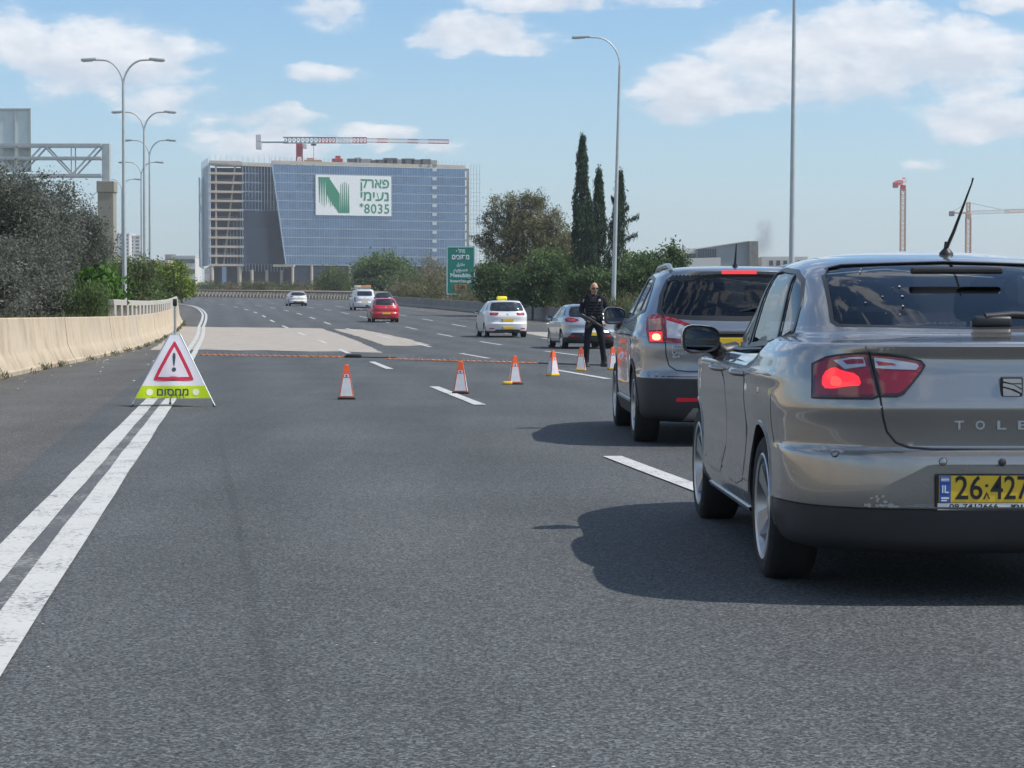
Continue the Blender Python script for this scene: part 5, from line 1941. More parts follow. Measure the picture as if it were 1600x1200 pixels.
    for x in (.13, ): 
        w_ = MB()
        loc, n = B.hit(.02, 1.09, 'rear')
        w_.tube([loc + n * .03, loc + n * .035 + Vector((.12, .012, .006)), loc + n * .02 + Vector((.5, .01, .004))], [.018, .016, .012], 8)
        w_.rbox(loc + n * .015 + Vector((.03, 0, -.005)), (.16, .05, .05), .015)
        w_.build('rear_wiper', MT['black'], root, 50)
    # side windows: front, rear and small rear quarter, with black pillars
    for sd, view in ((-1, 'left'), (1, 'right')):
        e = .030
        fw = [(2.24, .990), (2.20, 1.335), (2.42, 1.275), (2.66, 1.175), (2.90, 1.065), (3.0, .990)]
        rw = [(1.38, 1.004), (1.52, 1.318), (1.90, 1.342), (2.10, 1.338), (2.16, .992)]
        qw = [(1.04, 1.030), (1.15, 1.18), (1.28, 1.270), (1.455, 1.31), (1.33, 1.006)]
        for nm, pl in (('front_side_window', fw), ('rear_side_window', rw), ('quarter_window', qw)):
            B.patch(nm, zp(pl), view, -.005, MT['glass_tint'], root, .04, .004)
        fr_ = B.ribbon('window_frame', DLO, view, .026, .003, MT['trim'], root, .04, True)
        B.ribbon('door_pillar', [(2.20, .98), (2.15, zm(1.345))], view, .075, .003, MT['trim'], fr_, .04)
        B.ribbon('door_pillar', [(1.355, 1.0), (1.49, zm(1.33))], view, .032, .003, MT['trim'], fr_, .04)
        B.ribbon('belt_moulding', [(1.10, .982), (2.2, .958), (3.08, .955)], view, .018, .005, MT['trim'], root, .05)
        # doors
        dr = [(1.47, .80), (1.30, .940), (1.262, .955), (2.20, .935), (2.21, .34), (1.62, .34), (1.50, .45), (1.475, .60)]
        df = [(2.225, .935), (3.10, .930), (3.155, .80), (3.16, .55), (3.12, .34), (2.225, .34)]
        for dd_ in (dr, df):
            B.ribbon('door_gap', dd_, view, .010, .0008, MT['black'], root, .04, True, 1)
            d_ = B.patch('door', chaikin(dd_), view, .0022, P, root, .05, .006)
            door_handle(d_, B, max(p[0] for p in dd_) - .80 if dd_ is df else 1.52, .862, view, P)
        B.ribbon('sill_strip', [(1.45, .245), (3.12, .235)], view, .022, .008, MT['chrome'] if False else MT['alloy'], root, .06)
        arch = []
        for y0 in (.985, 3.59):
            arch = [(y0 + .352 * math.cos(q), .313 + .352 * math.sin(q)) for q in np.linspace(-.05 * math.pi, 1.05 * math.pi, 30)]
            B.ribbon('wheel_arch_lip', arch, view, .016, .005, P, root, .04)
        B.ribbon('fuel_flap' if sd > 0 else 'bumper_gap', [(.62, .80), (.66, .66), (.635, .60)] if sd < 0 else [(.9, .70), (1.05, .70), (1.05, .86), (.9, .86)], view, .006, .0008, MT['black'], root, .03)
    # tail lamps, a wing half and a lid half each side
    outer = [(-.735, .800), (-.728, .93), (-.68, .958), (-.62, .972), (-.56, .979), (-.537, .980), (-.508, .812), (-.53, .803)]
    inner = [(-.527, .979), (-.47, .975), (-.40, .962), (-.345, .948), (-.330, .930), (-.345, .905), (-.39, .850), (-.415, .822), (-.44, .812), (-.497, .812)]
    for sd in (-1, 1):
        mm = (lambda p: p) if sd < 0 else mir
        for nm, pl in (('tail_lamp', outer), ('lid_lamp', inner)):
            o_ = B.patch(nm, mm(pl), 'rear', .012, MT['lens_dark'], root, .025, .016)
            ins = [(p[0] * .0 + sum(q[0] for q in pl) / len(pl) + (p[0] - sum(q[0] for q in pl) / len(pl)) * .90, sum(q[1] for q in pl) / len(pl) + (p[1] - sum(q[1] for q in pl) / len(pl)) * .88) for p in pl]
            B.patch('red_lens', mm(ins), 'rear', .0135, MT['lens'], o_, .025, .002)
            B.ribbon('lamp_gap', mm(pl), 'rear', .007, .0125, MT['black'], o_, .02, True)
            if nm == 'tail_lamp':
                B.patch('clear_strip', mm([(-.655, .945), (-.60, .958), (-.552, .962), (-.545, .925), (-.62, .912)]), 'rear', .0150, MT['lens_clear'], o_, .02, .002)
                B.patch('red_strip', mm([(-.625, .944), (-.59, .952), (-.553, .953), (-.551, .935), (-.61, .930)]), 'rear', .0160, MT['lens'], o_, .02, .002)
                B.patch('lit_bulb', mm([(-.70, .838), (-.695, .895), (-.655, .922), (-.63, .905), (-.575, .893), (-.563, .850), (-.60, .848), (-.64, .842), (-.66, .836)]), 'rear', .0150, MT['lens_lit'], o_, .02, .002, 1)
                B.patch('lit_bulb', mm([(-.672, .848), (-.668, .880), (-.648, .886), (-.630, .868), (-.636, .846)]), 'rear', .0162, MT['lens_hot2'], o_, .02, .002, 1)
            else:
                B.patch('clear_strip', mm([(-.515, .960), (-.45, .953), (-.36, .936), (-.352, .926), (-.365, .912), (-.45, .914), (-.512, .918)]), 'rear', .0150, MT['lens_clear'], o_, .02, .002)
                B.patch('red_strip', mm([(-.510, .945), (-.45, .938), (-.435, .930), (-.50, .926)]), 'rear', .0160, MT['lens'], o_, .02, .002)
    # boot lid: the gap, the panel
    half_gap = [(-.60, 1.07), (-.575, 1.035), (-.548, 1.004), (-.532, .98), (-.502, .81), (-.492, .735), (-.475, .675), (-.44, .632), (-.39, .613), (-.30, .607), (0, .605)]
    lid = half_gap + [(-p[0], p[1]) for p in half_gap[::-1][1:]]
    B.ribbon('boot_gap', lid[1:-1], 'rear', .0085, .0008, MT['black'], root, .02)
    lp = [p for p in half_gap[2:]]
    lidp = [(p[0] * .985, p[1] + .006) for p in half_gap[3:]]
    lidp = lidp + [(-p[0], p[1]) for p in lidp[::-1][1:]]
    lid_o = B.patch('boot_lid', [(-.535, 1.0)] + lidp + [(.535, 1.0)], 'rear', .0022, P, root, .022, .006)
    # badge, lettering
    loc, n = B.hit(0, .848, 'rear')
    bz = MB().rbox((0, loc.y - .006, .848), (.088, .012, .082), .012).build('badge', MT['black'], lid_o)
    def gl(pts): return MB().prism(pts, .006, Matrix.Translation((0, loc.y - .012, .848)) @ Matrix.Rotation(R(90), 4, 'X'))
    for pts in ([(-.036, .033), (.034, .033), (.036, .016), (-.004, .016), (-.036, .024)], [(-.036, .017), (.004, .010), (.036, -.010), (.036, -.022), (.010, -.008), (-.036, .004)],
                [(-.036, -.002), (-.006, -.010), (.030, -.026), (.028, -.033), (-.034, -.033), (-.036, -.016)], [(.006, .012), (.036, .012), (.036, -.004)]):
        gl(pts).build('badge_bar', MT['chrome'], bz)
    loc, n = B.hit(0, .70, 'rear')
    for k, ch in enumerate('TOLEDO'):
        x = -.2025 + .081 * k
        lc, nn = B.hit(x, .70, 'rear')
        text('lid_lettering', ch, .047, MT['alloy'], lid_o, (x, lc.y - .004, .70), bold=.0010, width=.036, extrude=.003)
    # plate and its frame
    yp = .036 - .016
    pf = MB().rbox((-.025, yp + .004, .442), (.545, .012, .142), .008).build('plate_frame', MT['black'], root)
    pl = MB().rbox((-.025, yp - .003, .456), (.52, .008, .105), .003).build('number_plate', MT['plate'], root)
    MB().box((-.262, yp - .0082, .456), (.044, .002, .102)).build('blue_band', MT['plate_blue'], pl)
    text('plate_lettering', 'IL', .042, MT['white'], pl, (-.262, yp - .0100, .455), bold=.0006, width=.026, extrude=.0006)
    MB().box((-.262, yp - .0100, .494), (.032, .001, .016)).build('plate_flag', MT['white'], pl)
    MB().box((-.262, yp - .0104, .4995), (.032, .001, .0025)).box((-.262, yp - .0104, .4885), (.032, .001, .0025)).build('plate_flag', MT['plate_blue'], pl)
    MB().box((-.262, yp - .0100, .422), (.03, .001, .007)).box((-.266, yp - .0100, .4125), (.022, .001, .005)).build('plate_lettering', MT['white'], pl)
    text('plate_lettering', '26', .128, MT['plate_ink'], pl, (-.170, yp - .0080, .457), bold=.0012, width=.106, extrude=.0008)
    text('plate_lettering', '427', .128, MT['plate_ink'], pl, (-.011, yp - .0080, .457), bold=.0010, width=.150, extrude=.0008)
    MB().lathe([(0, -.001), (.006, -.001), (.006, .001), (0, .001)], 12, 'Y', (-.101, yp - .0085, .470)).build('plate_lettering', MT['plate_ink'], pl)
    flat = lambda pts: MB().prism(pts, .001, Matrix.Translation((-.101, yp - .0078, .430)) @ Matrix.Rotation(R(90), 4, 'X'))
    flat([(-.014, -.012), (0, .016), (.014, -.012), (.008, -.012), (0, .006), (-.008, -.012)]).build('plate_lettering', MT['plate_ink'], pl)
    ds = MB().box((-.025, yp - .004, .389), (.53, .004, .027)).build('dealer_strip', MT['white'], pf)
    text('dealer_lettering', '09-7412666', .026, MT['plate_ink'], ds, (-.150, yp - .0068, .389), bold=.0003, width=.19, extrude=.0005)
    text('dealer_lettering', 'תועינת', .026, MT['plate_ink'], ds, (.07, yp - .0068, .389), bold=.0003, width=.15, extrude=.0005)
    # parking sensors, scuffs
    for x, z_, m_ in ((-.665, .585, P), (-.272, .563, P), (-.045, .560, MT['black']), (.272, .563, P), (.665, .585, P)):
        lc, nn = B.hit(x, z_, 'rear')
        q = nn.to_track_quat('Y', 'Z').to_matrix()
        mb = MB().lathe([(0, .003), (.010, .003), (.0125, .0015), (.013, -.002)], 16, 'Y')
        mb.v = [tuple(q @ Vector(v) + lc) for v in mb.v]
        se = mb.build('parking_sensor', m_, root, 40)
        mb = MB().lathe([(.0135, .0012), (.016, .001), (.016, -.002)], 16, 'Y')
        mb.v = [tuple(q @ Vector(v) + lc) for v in mb.v]
        mb.build('sensor_ring', MT['black'], se, 40)
    rs = random.Random(4)
    for cx, cz_, n_, sx, sz in ((-.520, .420, 7, .018, .016), (-.48, .388, 7, .035, .006), (-.70, .597, 5, .045, .003), (-.56, .392, 4, .03, .003)):
        for k in range(n_):
            x, z_ = cx + rs.gauss(0, sx), cz_ + rs.gauss(0, sz)
            r_ = [rs.uniform(.003, .011) for _ in range(6)]
            B.patch('paint_scuff', [(x + r_[j] * math.cos(j * 1.05) * (1.6 if sx > .03 else 1), z_ + r_[j] * .7 * math.sin(j * 1.05)) for j in range(6)], 'rear', .0006, MT['scratch'], root, .01, .002)
    # bird spots on the rear window
    for k in range(11):
        x, z_ = rs.uniform(-.52, -.22), rs.uniform(1.13, 1.35)
        r_ = rs.uniform(.002, .006)
        B.patch('window_spot', [(x + r_ * rs.uniform(.5, 1.3) * math.cos(j * 1.05), z_ + r_ * .6 * math.sin(j * 1.05)) for j in range(6)], 'rear', -.004, MT['scratch'], root, .01, .001)
    # aerial
    lc, nn = B.hit(.085, 1.56, 'top')
    mb = MB().lathe([(.034, -.01), (.032, .008), (.022, .020), (.012, .030), (.008, .06)], 14, 'Z', lc)
    mb.tube([lc + Vector((0, -.004, .03)), lc + Vector((.02, -.055, .10)), lc + Vector((.068, -.20, .315)), lc + Vector((.071, -.21, .337))], [.009, .008, .0035, .0045], 8)
    mb.build('roof_aerial', MT['black'], root, 50)
    wing_mirror(root, -.900, 2.86, 1.000, .200, .145, P, -1, .76)
    wing_mirror(root, .900, 2.86, 1.000, .200, .145, P, 1, .76)
    add_wheels(root, (.985, 3.59), .838, .312, .205, .222, 5, 'twin', MT['alloy'])
    seats(root, [(2.15, (-.36, .36), .50, .62), (1.25, (0,), 1.22, .52)], .7, .56)
    MB().rbox((0, .80, .985), (1.16, .55, .03), .01).build('parcel_shelf', MT['interior'], root)
    MB().rbox((0, 3.02, .93), (1.25, .40, .16), .06).build('dashboard', MT['interior'], root, 40)
    MB().tube([(.30, .06, .245), (.30, .25, .245)], .028, 12).build('exhaust_pipe', MT['galv'], root, 40)
    B.patch('windscreen', windscreen, 'front', -.006, MT['glass_clear'], root, .055, .004)
    for sd in (-1, 1):
        hl = [(.50 * sd, .66), (.78 * sd, .74), (.76 * sd, .82), (.50 * sd, .74)]
        B.patch('headlight', hl if sd > 0 else hl, 'front', .006, MT['lens_clear'], root, .05)
    B.patch('grille', [(-.34, .62), (.34, .62), (.40, .74), (-.40, .74)], 'front', .006, MT['black'], root, .06)
    return root


MT['lens_hot2'] = mat('red_lens_bulb_soft', (.8, .05, .03), .2, emit=(1, .045, .04), es=1.7)
make_saloon()

# ---- hatchback family used for the SUV and the cars driving away
HROWS = [(.19, .40, 3.95, .60, .5, 3, .6, 3), (.20, .24, 4.1, .76, .6, 3, .7, 3), (.25, .07, 4.22, .835, .7, 3.2, .9, 3), (.40, .018, 4.28, .866, .75, 3.3, 1, 2.8), (.575, .0, 4.30, .876, .75, 3.3, 1.1, 2.7),
         (.590, .010, 4.30, .878, .75, 3.3, 1.1, 2.7), (.615, .026, 4.30, .880, .75, 3.3, 1.1, 2.7), (.64, .048, 4.29, .880, .75, 3.3, 1.1, 2.7), (.72, .056, 4.26, .8825, .75, 3.3, 1.1, 2.7), (.84, .048, 4.17, .8825, .75, 3.3, 1.1, 2.6),
         (.92, .062, 4.05, .880, .75, 3.3, 1.1, 2.6), (1.00, .098, 3.8, .868, .75, 3.2, 1.1, 2.6), (1.065, .122, 3.5, .850, .75, 3.1, 1.1, 2.6), (1.10, .142, 3.36, .834, .75, 3.0, 1, 2.6), (1.2, .192, 3.10, .790, .75, 2.9, .9, 2.6),
         (1.35, .285, 2.80, .722, .75, 2.8, .9, 2.6), (1.44, .345, 2.62, .676, .75, 2.8, .9, 2.6), (1.475, .335, 2.54, .652, .75, 2.8, .9, 2.6), (1.500, .325, 2.48, .628, .75, 2.8, .9, 2.6), (1.520, .36, 2.40, .59, .7, 2.8, .8, 2.6),
         (1.540, .52, 2.28, .52, .6, 2.6, .7, 2.5), (1.556, .85, 2.1, .38, .5, 2.5, .5, 2.5), (1.566, 1.25, 1.85, .20, .25, 2.4, .25, 2.4), (1.568, 1.45, 1.7, .06, .1, 2.2, .1, 2.2)]


def scale_rows(L, W, H, tweak=None):
    out = []
    for r in HROWS:
        q = list(r)
        q[0] *= H / 1.568
        q[1] *= L / 4.3
        q[2] *= L / 4.3
        q[3] *= W / 1.765
        q[4] *= L / 4.3
        q[6] *= L / 4.3
        if tweak: q = tweak(q)
        out.append(tuple(q))
    return out


def sc(poly, kx, kz):
    return [(a * kx, b * kz) for a, b in poly]


REARW = [(-.66, 1.115), (-.685, 1.16), (-.655, 1.30), (-.60, 1.42), (-.55, 1.452), (0, 1.468), (.55, 1.452), (.60, 1.42), (.655, 1.30), (.685, 1.16), (.66, 1.115), (.40, 1.098), (0, 1.092), (-.40, 1.098)]
SIDEW = [(.62, 1.16), (.80, 1.34), (.98, 1.438), (1.5, 1.472), (2.1, 1.460), (2.42, 1.38), (2.72, 1.22), (2.96, 1.075), (1.8, 1.075)]


def far_car(label, name, loc, rz, L, W, H, paint, lamp, rearw=REARW, plate_z=.76, rows=None, low=.33, group='cars driving away beyond the spike strip', lit=False, badge=True, sidew=SIDEW, h=.035, low_poly=None, wheel=.31):
    root = thing(name, label, 'car', loc, rz, group)
    rows = rows or scale_rows(L, W, H)
    B = Body(rows, h, 16, 26)
    kx, ky, kz = W / 1.765, L / 4.3, H / 1.568
    ax = (.86 * ky, 3.42 * ky)
    body = finish_body(B, [paint, MT['clad']], lambda c: np.where((c[:, 2] < low * kz) & (c[:, 1] < 1.0) | (c[:, 2] < .2), 1, 0), [arch_cutter(ax, W / 2, wheel * 1.13).mesh('arch', MT['black'])])
    link('body', body, root)
    B.patch('rear_window', sc(rearw, kx, kz), 'rear', .010, MT['darkglass'], root, .05)
    for view in ('left', 'right'):
        B.patch('side_window', sc([(p[0], p[1]) for p in sidew], ky, kz), view, .008, MT['darkglass'], root, .06)
        B.ribbon('door_pillar', sc([(1.72, 1.07), (1.68, 1.475)], ky, kz), view, .09, .011, MT['trim'], root, .08)
        B.ribbon('door_pillar', sc([(.98, 1.07), (1.02, 1.44)], ky, kz), view, .07, .011, paint, root, .08)
        dfr = sc([(1.74, 1.05), (2.95, 1.05), (2.98, .6), (2.9, .36), (1.74, .36)], ky, kz)
        drr = sc([(1.0, 1.05), (1.70, 1.05), (1.70, .36), (1.25, .36), (1.10, .6)], ky, kz)
        for dq in (dfr, drr):
            B.ribbon('door_gap', dq, view, .012, .001, MT['black'], root, .08, True)
            d_ = B.patch('door', dq, view, .003, paint, root, .10)
            door_handle(d_, B, dq[0][0] + .17 if dq is dfr else dq[0][0] + .25, .90 * kz, view, paint)
    for mm in (lambda p: p, mir):
        t = B.patch('tail_lamp', mm(sc(lamp, kx, kz)), 'rear', .010, MT['lens'], root, .05)
        cx_, cz_ = sum(p[0] for p in lamp) / len(lamp), sum(p[1] for p in lamp) / len(lamp)
        ins = [(cx_ + (p[0] - cx_) * .55, cz_ + (p[1] - cz_) * .40) for p in lamp]
        B.patch('lamp_core', mm(sc(ins, kx, kz)), 'rear', .012, MT['lens_lit'] if lit else MT['lens_pink'], t, .05)
    number_plate(root, B, plate_z * kz)
    if badge:
        lc, nn = B.hit(0, .96 * kz, 'rear')
        MB().lathe([(0, -.014), (.04, -.012), (.05, .0), (.05, .01)], 16, 'Y', (0, lc.y - .002, .96 * kz)).build('badge', MT['chrome'], root, 40)
    if low_poly:
        for pl, m_, nm in low_poly:
            B.patch(nm, sc(pl, kx, kz), 'rear', .006, m_, root, .06)
    for sd in (-1, 1):
        wing_mirror(root, sd * (W / 2 + .07), 2.72 * ky, 1.06 * kz, .19, .14, paint, sd, W / 2 - .05)
    add_wheels(root, ax, W / 2 - .02, wheel, .20, wheel * .68, 5, 'single', MT['alloy'], False)
    lc, nn = B.hit(0, .75, 'top')
    MB().tube([lc, lc + Vector((0, -.10, .16))], [.008, .003], 6).build('roof_aerial', MT['black'], root)
    return root, B


MT['lens_pink'] = mat('red_lens_bright', (.55, .05, .07), .15, coat=1.0)


# ---- the grey SUV
def make_suv():
    W, L, H = 1.765, 4.3, 1.568
    root = thing('parked_car', 'dark grey SUV with roof rails and lit brake lamps ahead of the taupe saloon', 'car', (1.965, 17.6, 0), R(.8), 'cars queuing on the right')
    rows = HROWS
    P = MT['paint_grey']

    def deform(V):
        V = V.copy()
        x, y, z = V[:, 0], V[:, 1], V[:, 2]
        sm = lambda t: np.clip(t, 0, 1) ** 2 * (3 - 2 * np.clip(t, 0, 1))
        side = sm((np.abs(x) - .74) / .08) * (y > .4) * (y < 4.0)
        V[:, 0] += np.sign(x) * side * (.012 * np.exp(-((z - .93) / .035) ** 2) - .016 * np.exp(-((z - .68) / .12) ** 2))
        V[:, 0] += np.sign(x) * sm((np.abs(x) - .6) / .15) * .018 * np.exp(-((y - .9) / .42) ** 2 - ((z - .70) / .2) ** 2)
        return V

    B = Body(rows, .02, 26, 44, deform)
    windscreen = [(-.70, 1.12), (-.60, 1.42), (0, 1.49), (.60, 1.42), (.70, 1.12), (0, 1.10)]
    ax = (.905, 3.505)
    cav = cavity_mesh(rows, .80, .055, 1.515, MT['interior'])
    body = finish_body(B, [P, MT['clad'], MT['black']], lambda c: np.where(c[:, 2] < .21, 2, np.where((c[:, 2] < .583) & ((c[:, 1] < .55)) | (c[:, 2] < .34), 1, 0)),
                       [arch_cutter(ax, .88, .365).mesh('arch', MT['black']), cav, prism_mesh(REARW, 'rear', -1, .75, MT['black']), prism_mesh(SIDEW, 'left', -1.2, 1.2, MT['black']),
                        prism_mesh(windscreen, 'rear', 2.25, 5, MT['black'])])
    link('body', body, root)
    g = B.patch('rear_window', REARW, 'rear', -.006, MT['glass_rear'], root, .05, .004)
    B.ribbon('window_seal', REARW, 'rear', .05, .0015, MT['trim'], g, .03, True)
    B.patch('windscreen', windscreen, 'front', -.006, MT['glass_clear'], root, .09, .004)
    for view in ('left', 'right'):
        for nm, pl in (('front_side_window', [(1.80, 1.09), (1.78, 1.455), (2.1, 1.445), (2.40, 1.37), (2.70, 1.21), (2.90, 1.09)]), ('rear_side_window', [(1.05, 1.09), (1.06, 1.425), (1.5, 1.458), (1.68, 1.457), (1.70, 1.09)]),
                       ('quarter_window', [(.68, 1.17), (.82, 1.335), (.98, 1.42), (.97, 1.10)])):
            B.patch(nm, pl, view, -.005, MT['glass_tint'], root, .06, .004)
        fr_ = B.ribbon('window_frame', SIDEW, view, .04, .003, MT['trim'], root, .04, True)
        B.ribbon('door_pillar', [(1.75, 1.075), (1.73, 1.465)], view, .085, .003, MT['trim'], fr_, .04)
        B.ribbon('door_pillar', [(1.01, 1.08), (1.02, 1.435)], view, .06, .003, MT['trim'], fr_, .04)
        dfr = [(1.76, 1.05), (2.98, 1.04), (3.03, .7), (2.95, .38), (1.76, .38)]
        drr = [(.96, 1.05), (1.74, 1.05), (1.74, .38), (1.33, .38), (1.22, .62), (1.02, .78)]
        for dq in (dfr, drr):
            B.ribbon('door_gap', dq, view, .010, .001, MT['black'], root, .05, True)
            d_ = B.patch('door', dq, view, .0025, P, root, .06)
            door_handle(d_, B, 1.92 if dq is dfr else 1.12, .955, view, P)
        for y0 in ax:
            arch = [(y0 + .385 * math.cos(q), .33 + .385 * math.sin(q)) for q in np.linspace(0, math.pi, 30)]
            B.ribbon('wheel_arch_trim', arch, view, .05, .008, MT['clad'], root, .04)
        B.ribbon('sill_cladding', [(1.32, .27), (3.1, .27)], view, .12, .01, MT['clad'], root, .06)
        B.ribbon('sill_strip', [(1.32, .345), (3.08, .345)], view, .022, .014, MT['alloy'], root, .06)
        # roof rail
        sd = -1 if view == 'left' else 1
        pts = [B.hit(sd * .56, y_, 'top')[0] + Vector((0, 0, dz)) for y_, dz in ((.62, .0), (.70, .022), (.84, .036), (1.3, .038), (1.9, .036), (2.1, .02), (2.2, -.01))]
        MB().tube(pts, [.02, .021, .021, .02, .02, .02, .016], 8).build('roof_rail', MT['alloy'], root, 50)
    # lamps
    wing = [(-.775, .880), (-.795, 1.00), (-.775, 1.095), (-.735, 1.122), (-.665, 1.118), (-.655, .880)]
    lidl = [(-.645, .882), (-.645, 1.113), (-.55, 1.085), (-.42, 1.035), (-.355, 1.005), (-.37, .97), (-.43, .905), (-.50, .884)]
    for mm in (lambda p: p, mir):
        o_ = B.patch('tail_lamp', mm(wing), 'rear', .014, MT['lens'], root, .025, .018)
        B.patch('turn_lens', mm([(-.77, .985), (-.765, 1.075), (-.675, 1.085), (-.67, .99)]), 'rear', .0165, MT['lens_amber'], o_, .025, .002)
        B.patch('lit_bulb', mm([(-.765, .895), (-.770, .970), (-.67, .975), (-.668, .895)]), 'rear', .0165, MT['lens_lit'], o_, .025, .002)
        B.patch('lit_bulb', mm([(-.745, .905), (-.745, .955), (-.685, .955), (-.68, .905)]), 'rear', .018, MT['lens_hot'], o_, .02, .002, 1)
        o2 = B.patch('lid_lamp', mm(lidl), 'rear', .014, MT['lens'], root, .025, .018)
        B.patch('clear_lens', mm([(-.63, .925), (-.63, 1.07), (-.54, 1.045), (-.43, 1.005), (-.40, .985), (-.45, .935), (-.53, .918)]), 'rear', .0165, MT['lens_clear'], o2, .025, .002)
        B.patch('reverse_bulb', mm([(-.53, .955), (-.53, 1.0), (-.47, 1.0), (-.46, .955)]), 'rear', .018, MT['alloy'], o2, .02, .002, 1)
        B.patch('fog_reflector', mm([(-.56, .383), (-.56, .418), (-.37, .418), (-.36, .388)]), 'rear', .006, MT['reflector'], root, .03)
    loc, n = B.hit(0, 1.49, 'rear')
    pts = [B.hit(x, 1.492, 'rear')[0] + Vector((0, -.002, 0)) for x in np.linspace(-.15, .15, 7)]
    mb = MB()
    for p, q in zip(pts, pts[1:]): mb.bar(p, q + (q - p) * .03, .012, .030)
    mb.build('high_brake_lamp', MT['lens_lit'], root)
    # tailgate
    hg = [(-.70, 1.12), (-.650, 1.112), (-.650, .882), (-.645, .78), (-.62, .69), (-.56, .650), (-.45, .640), (0, .638)]
    B.ribbon('tailgate_gap', hg + [(-p[0], p[1]) for p in hg[::-1][1:]], 'rear', .010, .001, MT['black'], root, .03)
    lidp = [(p[0] * .985, p[1] + .007) for p in hg[3:]]
    lid = B.patch('tailgate', [(-.345, 1.06), (-.345, .875), (-.635, .872)] + lidp + [(-p[0], p[1]) for p in lidp[::-1][1:]] + [(.635, .872), (.345, .875), (.345, 1.06)], 'rear', .003, P, root, .03)
    rec = B.patch('plate_recess', [(-.33, .80), (-.30, .985), (.30, .985), (.33, .80)], 'rear', .005, MT['clad'], lid, .03)
    lc, nn = B.hit(0, .985, 'rear')
    MB().rbox((0, lc.y - .010, .985), (.74, .10, .045), .012).build('plate_garnish', P, lid, 50)
    number_plate(root, B, .875)
    for k, (s_, z_, w_, sz) in enumerate((('SUZUKI', .848, .155, .042), ('Crossover', .802, .185, .05), ('4x4', .768, .07, .03))):
        lc, nn = B.hit(-.52, z_, 'rear')
        text('badge_lettering', s_, sz, MT['chrome'], lid, (-.60 + w_ / 2, lc.y - .010, z_), bold=.001, width=w_, extrude=.003, rot=(R(90), 0, R(-4)))
    B.patch('skid_plate', [(-.50, .225), (-.42, .330), (.42, .330), (.50, .225)], 'rear', .010, MT['skid'], root, .05)
    B.ribbon('bumper_edge', [(-.84, .60), (-.5, .597), (.5, .597), (.84, .60)], 'rear', .008, .001, MT['black'], root, .05)
    lc, nn = B.hit(.33, 1.10, 'rear')
    MB().tube([lc + nn * .02, lc + nn * .03 + Vector((-.2, .03, .07)), lc + nn * .02 + Vector((-.40, .05, .03))], [.02, .012, .008], 8).build('rear_wiper', MT['black'], root, 50)
    lc, nn = B.hit(0, .62, 'top')
    MB().tube([lc + Vector((0, 0, -.01)), lc + Vector((0, -.01, .03)), lc + Vector((0, -.10, .20))], [.03, .012, .004], 8).build('roof_aerial', MT['black'], root, 50)
    wing_mirror(root, -.915, 2.80, 1.115, .215, .165, P, -1, .84)
    wing_mirror(root, .915, 2.80, 1.115, .215, .165, P, 1, .84)
    add_wheels(root, ax, .872, .335, .215, .222, 5, 'twin', MT['alloy'])
    seats(root, [(2.05, (-.37, .37), .52, .66), (1.10, (0,), 1.26, .56)], .75, .66)
    MB().rbox((0, 2.98, 1.00), (1.3, .40, .18), .06).build('dashboard', MT['interior'], root, 40)
    MB().rbox((0, 2.50, 1.405), (.24, .03, .07), .02).build('rear_view_mirror', MT['black'], root, 40)
    MB().rbox((0, .55, .99), (1.16, .55, .03), .01).build('parcel_shelf', MT['interior'], root)
    return root


MT['lens_amber'] = mat('turn_lens', (.42, .22, .16), .12, .1, coat=1.0)
make_suv()

# ---- cars beyond the check point
def at_road(px, Y):
    return ((px - 800) / 3240 * Y, Y, zr(Y))


KIA = [(-.80, .93), (-.82, 1.02), (-.74, 1.085), (-.60, 1.075), (-.42, 1.03), (-.40, .975), (-.50, .94), (-.66, .92)]
far_car('silver blue hatchback stopped behind the armed police officer', 'hatchback_car', at_road(924, 66.4), R(8.5), 4.05, 1.72, 1.455, MT['paint_silver'], KIA,
        plate_z=.52, low=.40, low_poly=[([(-.80, .36), (-.62, .56), (.62, .56), (.80, .36), (.7, .22), (-.7, .22)], MT['clad'], 'bumper_insert'),
                                       ([(-.72, .425), (-.70, .475), (-.42, .475), (-.42, .43)], MT['reflector'], 'fog_reflector'), ([(.42, .43), (.42, .475), (.70, .475), (.72, .425)], MT['reflector'], 'fog_reflector')],
        h=.03)
TAXI = [(-.72, .93), (-.70, 1.04), (-.40, 1.04), (-.36, 1.0), (-.42, .93)]
tx, B = far_car('white taxi with a yellow roof lamp and two yellow plates', 'taxi', at_road(793.5, 88), R(8), 4.43, 1.83, 1.60, MT['paint_white'], TAXI, plate_z=.73, low=.27,
                low_poly=[([(-.60, .20), (-.48, .335), (.48, .335), (.60, .20)], MT['clad'], 'bumper_insert'), ([(-.74, .36), (-.74, .40), (-.54, .40), (-.56, .36)], MT['reflector'], 'fog_reflector'),
                          ([(.56, .36), (.54, .40), (.74, .40), (.74, .36)], MT['reflector'], 'fog_reflector')])
number_plate(tx, B, .42, .50, .10, name='taxi_plate')
MT['taxi_yellow'] = mat('taxi_lamp_yellow', (.82, .68, .02), .35)
lc, nn = B.hit(0, 1.55, 'top')
MB().rbox((-.05, 1.55, lc.z + .085), (.46, .16, .17), .07).build('roof_lamp', MT['taxi_yellow'], tx, 50)
lc, nn = B.hit(.46, 1.42, 'rear')
B.patch('window_sticker', [(.42, 1.40), (.42, 1.44), (.56, 1.425), (.56, 1.385)], 'rear', .006, MT['white'], tx, .04)
PUNTO = [(-.80, .92), (-.76, 1.16), (-.70, 1.38), (-.655, 1.38), (-.70, 1.14), (-.70, .95)]
RW2 = [(-.62, 1.13), (-.58, 1.42), (-.5, 1.44), (.5, 1.44), (.58, 1.42), (.62, 1.13), (0, 1.11)]
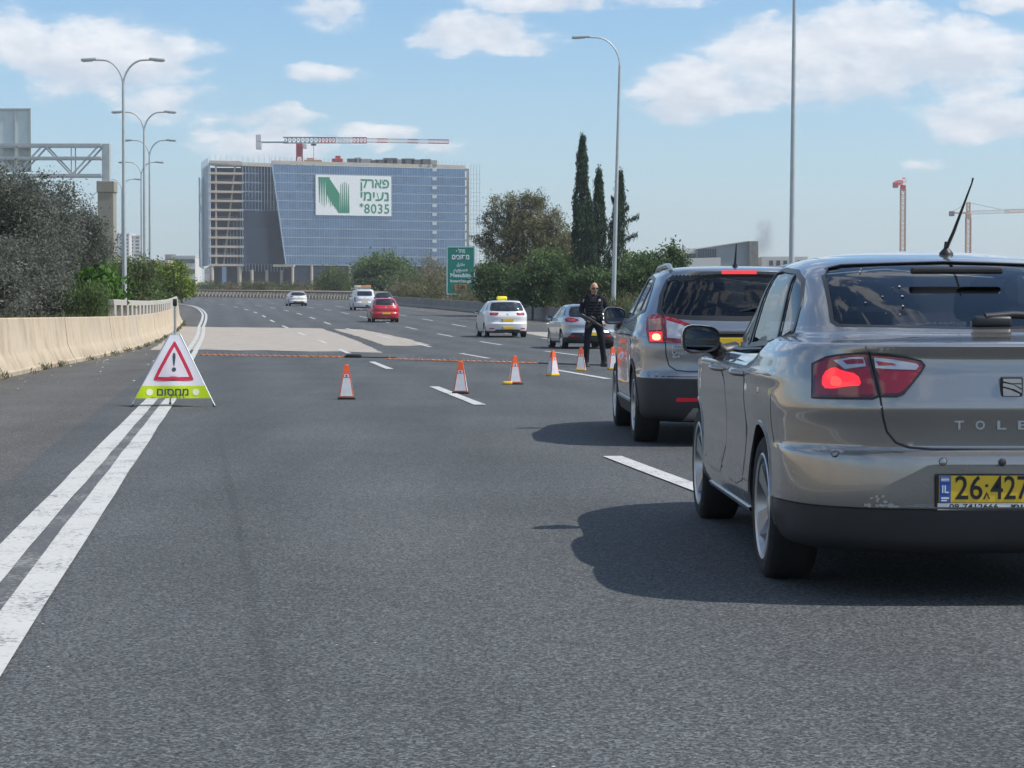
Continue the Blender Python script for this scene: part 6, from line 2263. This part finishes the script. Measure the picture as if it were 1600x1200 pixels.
far_car('red hatchback with a yellow plate low in its bumper', 'hatchback_car', at_road(603.5, 125.8), R(9.5), 4.03, 1.69, 1.49, MT['paint_red'], PUNTO, rearw=RW2, plate_z=.58, low=.27)
LEON = [(-.80, .97), (-.76, 1.09), (-.52, 1.06), (-.50, .98)]
far_car('small white hatchback alone in the middle lanes', 'hatchback_car', at_road(467, 205), R(13), 4.26, 1.80, 1.46, MT['paint_white'], LEON, plate_z=.50, low=.36, h=.06,
        low_poly=[([(-.58, .36), (-.40, .50), (.40, .50), (.58, .36)], MT['clad'], 'bumper_insert')])
far_car('dark blue car mostly hidden behind the red hatchback', 'hatchback_car', at_road(601, 187), R(11), 4.3, 1.78, 1.46, MT['paint_black'], LEON, h=.06)
t2, B = far_car('tiny white taxi on the far bend at left', 'taxi', at_road(297, 311), R(27), 4.4, 1.8, 1.50, MT['paint_white'], LEON, plate_z=.70, low=.36, h=.06)
lc, nn = B.hit(0, 1.6, 'top')
MB().rbox((0, 1.6, lc.z + .08), (.40, .16, .17), .06).build('roof_lamp', MT['taxi_yellow'], t2, 50)
VROWS = []
for r in scale_rows(4.38, 1.81, 1.80):
    q = list(r)
    z = q[0] / 1.80
    if z > .60:
        q[1] = .10 + (z - .60) * .42
        q[3] = .90 - (z - .60) * .30 if z < .955 else q[3] * 1.25
        q[5] = 4.5
    VROWS.append(tuple(q))
VAN = [(-.82, .60), (-.84, .98), (-.76, .99), (-.74, .62)]
RW3 = [(-.58, 1.08), (-.62, 1.15), (-.60, 1.36), (-.54, 1.42), (.54, 1.42), (.60, 1.36), (.62, 1.15), (.58, 1.08)]
vn, B = far_car('white van with an orange warning bar on its roof left of the red hatchback', 'delivery_van', at_road(570.5, 175), R(11), 4.38, 1.81, 1.80, MT['paint_white'], VAN, rearw=RW3, rows=VROWS, plate_z=.62, low=.27, h=.05)
vn['category'] = 'van'
MT['amber_bar'] = mat('amber_light_bar', (.50, .23, .09), .35)
MT['cream_bar'] = mat('cream_board', (.55, .50, .36), .5)
lc, nn = B.hit(0, 1.4, 'top')
bar_o = MB().rbox((.28, 1.4, lc.z + .26), (.80, .20, .15), .05).build('light_bar', MT['amber_bar'], vn, 50)
MB().rbox((-.45, 1.42, lc.z + .26), (.62, .18, .14), .04).build('light_bar', MT['cream_bar'], vn, 50)
rk = MB()
for x in (-.62, .62):
    rk.box((x, 1.4, lc.z + .05), (.05, .05, .30))
rk.box((0, 1.4, lc.z + .16), (1.45, .06, .05)).box((0, 2.1, lc.z + .10), (1.4, .05, .05)).build('roof_rack', MT['galv'], vn)
# ------------------------------------------------------------------ check point: folding warning sign
MT['cloth_white'] = cloth_mat('sign_cloth_white', (.88, .87, .91), .28)
MT['cloth_red'] = mat('sign_cloth_red', (.55, .02, .06), .5)
MT['cloth_lime'] = cloth_mat('sign_cloth_lime', (.66, .84, .01), .35)
MT['cloth_pale'] = mat('sign_emblem', (.72, .78, .50), .5)
MT['ink'] = mat('sign_ink', (.03, .06, .07), .5)
wsn = thing('warning_sign', 'folding white three legged warning sign with a red triangle and a lime green hem', 'warning sign', (-4.15, 25.55, 0), R(3))
FY, BYY = -.27, .30
apex = .875
# cloth panels round three legs; the front one carries the print
def cpt_front(u, v):
    """u across, v height on the leaning front panel, with slack folds"""
    k = (apex + .06 - v) / (apex + .06)
    y = FY * k - .022 - .012 * math.sin(u * 14 + v * 5) * k - .02 * math.cos(u * 3.1) * k
    return (u, y, v)
def half_w(v):
    return .055 + (apex - v) / (apex - .105) * .405
def panel(name, mfun, zz, m_, parent, nu=24):
    vs_, fs = [], []
    for z_ in zz:
        for i in range(nu + 1):
            vs_.append(mfun(-1 + 2 * i / nu, z_))
    for j in range(len(zz) - 1):
        for i in range(nu):
            fs.append((j * (nu + 1) + i, j * (nu + 1) + i + 1, (j + 1) * (nu + 1) + i + 1, (j + 1) * (nu + 1) + i))
    return link(name, new_mesh(name, vs_, fs, m_, True), parent)
panel('cloth', lambda t, z_: cpt_front(t * half_w(z_), z_), list(np.linspace(.255, apex, 16)), MT['cloth_white'], wsn)
hem = panel('hem_band', lambda t, z_: cpt_front(t * half_w(z_), z_), list(np.linspace(.105, .255, 6)), MT['cloth_lime'], wsn)
for sd in (-1, 1):
    def sidep(t, z_, sd=sd):
        k = (t + 1) / 2
        a = Vector(cpt_front(sd * half_w(z_), z_))
        b = Vector((sd * .02, BYY * (apex + .06 - z_) / (apex + .06), z_))
        return tuple(a + (b - a) * k)
    panel('cloth', sidep, list(np.linspace(.255, apex, 10)), MT['cloth_white'], wsn, 8)
    panel('hem_band', sidep, list(np.linspace(.105, .255, 4)), MT['cloth_lime'], wsn, 8)
def print_poly(name, pts, m_, off, parent):
    r_ = delaunay_2d_cdt([Vector(p) for p in pts] + [Vector((x * .02, z_ * .02)) for x in range(-20, 21) for z_ in range(5, 45)], [], [list(range(len(pts)))], 1, 1e-6)
    vs_ = []
    for p in r_[0]:
        q = cpt_front(p[0], p[1])
        vs_.append((q[0], q[1] - off, q[2]))
    return link(name, new_mesh(name, vs_, [list(f) for f in r_[2]], m_, True), parent)
def rtri(w, z0, z1, r):
    p = [(-w, z0), (w, z0), (0, z1)]
    for _ in range(1): p = [q for a, b in zip(p, p[1:] + p[:1]) for q in ((a[0] + (b[0] - a[0]) * r, a[1] + (b[1] - a[1]) * r), (b[0] + (a[0] - b[0]) * r, b[1] + (a[1] - b[1]) * r))]
    return chaikin(p)
tri = print_poly('red_triangle', rtri(.262, .315, .825, .06), MT['cloth_red'], .004, wsn)
print_poly('white_field', rtri(.192, .362, .735, .02), MT['cloth_white'], .007, tri)
print_poly('exclamation_mark', chaikin([(-.022, .655), (.022, .655), (.010, .495), (-.006, .495)]), MT['ink'], .010, tri)
print_poly('exclamation_mark', [(.004 + .026 * math.cos(k * .45), .455 + .026 * math.sin(k * .45)) for k in range(14)], MT['ink'], .010, tri)
for x in (-.285, .275):
    print_poly('emblem', [(x + .042 * math.cos(k * .45), .180 + .042 * math.sin(k * .45)) for k in range(14)], MT['cloth_pale'], .004, hem)
y_h = cpt_front(0, .18)[1]
text('lettering', 'םוסחמ', .135, MT['ink'], wsn, (0, y_h - .030, .180), rot=(R(74), 0, 0), bold=.0035, width=.385, extrude=.001)
for x, y_ in ((-.505, FY * 1.02), (.505, FY * 1.02), (-.10, BYY)):
    lg = MB().tube([(x, y_, .012), (x * .12, y_ * .10, apex + .01)], .011, 8).build('leg', MT['galv'], wsn, 50)
    MB().tube([(x * 1.005, y_ * 1.005, 0), (x * .97, y_ * .97, .03)], .015, 8).build('rubber_foot', MT['black'], lg, 50)
MB().tube([(0, 0, apex - .05), (0, 0, 1.24)], .016, 10).build('centre_pole', MT['galv'], wsn, 50)
MB().rbox((0, 0, 1.275), (.05, .05, .09), .012).build('lamp_socket', MT['black'], wsn, 50)
MB().rbox((0, 0, apex), (.12, .06, .02), .008).build('apex_bracket', MT['galv'], wsn, 50)

# ------------------------------------------------------------------ folding cones
MT['cone_orange'] = mat('cone_orange', (.82, .12, .03), .55, var=.16, scale=9)
MT['cone_white'] = mat('cone_reflective', (.68, .67, .69), .45, var=.14, scale=11)
MT['cone_yellow'] = mat('cone_base_yellow', (.80, .50, .02), .5)
def cone(label, x, y, rz, base='dark', lean=0.0):
    t = thing('traffic_cone', label, 'traffic cone', (x, y, 0), rz, 'folding orange cones across the lanes')
    h, b0, t0 = .455, .100, .030
    wz = lambda z_: b0 + (t0 - b0) * z_ / h
    def frust(z0, z1, off, m_, name, parent, wscale=1.0, dn=.0):
        v_ = []
        for z_ in (z0, z1):
            w_ = wz(z_) * wscale + off
            for sx, sy in ((-1, -1), (1, -1), (1, 1), (-1, 1)): v_.append((sx * w_ + lean * z_, sy * w_ * .8, z_))
        return MB().add(v_, [(0, 1, 5, 4), (1, 2, 6, 5), (2, 3, 7, 6), (3, 0, 4, 7), (4, 5, 6, 7), (3, 2, 1, 0)]).build(name, m_, parent)
    bdy = frust(.03, h - .012, 0, MT['cone_orange'], 'cone_body', t)
    MB().rbox((lean * h, 0, h - .008), (t0 * 1.9, t0 * 1.5, .03), .012).build('cone_cap', MT['cone_orange'], t, 50)
    # white faces on the four sides, framed by the orange edge
    for k in range(4):
        q = Matrix.Rotation(k * math.pi / 2, 3, 'Z')
        f = lambda s, z_: q @ Vector((s * (wz(z_) - .012) * (1 if k % 2 == 0 else .8), -(wz(z_) * (.8 if k % 2 == 0 else 1)) - .003, z_)) + Vector((lean * z_, 0, 0))
        MB().add([f(-1, .045), f(1, .045), f(1, .285), f(-1, .285)], [(0, 1, 2, 3)]).build('reflective_panel', MT['cone_white'], t)
        p = MB().add([f(-.8, .296), f(.8, .296), f(.72, .335), f(-.72, .335)], [(0, 1, 2, 3)]).build('emblem_panel', MT['cone_white'], t)
        if k == 0:
            g = lambda s, z_: f(s, z_) - Vector((0, .0015, 0))
            MB().add([g(-.35, .303), g(.35, .303), g(.30, .328), g(-.30, .328)], [(0, 1, 2, 3)]).build('emblem', MT['plate_blue'], p)
    if base == 'dark':
        MB().rbox((0, 0, .016), (.235, .20, .032), .01).build('cone_base', MT['black'], t, 50)
    elif base == 'yellow':
        MB().rbox((0, 0, .022), (.20, .17, .044), .012).build('cone_base', MT['cone_yellow'], t, 50)
    else:
        MB().rbox((.02, 0, .014), (.215, .18, .026), .008).build('cone_base', MT['black'], t, 50)
        MB().rbox((-.13, -.06, .026), (.15, .08, .05), .014).build('yellow_lamp', MT['cone_yellow'], t, 50)
    return t
cone('leftmost orange and white cone, alone in the middle of the near lane', -2.20, 27.55, R(4))
cone('orange and white cone standing on a white lane dash', -.73, 29.5, R(-3))
cone('cone with a yellow lamp lying at its left foot', .045, 33.4, R(10), 'lamp')
cone('thin looking cone turned edge on with a yellow base', .745, 38.0, R(38), 'yellow', .02)
cone('cone right in front of the police officer with a yellow base', 1.375, 41.4, R(-6), 'yellow')
cone('rightmost cone, half hidden by the grey SUV', 2.06, 42.4, R(14), 'yellow')

# ------------------------------------------------------------------ spike strips
MT['strip_orange'] = mat('spike_strip_orange', (.90, .33, .12), .6)
def spike_strip(label, a, b, n, tail):
    a, b = Vector(a), Vector(b)
    t = thing('spike_strip', label, 'spike strip', a, 0, 'orange spike strips laid across the road')
    rs = random.Random(n)
    d = (b - a)
    u = d.normalized()
    nrm = Vector((-u.y, u.x, 0))
    # scissor links of the lattice
    for k in range(n):
        p, q = d * (k / n), d * ((k + 1) / n)
        w_ = .085
        for sg in (-1, 1):
            MB().bar(p + nrm * w_ * sg + Vector((0, 0, .022 + .006 * sg)), q - nrm * w_ * sg + Vector((0, 0, .022 + .006 * sg + rs.uniform(-.004, .006))), .055, .014).build('lattice_bar', MT['strip_orange'], t)
    sp_ = MB()
    for k in range(n):
        p = d * ((k + .5) / n) + nrm * rs.choice((-.07, 0, .07))
        tilt = Vector((rs.uniform(-.02, .02), rs.uniform(-.02, .02), .05 + rs.uniform(0, .05)))
        sp_.tube([p + Vector((0, 0, .02)), p + Vector((0, 0, .02)) + tilt], [.004, .0015], 5)
    sp_.build('spike', MT['galv_pale'], t)['kind'] = 'stuff'
    if tail:
        MB().rbox(d + u * .22 + Vector((0, 0, .045)), (.40, .16, .09), .02).rbox(d + u * .10 + Vector((0, 0, .03)), (.3, .12, .05), .015).build('handle_case', MT['black'], t, 50)
        MB().tube([d + u * .4 + Vector((0, 0, .02)), d + u * 1.0 + Vector((0, .05, .015)), d + u * 1.6 + Vector((0, -.05, .015))], .014, 6).build('pull_rope', MT['trim'], t)
    else:
        MB().tube([d + Vector((0, 0, .02)), d + u * .8 + Vector((0, .03, .016)), d + u * 1.7 + Vector((0, -.04, .016)), d + u * 2.35 + Vector((0, 0, .016))], .016, 6).build('pull_rope', MT['trim'], t)
    return t
def flat3(x, y): return (x, y, zr(y))
spike_strip('left orange spike strip, from the edge lines to its black handle case', flat3(-8.60, 56.9), flat3(-4.30, 54.1), 24, True)
spike_strip('right orange spike strip, running on behind the cones towards the officer', flat3(-3.12, 51.7), flat3(.60, 47.2), 26, False)

# ------------------------------------------------------------------ police officer
MT['skin'] = mat('skin', (.50, .27, .17), .5)
MT['uniform'] = mat('dark_uniform', (.018, .019, .027), .9, 0, .15, var=.25, scale=14)
MT['vest'] = mat('vest_fabric', (.020, .021, .026), .85, 0, .15, var=.2, scale=30)
MT['boot'] = mat('boot_leather', (.012, .012, .013), .5)
MT['gun'] = mat('gun_metal', (.035, .036, .040), .42, .3)
MT['patch'] = mat('shoulder_patch', (.60, .55, .45), .7)
OX, OY = 1.765, 44.6
off_ = thing('person', 'bald police officer in black uniform, vest and sunglasses holding a rifle across the thighs', 'person', (OX, OY, 0), R(6))
off_.scale = (1.02, 1.02, 1.02)


def skinned(name, verts, edges, radii, m_, parent, sub=2, root=0):
    """one continuous surface grown round a skeleton"""
    me = bpy.data.meshes.new(name)
    me.from_pydata(verts, edges, [])
    o = bpy.data.objects.new(name, me)
    COL.objects.link(o)
    md = o.modifiers.new('skin', 'SKIN')
    md.use_smooth_shade = True
    lay = me.skin_vertices[0].data if len(me.skin_vertices) else None
    if lay is None:
        bm = bmesh.new()
        bm.from_mesh(me)
        bm.verts.layers.skin.verify()
        bm.to_mesh(me)
        bm.free()
        lay = me.skin_vertices[0].data
    for i, r_ in enumerate(radii):
        lay[i].radius = r_ if isinstance(r_, tuple) else (r_, r_)
        lay[i].use_root = (i == root)
    sb_ = o.modifiers.new('sub', 'SUBSURF')
    sb_.levels = sb_.render_levels = sub
    dg = bpy.context.evaluated_depsgraph_get()
    out = bpy.data.meshes.new_from_object(o.evaluated_get(dg))
    bpy.data.objects.remove(o)
    out.materials.clear()
    out.materials.append(m_)
    out.polygons.foreach_set('use_smooth', [True] * len(out.polygons))
    return link(name, out, parent)


# he faces -y (towards us), his right is at -x; legs apart, chin a little down
V_ = [(0, .02, .96), (0, .02, 1.08), (0, .015, 1.22), (0, .01, 1.36), (0, .01, 1.46), (0, 0, 1.53),
      (-.105, .02, .90), (-.150, .00, .52), (-.165, .03, .10), (.105, .02, .90), (.165, -.01, .52), (.215, .02, .10),
      (-.185, .02, 1.44), (-.275, .05, 1.20), (-.205, -.14, 1.03),
      (.185, .02, 1.44), (.285, .05, 1.19), (.255, -.10, 1.00)]
E_ = [(0, 1), (1, 2), (2, 3), (3, 4), (4, 5), (0, 6), (6, 7), (7, 8), (0, 9), (9, 10), (10, 11), (4, 12), (12, 13), (13, 14), (4, 15), (15, 16), (16, 17)]
R_ = [(.155, .115), (.150, .110), (.165, .118), (.185, .122), (.125, .085), (.058, .060),
      (.098, .100), (.072, .076), (.052, .056), (.098, .100), (.072, .076), (.052, .056),
      (.078, .078), (.058, .058), (.040, .040), (.078, .078), (.058, .058), (.040, .040)]
skinned('body', V_, E_, R_, MT['uniform'], off_)
# head
def head_mesh():
    bm = bmesh.new()
    bmesh.ops.create_uvsphere(bm, u_segments=32, v_segments=24, radius=1)
    for v in bm.verts:
        x, y, z = v.co
        k = 1 - .22 * max(0, -z) ** 1.3
        v.co = Vector((x * .078 * k, y * .098 * (1 - .10 * max(0, -z)), z * .120))
        if y < -.2 and -.75 < z < .1: v.co.y -= .010 * (1 - abs(z + .35) / .5) * max(0, 1 - abs(x) * 1.6)   # jaw and mouth
        nose = math.exp(-((x / .20) ** 2) - ((z + .12) / .20) ** 2) * max(0, -y)
        v.co.y -= .026 * nose
        eye = math.exp(-(((abs(x) - .36) / .18) ** 2) - ((z - .08) / .12) ** 2) * max(0, -y)
        v.co.y += .012 * eye
        brow = math.exp(-((z - .24) / .09) ** 2) * max(0, -y) * math.exp(-(x / .6) ** 2)
        v.co.y -= .006 * brow
        v.co.y -= .012 * math.exp(-((z + .85) / .18) ** 2) * max(0, -y)
    me = bpy.data.meshes.new('head')
    bm.to_mesh(me)
    bm.free()
    me.materials.append(MT['skin'])
    me.polygons.foreach_set('use_smooth', [True] * len(me.polygons))
    return me
HQ = (R(8), 0, R(8))
hd = link('head', head_mesh(), off_, (0, -.015, 1.655), HQ)
for sd in (-1, 1):
    MB().rbox((sd * .079, .008, -.012), (.018, .042, .062), .008).build('ear', MT['skin'], hd, 60)
MB().tube([(0, .012, -.16), (0, .005, -.06)], [.056, .052], 14).build('neck', MT['skin'], hd, 60)
sgl = MB()
for sd in (-1, 1):
    sgl.rbox((sd * .036, -.098, .008), (.062, .014, .038), .006)
    sgl.bar((sd * .068, -.090, .012), (sd * .080, .0, .008), .006)
sgl.bar((-.01, -.105, .014), (.01, -.105, .014), .006).build('sunglasses', MT['gun'], hd, 60)
MB().rbox((0, -.103, -.060), (.044, .008, .010), .003).build('mouth', mat('lips', (.36, .14, .10), .5), hd, 60)
hr = MB()
for k in range(9):
    a = R(20 + 17.5 * k)
    hr.rbox((.074 * math.cos(a), .012 + .088 * math.sin(a) * .98, -.004), (.03, .03, .06), .012)
hr.build('stubble_hair', mat('cropped_hair', (.05, .035, .03), .9), hd, 60)
# vest with rows of webbing, pouches, collar
v_ = MB()
prof_v = [(1.06, .172, .138), (1.14, .178, .142), (1.26, .190, .146), (1.38, .192, .142), (1.46, .165, .110), (1.50, .12, .085)]
seg = 28
vs_, fs = [], []
for z_, a_, b_ in prof_v:
    for k in range(seg):
        q = 2 * math.pi * k / seg
        e = 2 / 2.8
        vs_.append((math.copysign(abs(math.cos(q)) ** e, math.cos(q)) * a_, .012 + math.copysign(abs(math.sin(q)) ** e, math.sin(q)) * b_, z_))
for i in range(len(prof_v) - 1):
    for k in range(seg): fs.append((i * seg + k, i * seg + (k + 1) % seg, (i + 1) * seg + (k + 1) % seg, (i + 1) * seg + k))
fs.append(tuple((len(prof_v) - 1) * seg + k for k in range(seg)))
vest = v_.add(vs_, fs).build('vest', MT['vest'], off_, 50)
for k in range(5):
    MB().rbox((0, -.135, 1.12 + .062 * k), (.285, .022, .036), .008).build('webbing_strap', MT['uniform'], vest, 50)
for x in (-.11, .11): MB().rbox((x, -.105, 1.455), (.055, .06, .12), .015).build('shoulder_strap', MT['vest'], vest, 50)
for x in (-.13, -.04, .06, .14): MB().rbox((x, -.135, 1.02), (.07, .05, .10), .012).build('pouch', MT['vest'], vest, 50)
MB().tube([(.185 * math.cos(q), .02 + .135 * math.sin(q), .985) for q in np.linspace(0, 2 * math.pi, 25)], .022, 6, False).build('belt', MT['boot'], off_, 50)
MB().rbox((-.232, -.015, 1.395), (.02, .066, .075), .008, Matrix.Rotation(R(20), 3, 'Y')).build('shoulder_patch', MT['patch'], off_, 50)
MB().rbox((.095, -.140, 1.40), (.045, .015, .05), .006).build('chest_badge', MT['patch'], off_, 50)
# trouser bottoms and boots
for (x, y_, rz_) in ((-.165, .03, .0), (.215, .02, R(20))):
    q = Matrix.Rotation(rz_, 3, 'Z')
    bt = MB()
    secs = [(-.205, .012, .050, .028), (-.16, .0, .052, .055), (-.09, .0, .050, .075), (-.03, .0, .052, .105), (.03, .0, .056, .130), (.075, 0, .046, .12)]
    vs_, fs = [], []
    for (yy, _, hw, hh) in secs:
        for (sx, t_) in ((-1, 0), (-1, .6), (-.55, 1), (.55, 1), (1, .6), (1, 0)):
            vs_.append(tuple(q @ Vector((sx * hw, yy, hh * t_)) + Vector((x, y_, .0))))
    for i in range(len(secs) - 1):
        for k in range(6): fs.append((i * 6 + k, i * 6 + (k + 1) % 6, (i + 1) * 6 + (k + 1) % 6, (i + 1) * 6 + k))
    fs += [tuple(range(6))[::-1], tuple((len(secs) - 1) * 6 + k for k in range(6))]
    bt.add(vs_, fs)
    bt.tube([(x, y_ + .01, .10), (x, y_ + .008, .22)], [.062, .066], 12)
    bt.build('boot', MT['boot'], off_, 60)


def hand(wrist, palm_dir, finger_dir, thumb_dir, name='hand'):
    """palm and five separate curled fingers in one mesh"""
    w_ = Vector(wrist)
    f = Vector(finger_dir).normalized()
    p = Vector(palm_dir).normalized()
    s = f.cross(p).normalized()
    mb = MB()
    q = Matrix((s, f, p)).transposed()
    mb.rbox(w_ + f * .045, (.078, .095, .030), .013, q, 2)
    for k, (L, o) in enumerate(((.070, -.029), (.080, -.010), (.075, .010), (.058, .028))):
        b0 = w_ + f * .088 + s * o
        mb.tube([b0 - f * .01, b0 + f * L * .42 + p * .006, b0 + f * L * .62 + p * L * .35, b0 + f * L * .42 + p * L * .62], [.0100, .0095, .0090, .0075], 8)
    td = Vector(thumb_dir).normalized()
    b0 = w_ + f * .030 + s * (-.036)
    mb.tube([b0, b0 + td * .030 + f * .012, b0 + td * .044 + f * .040 + p * .012], [.0120, .0110, .0085], 8)
    return mb.build(name, MT['skin'], off_, 60)


hand((-.205, -.145, 1.025), (.4, .3, -.9), (.62, -.55, -.50), (-.2, -.6, .6))
hand((.255, -.105, .995), (-.8, .4, -.2), (-.25, -.35, -.90), (-.5, -.6, -.2))

# the rifle: its own thing, slung across the thighs from his right hand down to his left leg
rf = thing('rifle', 'black assault rifle held across the thighs of the police officer', 'rifle', (0, 0, 0))
GA, GB = Vector((-.30, -.265, 1.10)), Vector((.235, -.235, .775))
gd = (GB - GA).normalized()
gside = Vector((0, -1, 0))
gup = gside.cross(gd).normalized()
if gup.z < 0: gup = -gup
GM = Matrix((gd, gup.cross(gd), gup)).transposed().to_4x4()
def gbox(name, c, s, m_='gun', rb=.008):
    return MB().rbox(c, s, rb).build(name, MT[m_], rf, 50)
L_ = (GB - GA).length
gbox('stock', (.055, 0, -.015), (.15, .035, .085), rb=.014)
gbox('receiver', (.235, 0, 0), (.22, .042, .070))
gbox('hand_guard', (.435, 0, .004), (.20, .046, .052), rb=.014)
MB().tube([(.53, 0, .006), (L_ + .06, 0, .006)], [.010, .010], 8).build('barrel', MT['gun'], rf, 50)
MB().lathe([(0, L_ + .05), (.014, L_ + .05), (.014, L_ + .10), (0, L_ + .10)], 10, 'X', (0, 0, .006)).build('muzzle', MT['gun'], rf, 50)
MB().rbox((.255, 0, -.105), (.060, .028, .16), .008, Matrix.Rotation(R(12), 3, 'Y')).build('magazine', MT['gun'], rf, 50)
MB().rbox((.165, 0, -.075), (.036, .03, .10), .010, Matrix.Rotation(R(-20), 3, 'Y')).build('pistol_grip', MT['gun'], rf, 50)
MB().rbox((.245, 0, .066), (.13, .03, .045), .012).rbox((.20, 0, .045), (.02, .02, .03), .003).rbox((.29, 0, .045), (.02, .02, .03), .003).build('optic_sight', MT['gun'], rf, 50)
MB().rbox((.50, 0, .042), (.012, .01, .045), .003).build('front_sight', MT['gun'], rf, 50)
mw = Matrix.Translation((OX, OY, 0)) @ Matrix.Rotation(R(6), 4, 'Z') @ Matrix.Diagonal((1.02, 1.02, 1.02, 1)) @ Matrix.Translation(GA) @ GM
rf.matrix_world = mw
# sling over the vest
MB().tube([(-.13, -.15, 1.02), (-.05, -.165, 1.15), (.05, -.16, 1.32), (.115, -.10, 1.47), (.13, .03, 1.49)], .012, 6).build('sling', MT['boot'], off_, 60)

# ------------------------------------------------------------------ air
def volume_mat(name, dens, col, aniso=.35):
    m_ = bpy.data.materials.new(name)
    m_.use_nodes = True
    t = NT(m_.node_tree)
    t.t.nodes.remove(t.t.nodes['Principled BSDF'])
    pv = t.n('ShaderNodeVolumePrincipled')
    pv.inputs['Color'].default_value = (*col, 1)
    pv.inputs['Density'].default_value = dens
    pv.inputs['Anisotropy'].default_value = aniso
    t.l(pv.outputs[0], t.t.nodes['Material Output'].inputs['Volume'])
    return m_


HAZE = 0.00024
if HAZE:
    hz = MB().box((0, 1240, 54.5), (5000, 2960, 114)).build('haze', volume_mat('haze_air', HAZE, (.92, .94, .97)))
    tag(hz, kind='stuff')

# a drifting puff of grey smoke above the industrial hall
sm_ = volume_mat('smoke_air', 0.0, (.42, .42, .44), .2)
t = NT(sm_.node_tree)
pv = [n for n in t.t.nodes if n.type == 'PRINCIPLED_VOLUME'][0]
co = t.n('ShaderNodeTexCoord').outputs['Object']
ln = t.n('ShaderNodeVectorMath', operation='LENGTH')
t.l(t.vm('MULTIPLY', co, (1 / 2.6, 1 / 2.6, 1 / 6.0)), ln.inputs[0])
fall = t.m('SUBTRACT', 1.0, t.smooth(ln.outputs['Value'], .15, 1.0))
t.l(t.m('MULTIPLY', t.m('MULTIPLY', fall, t.smooth(t.noise(co, .35, 4, .6),   .3, .7)), .34), pv.inputs['Density'])
bm = bmesh.new()
bmesh.ops.create_icosphere(bm, subdivisions=3, radius=1)
for v in bm.verts: v.co = Vector((v.co.x * 2.6, v.co.y * 2.6, v.co.z * 6.0))
me = bpy.data.meshes.new('smoke')
bm.to_mesh(me)
bm.free()
me.materials.append(sm_)
tag(link('smoke', me, None, cpt(1194, 372, 400)), kind='stuff')
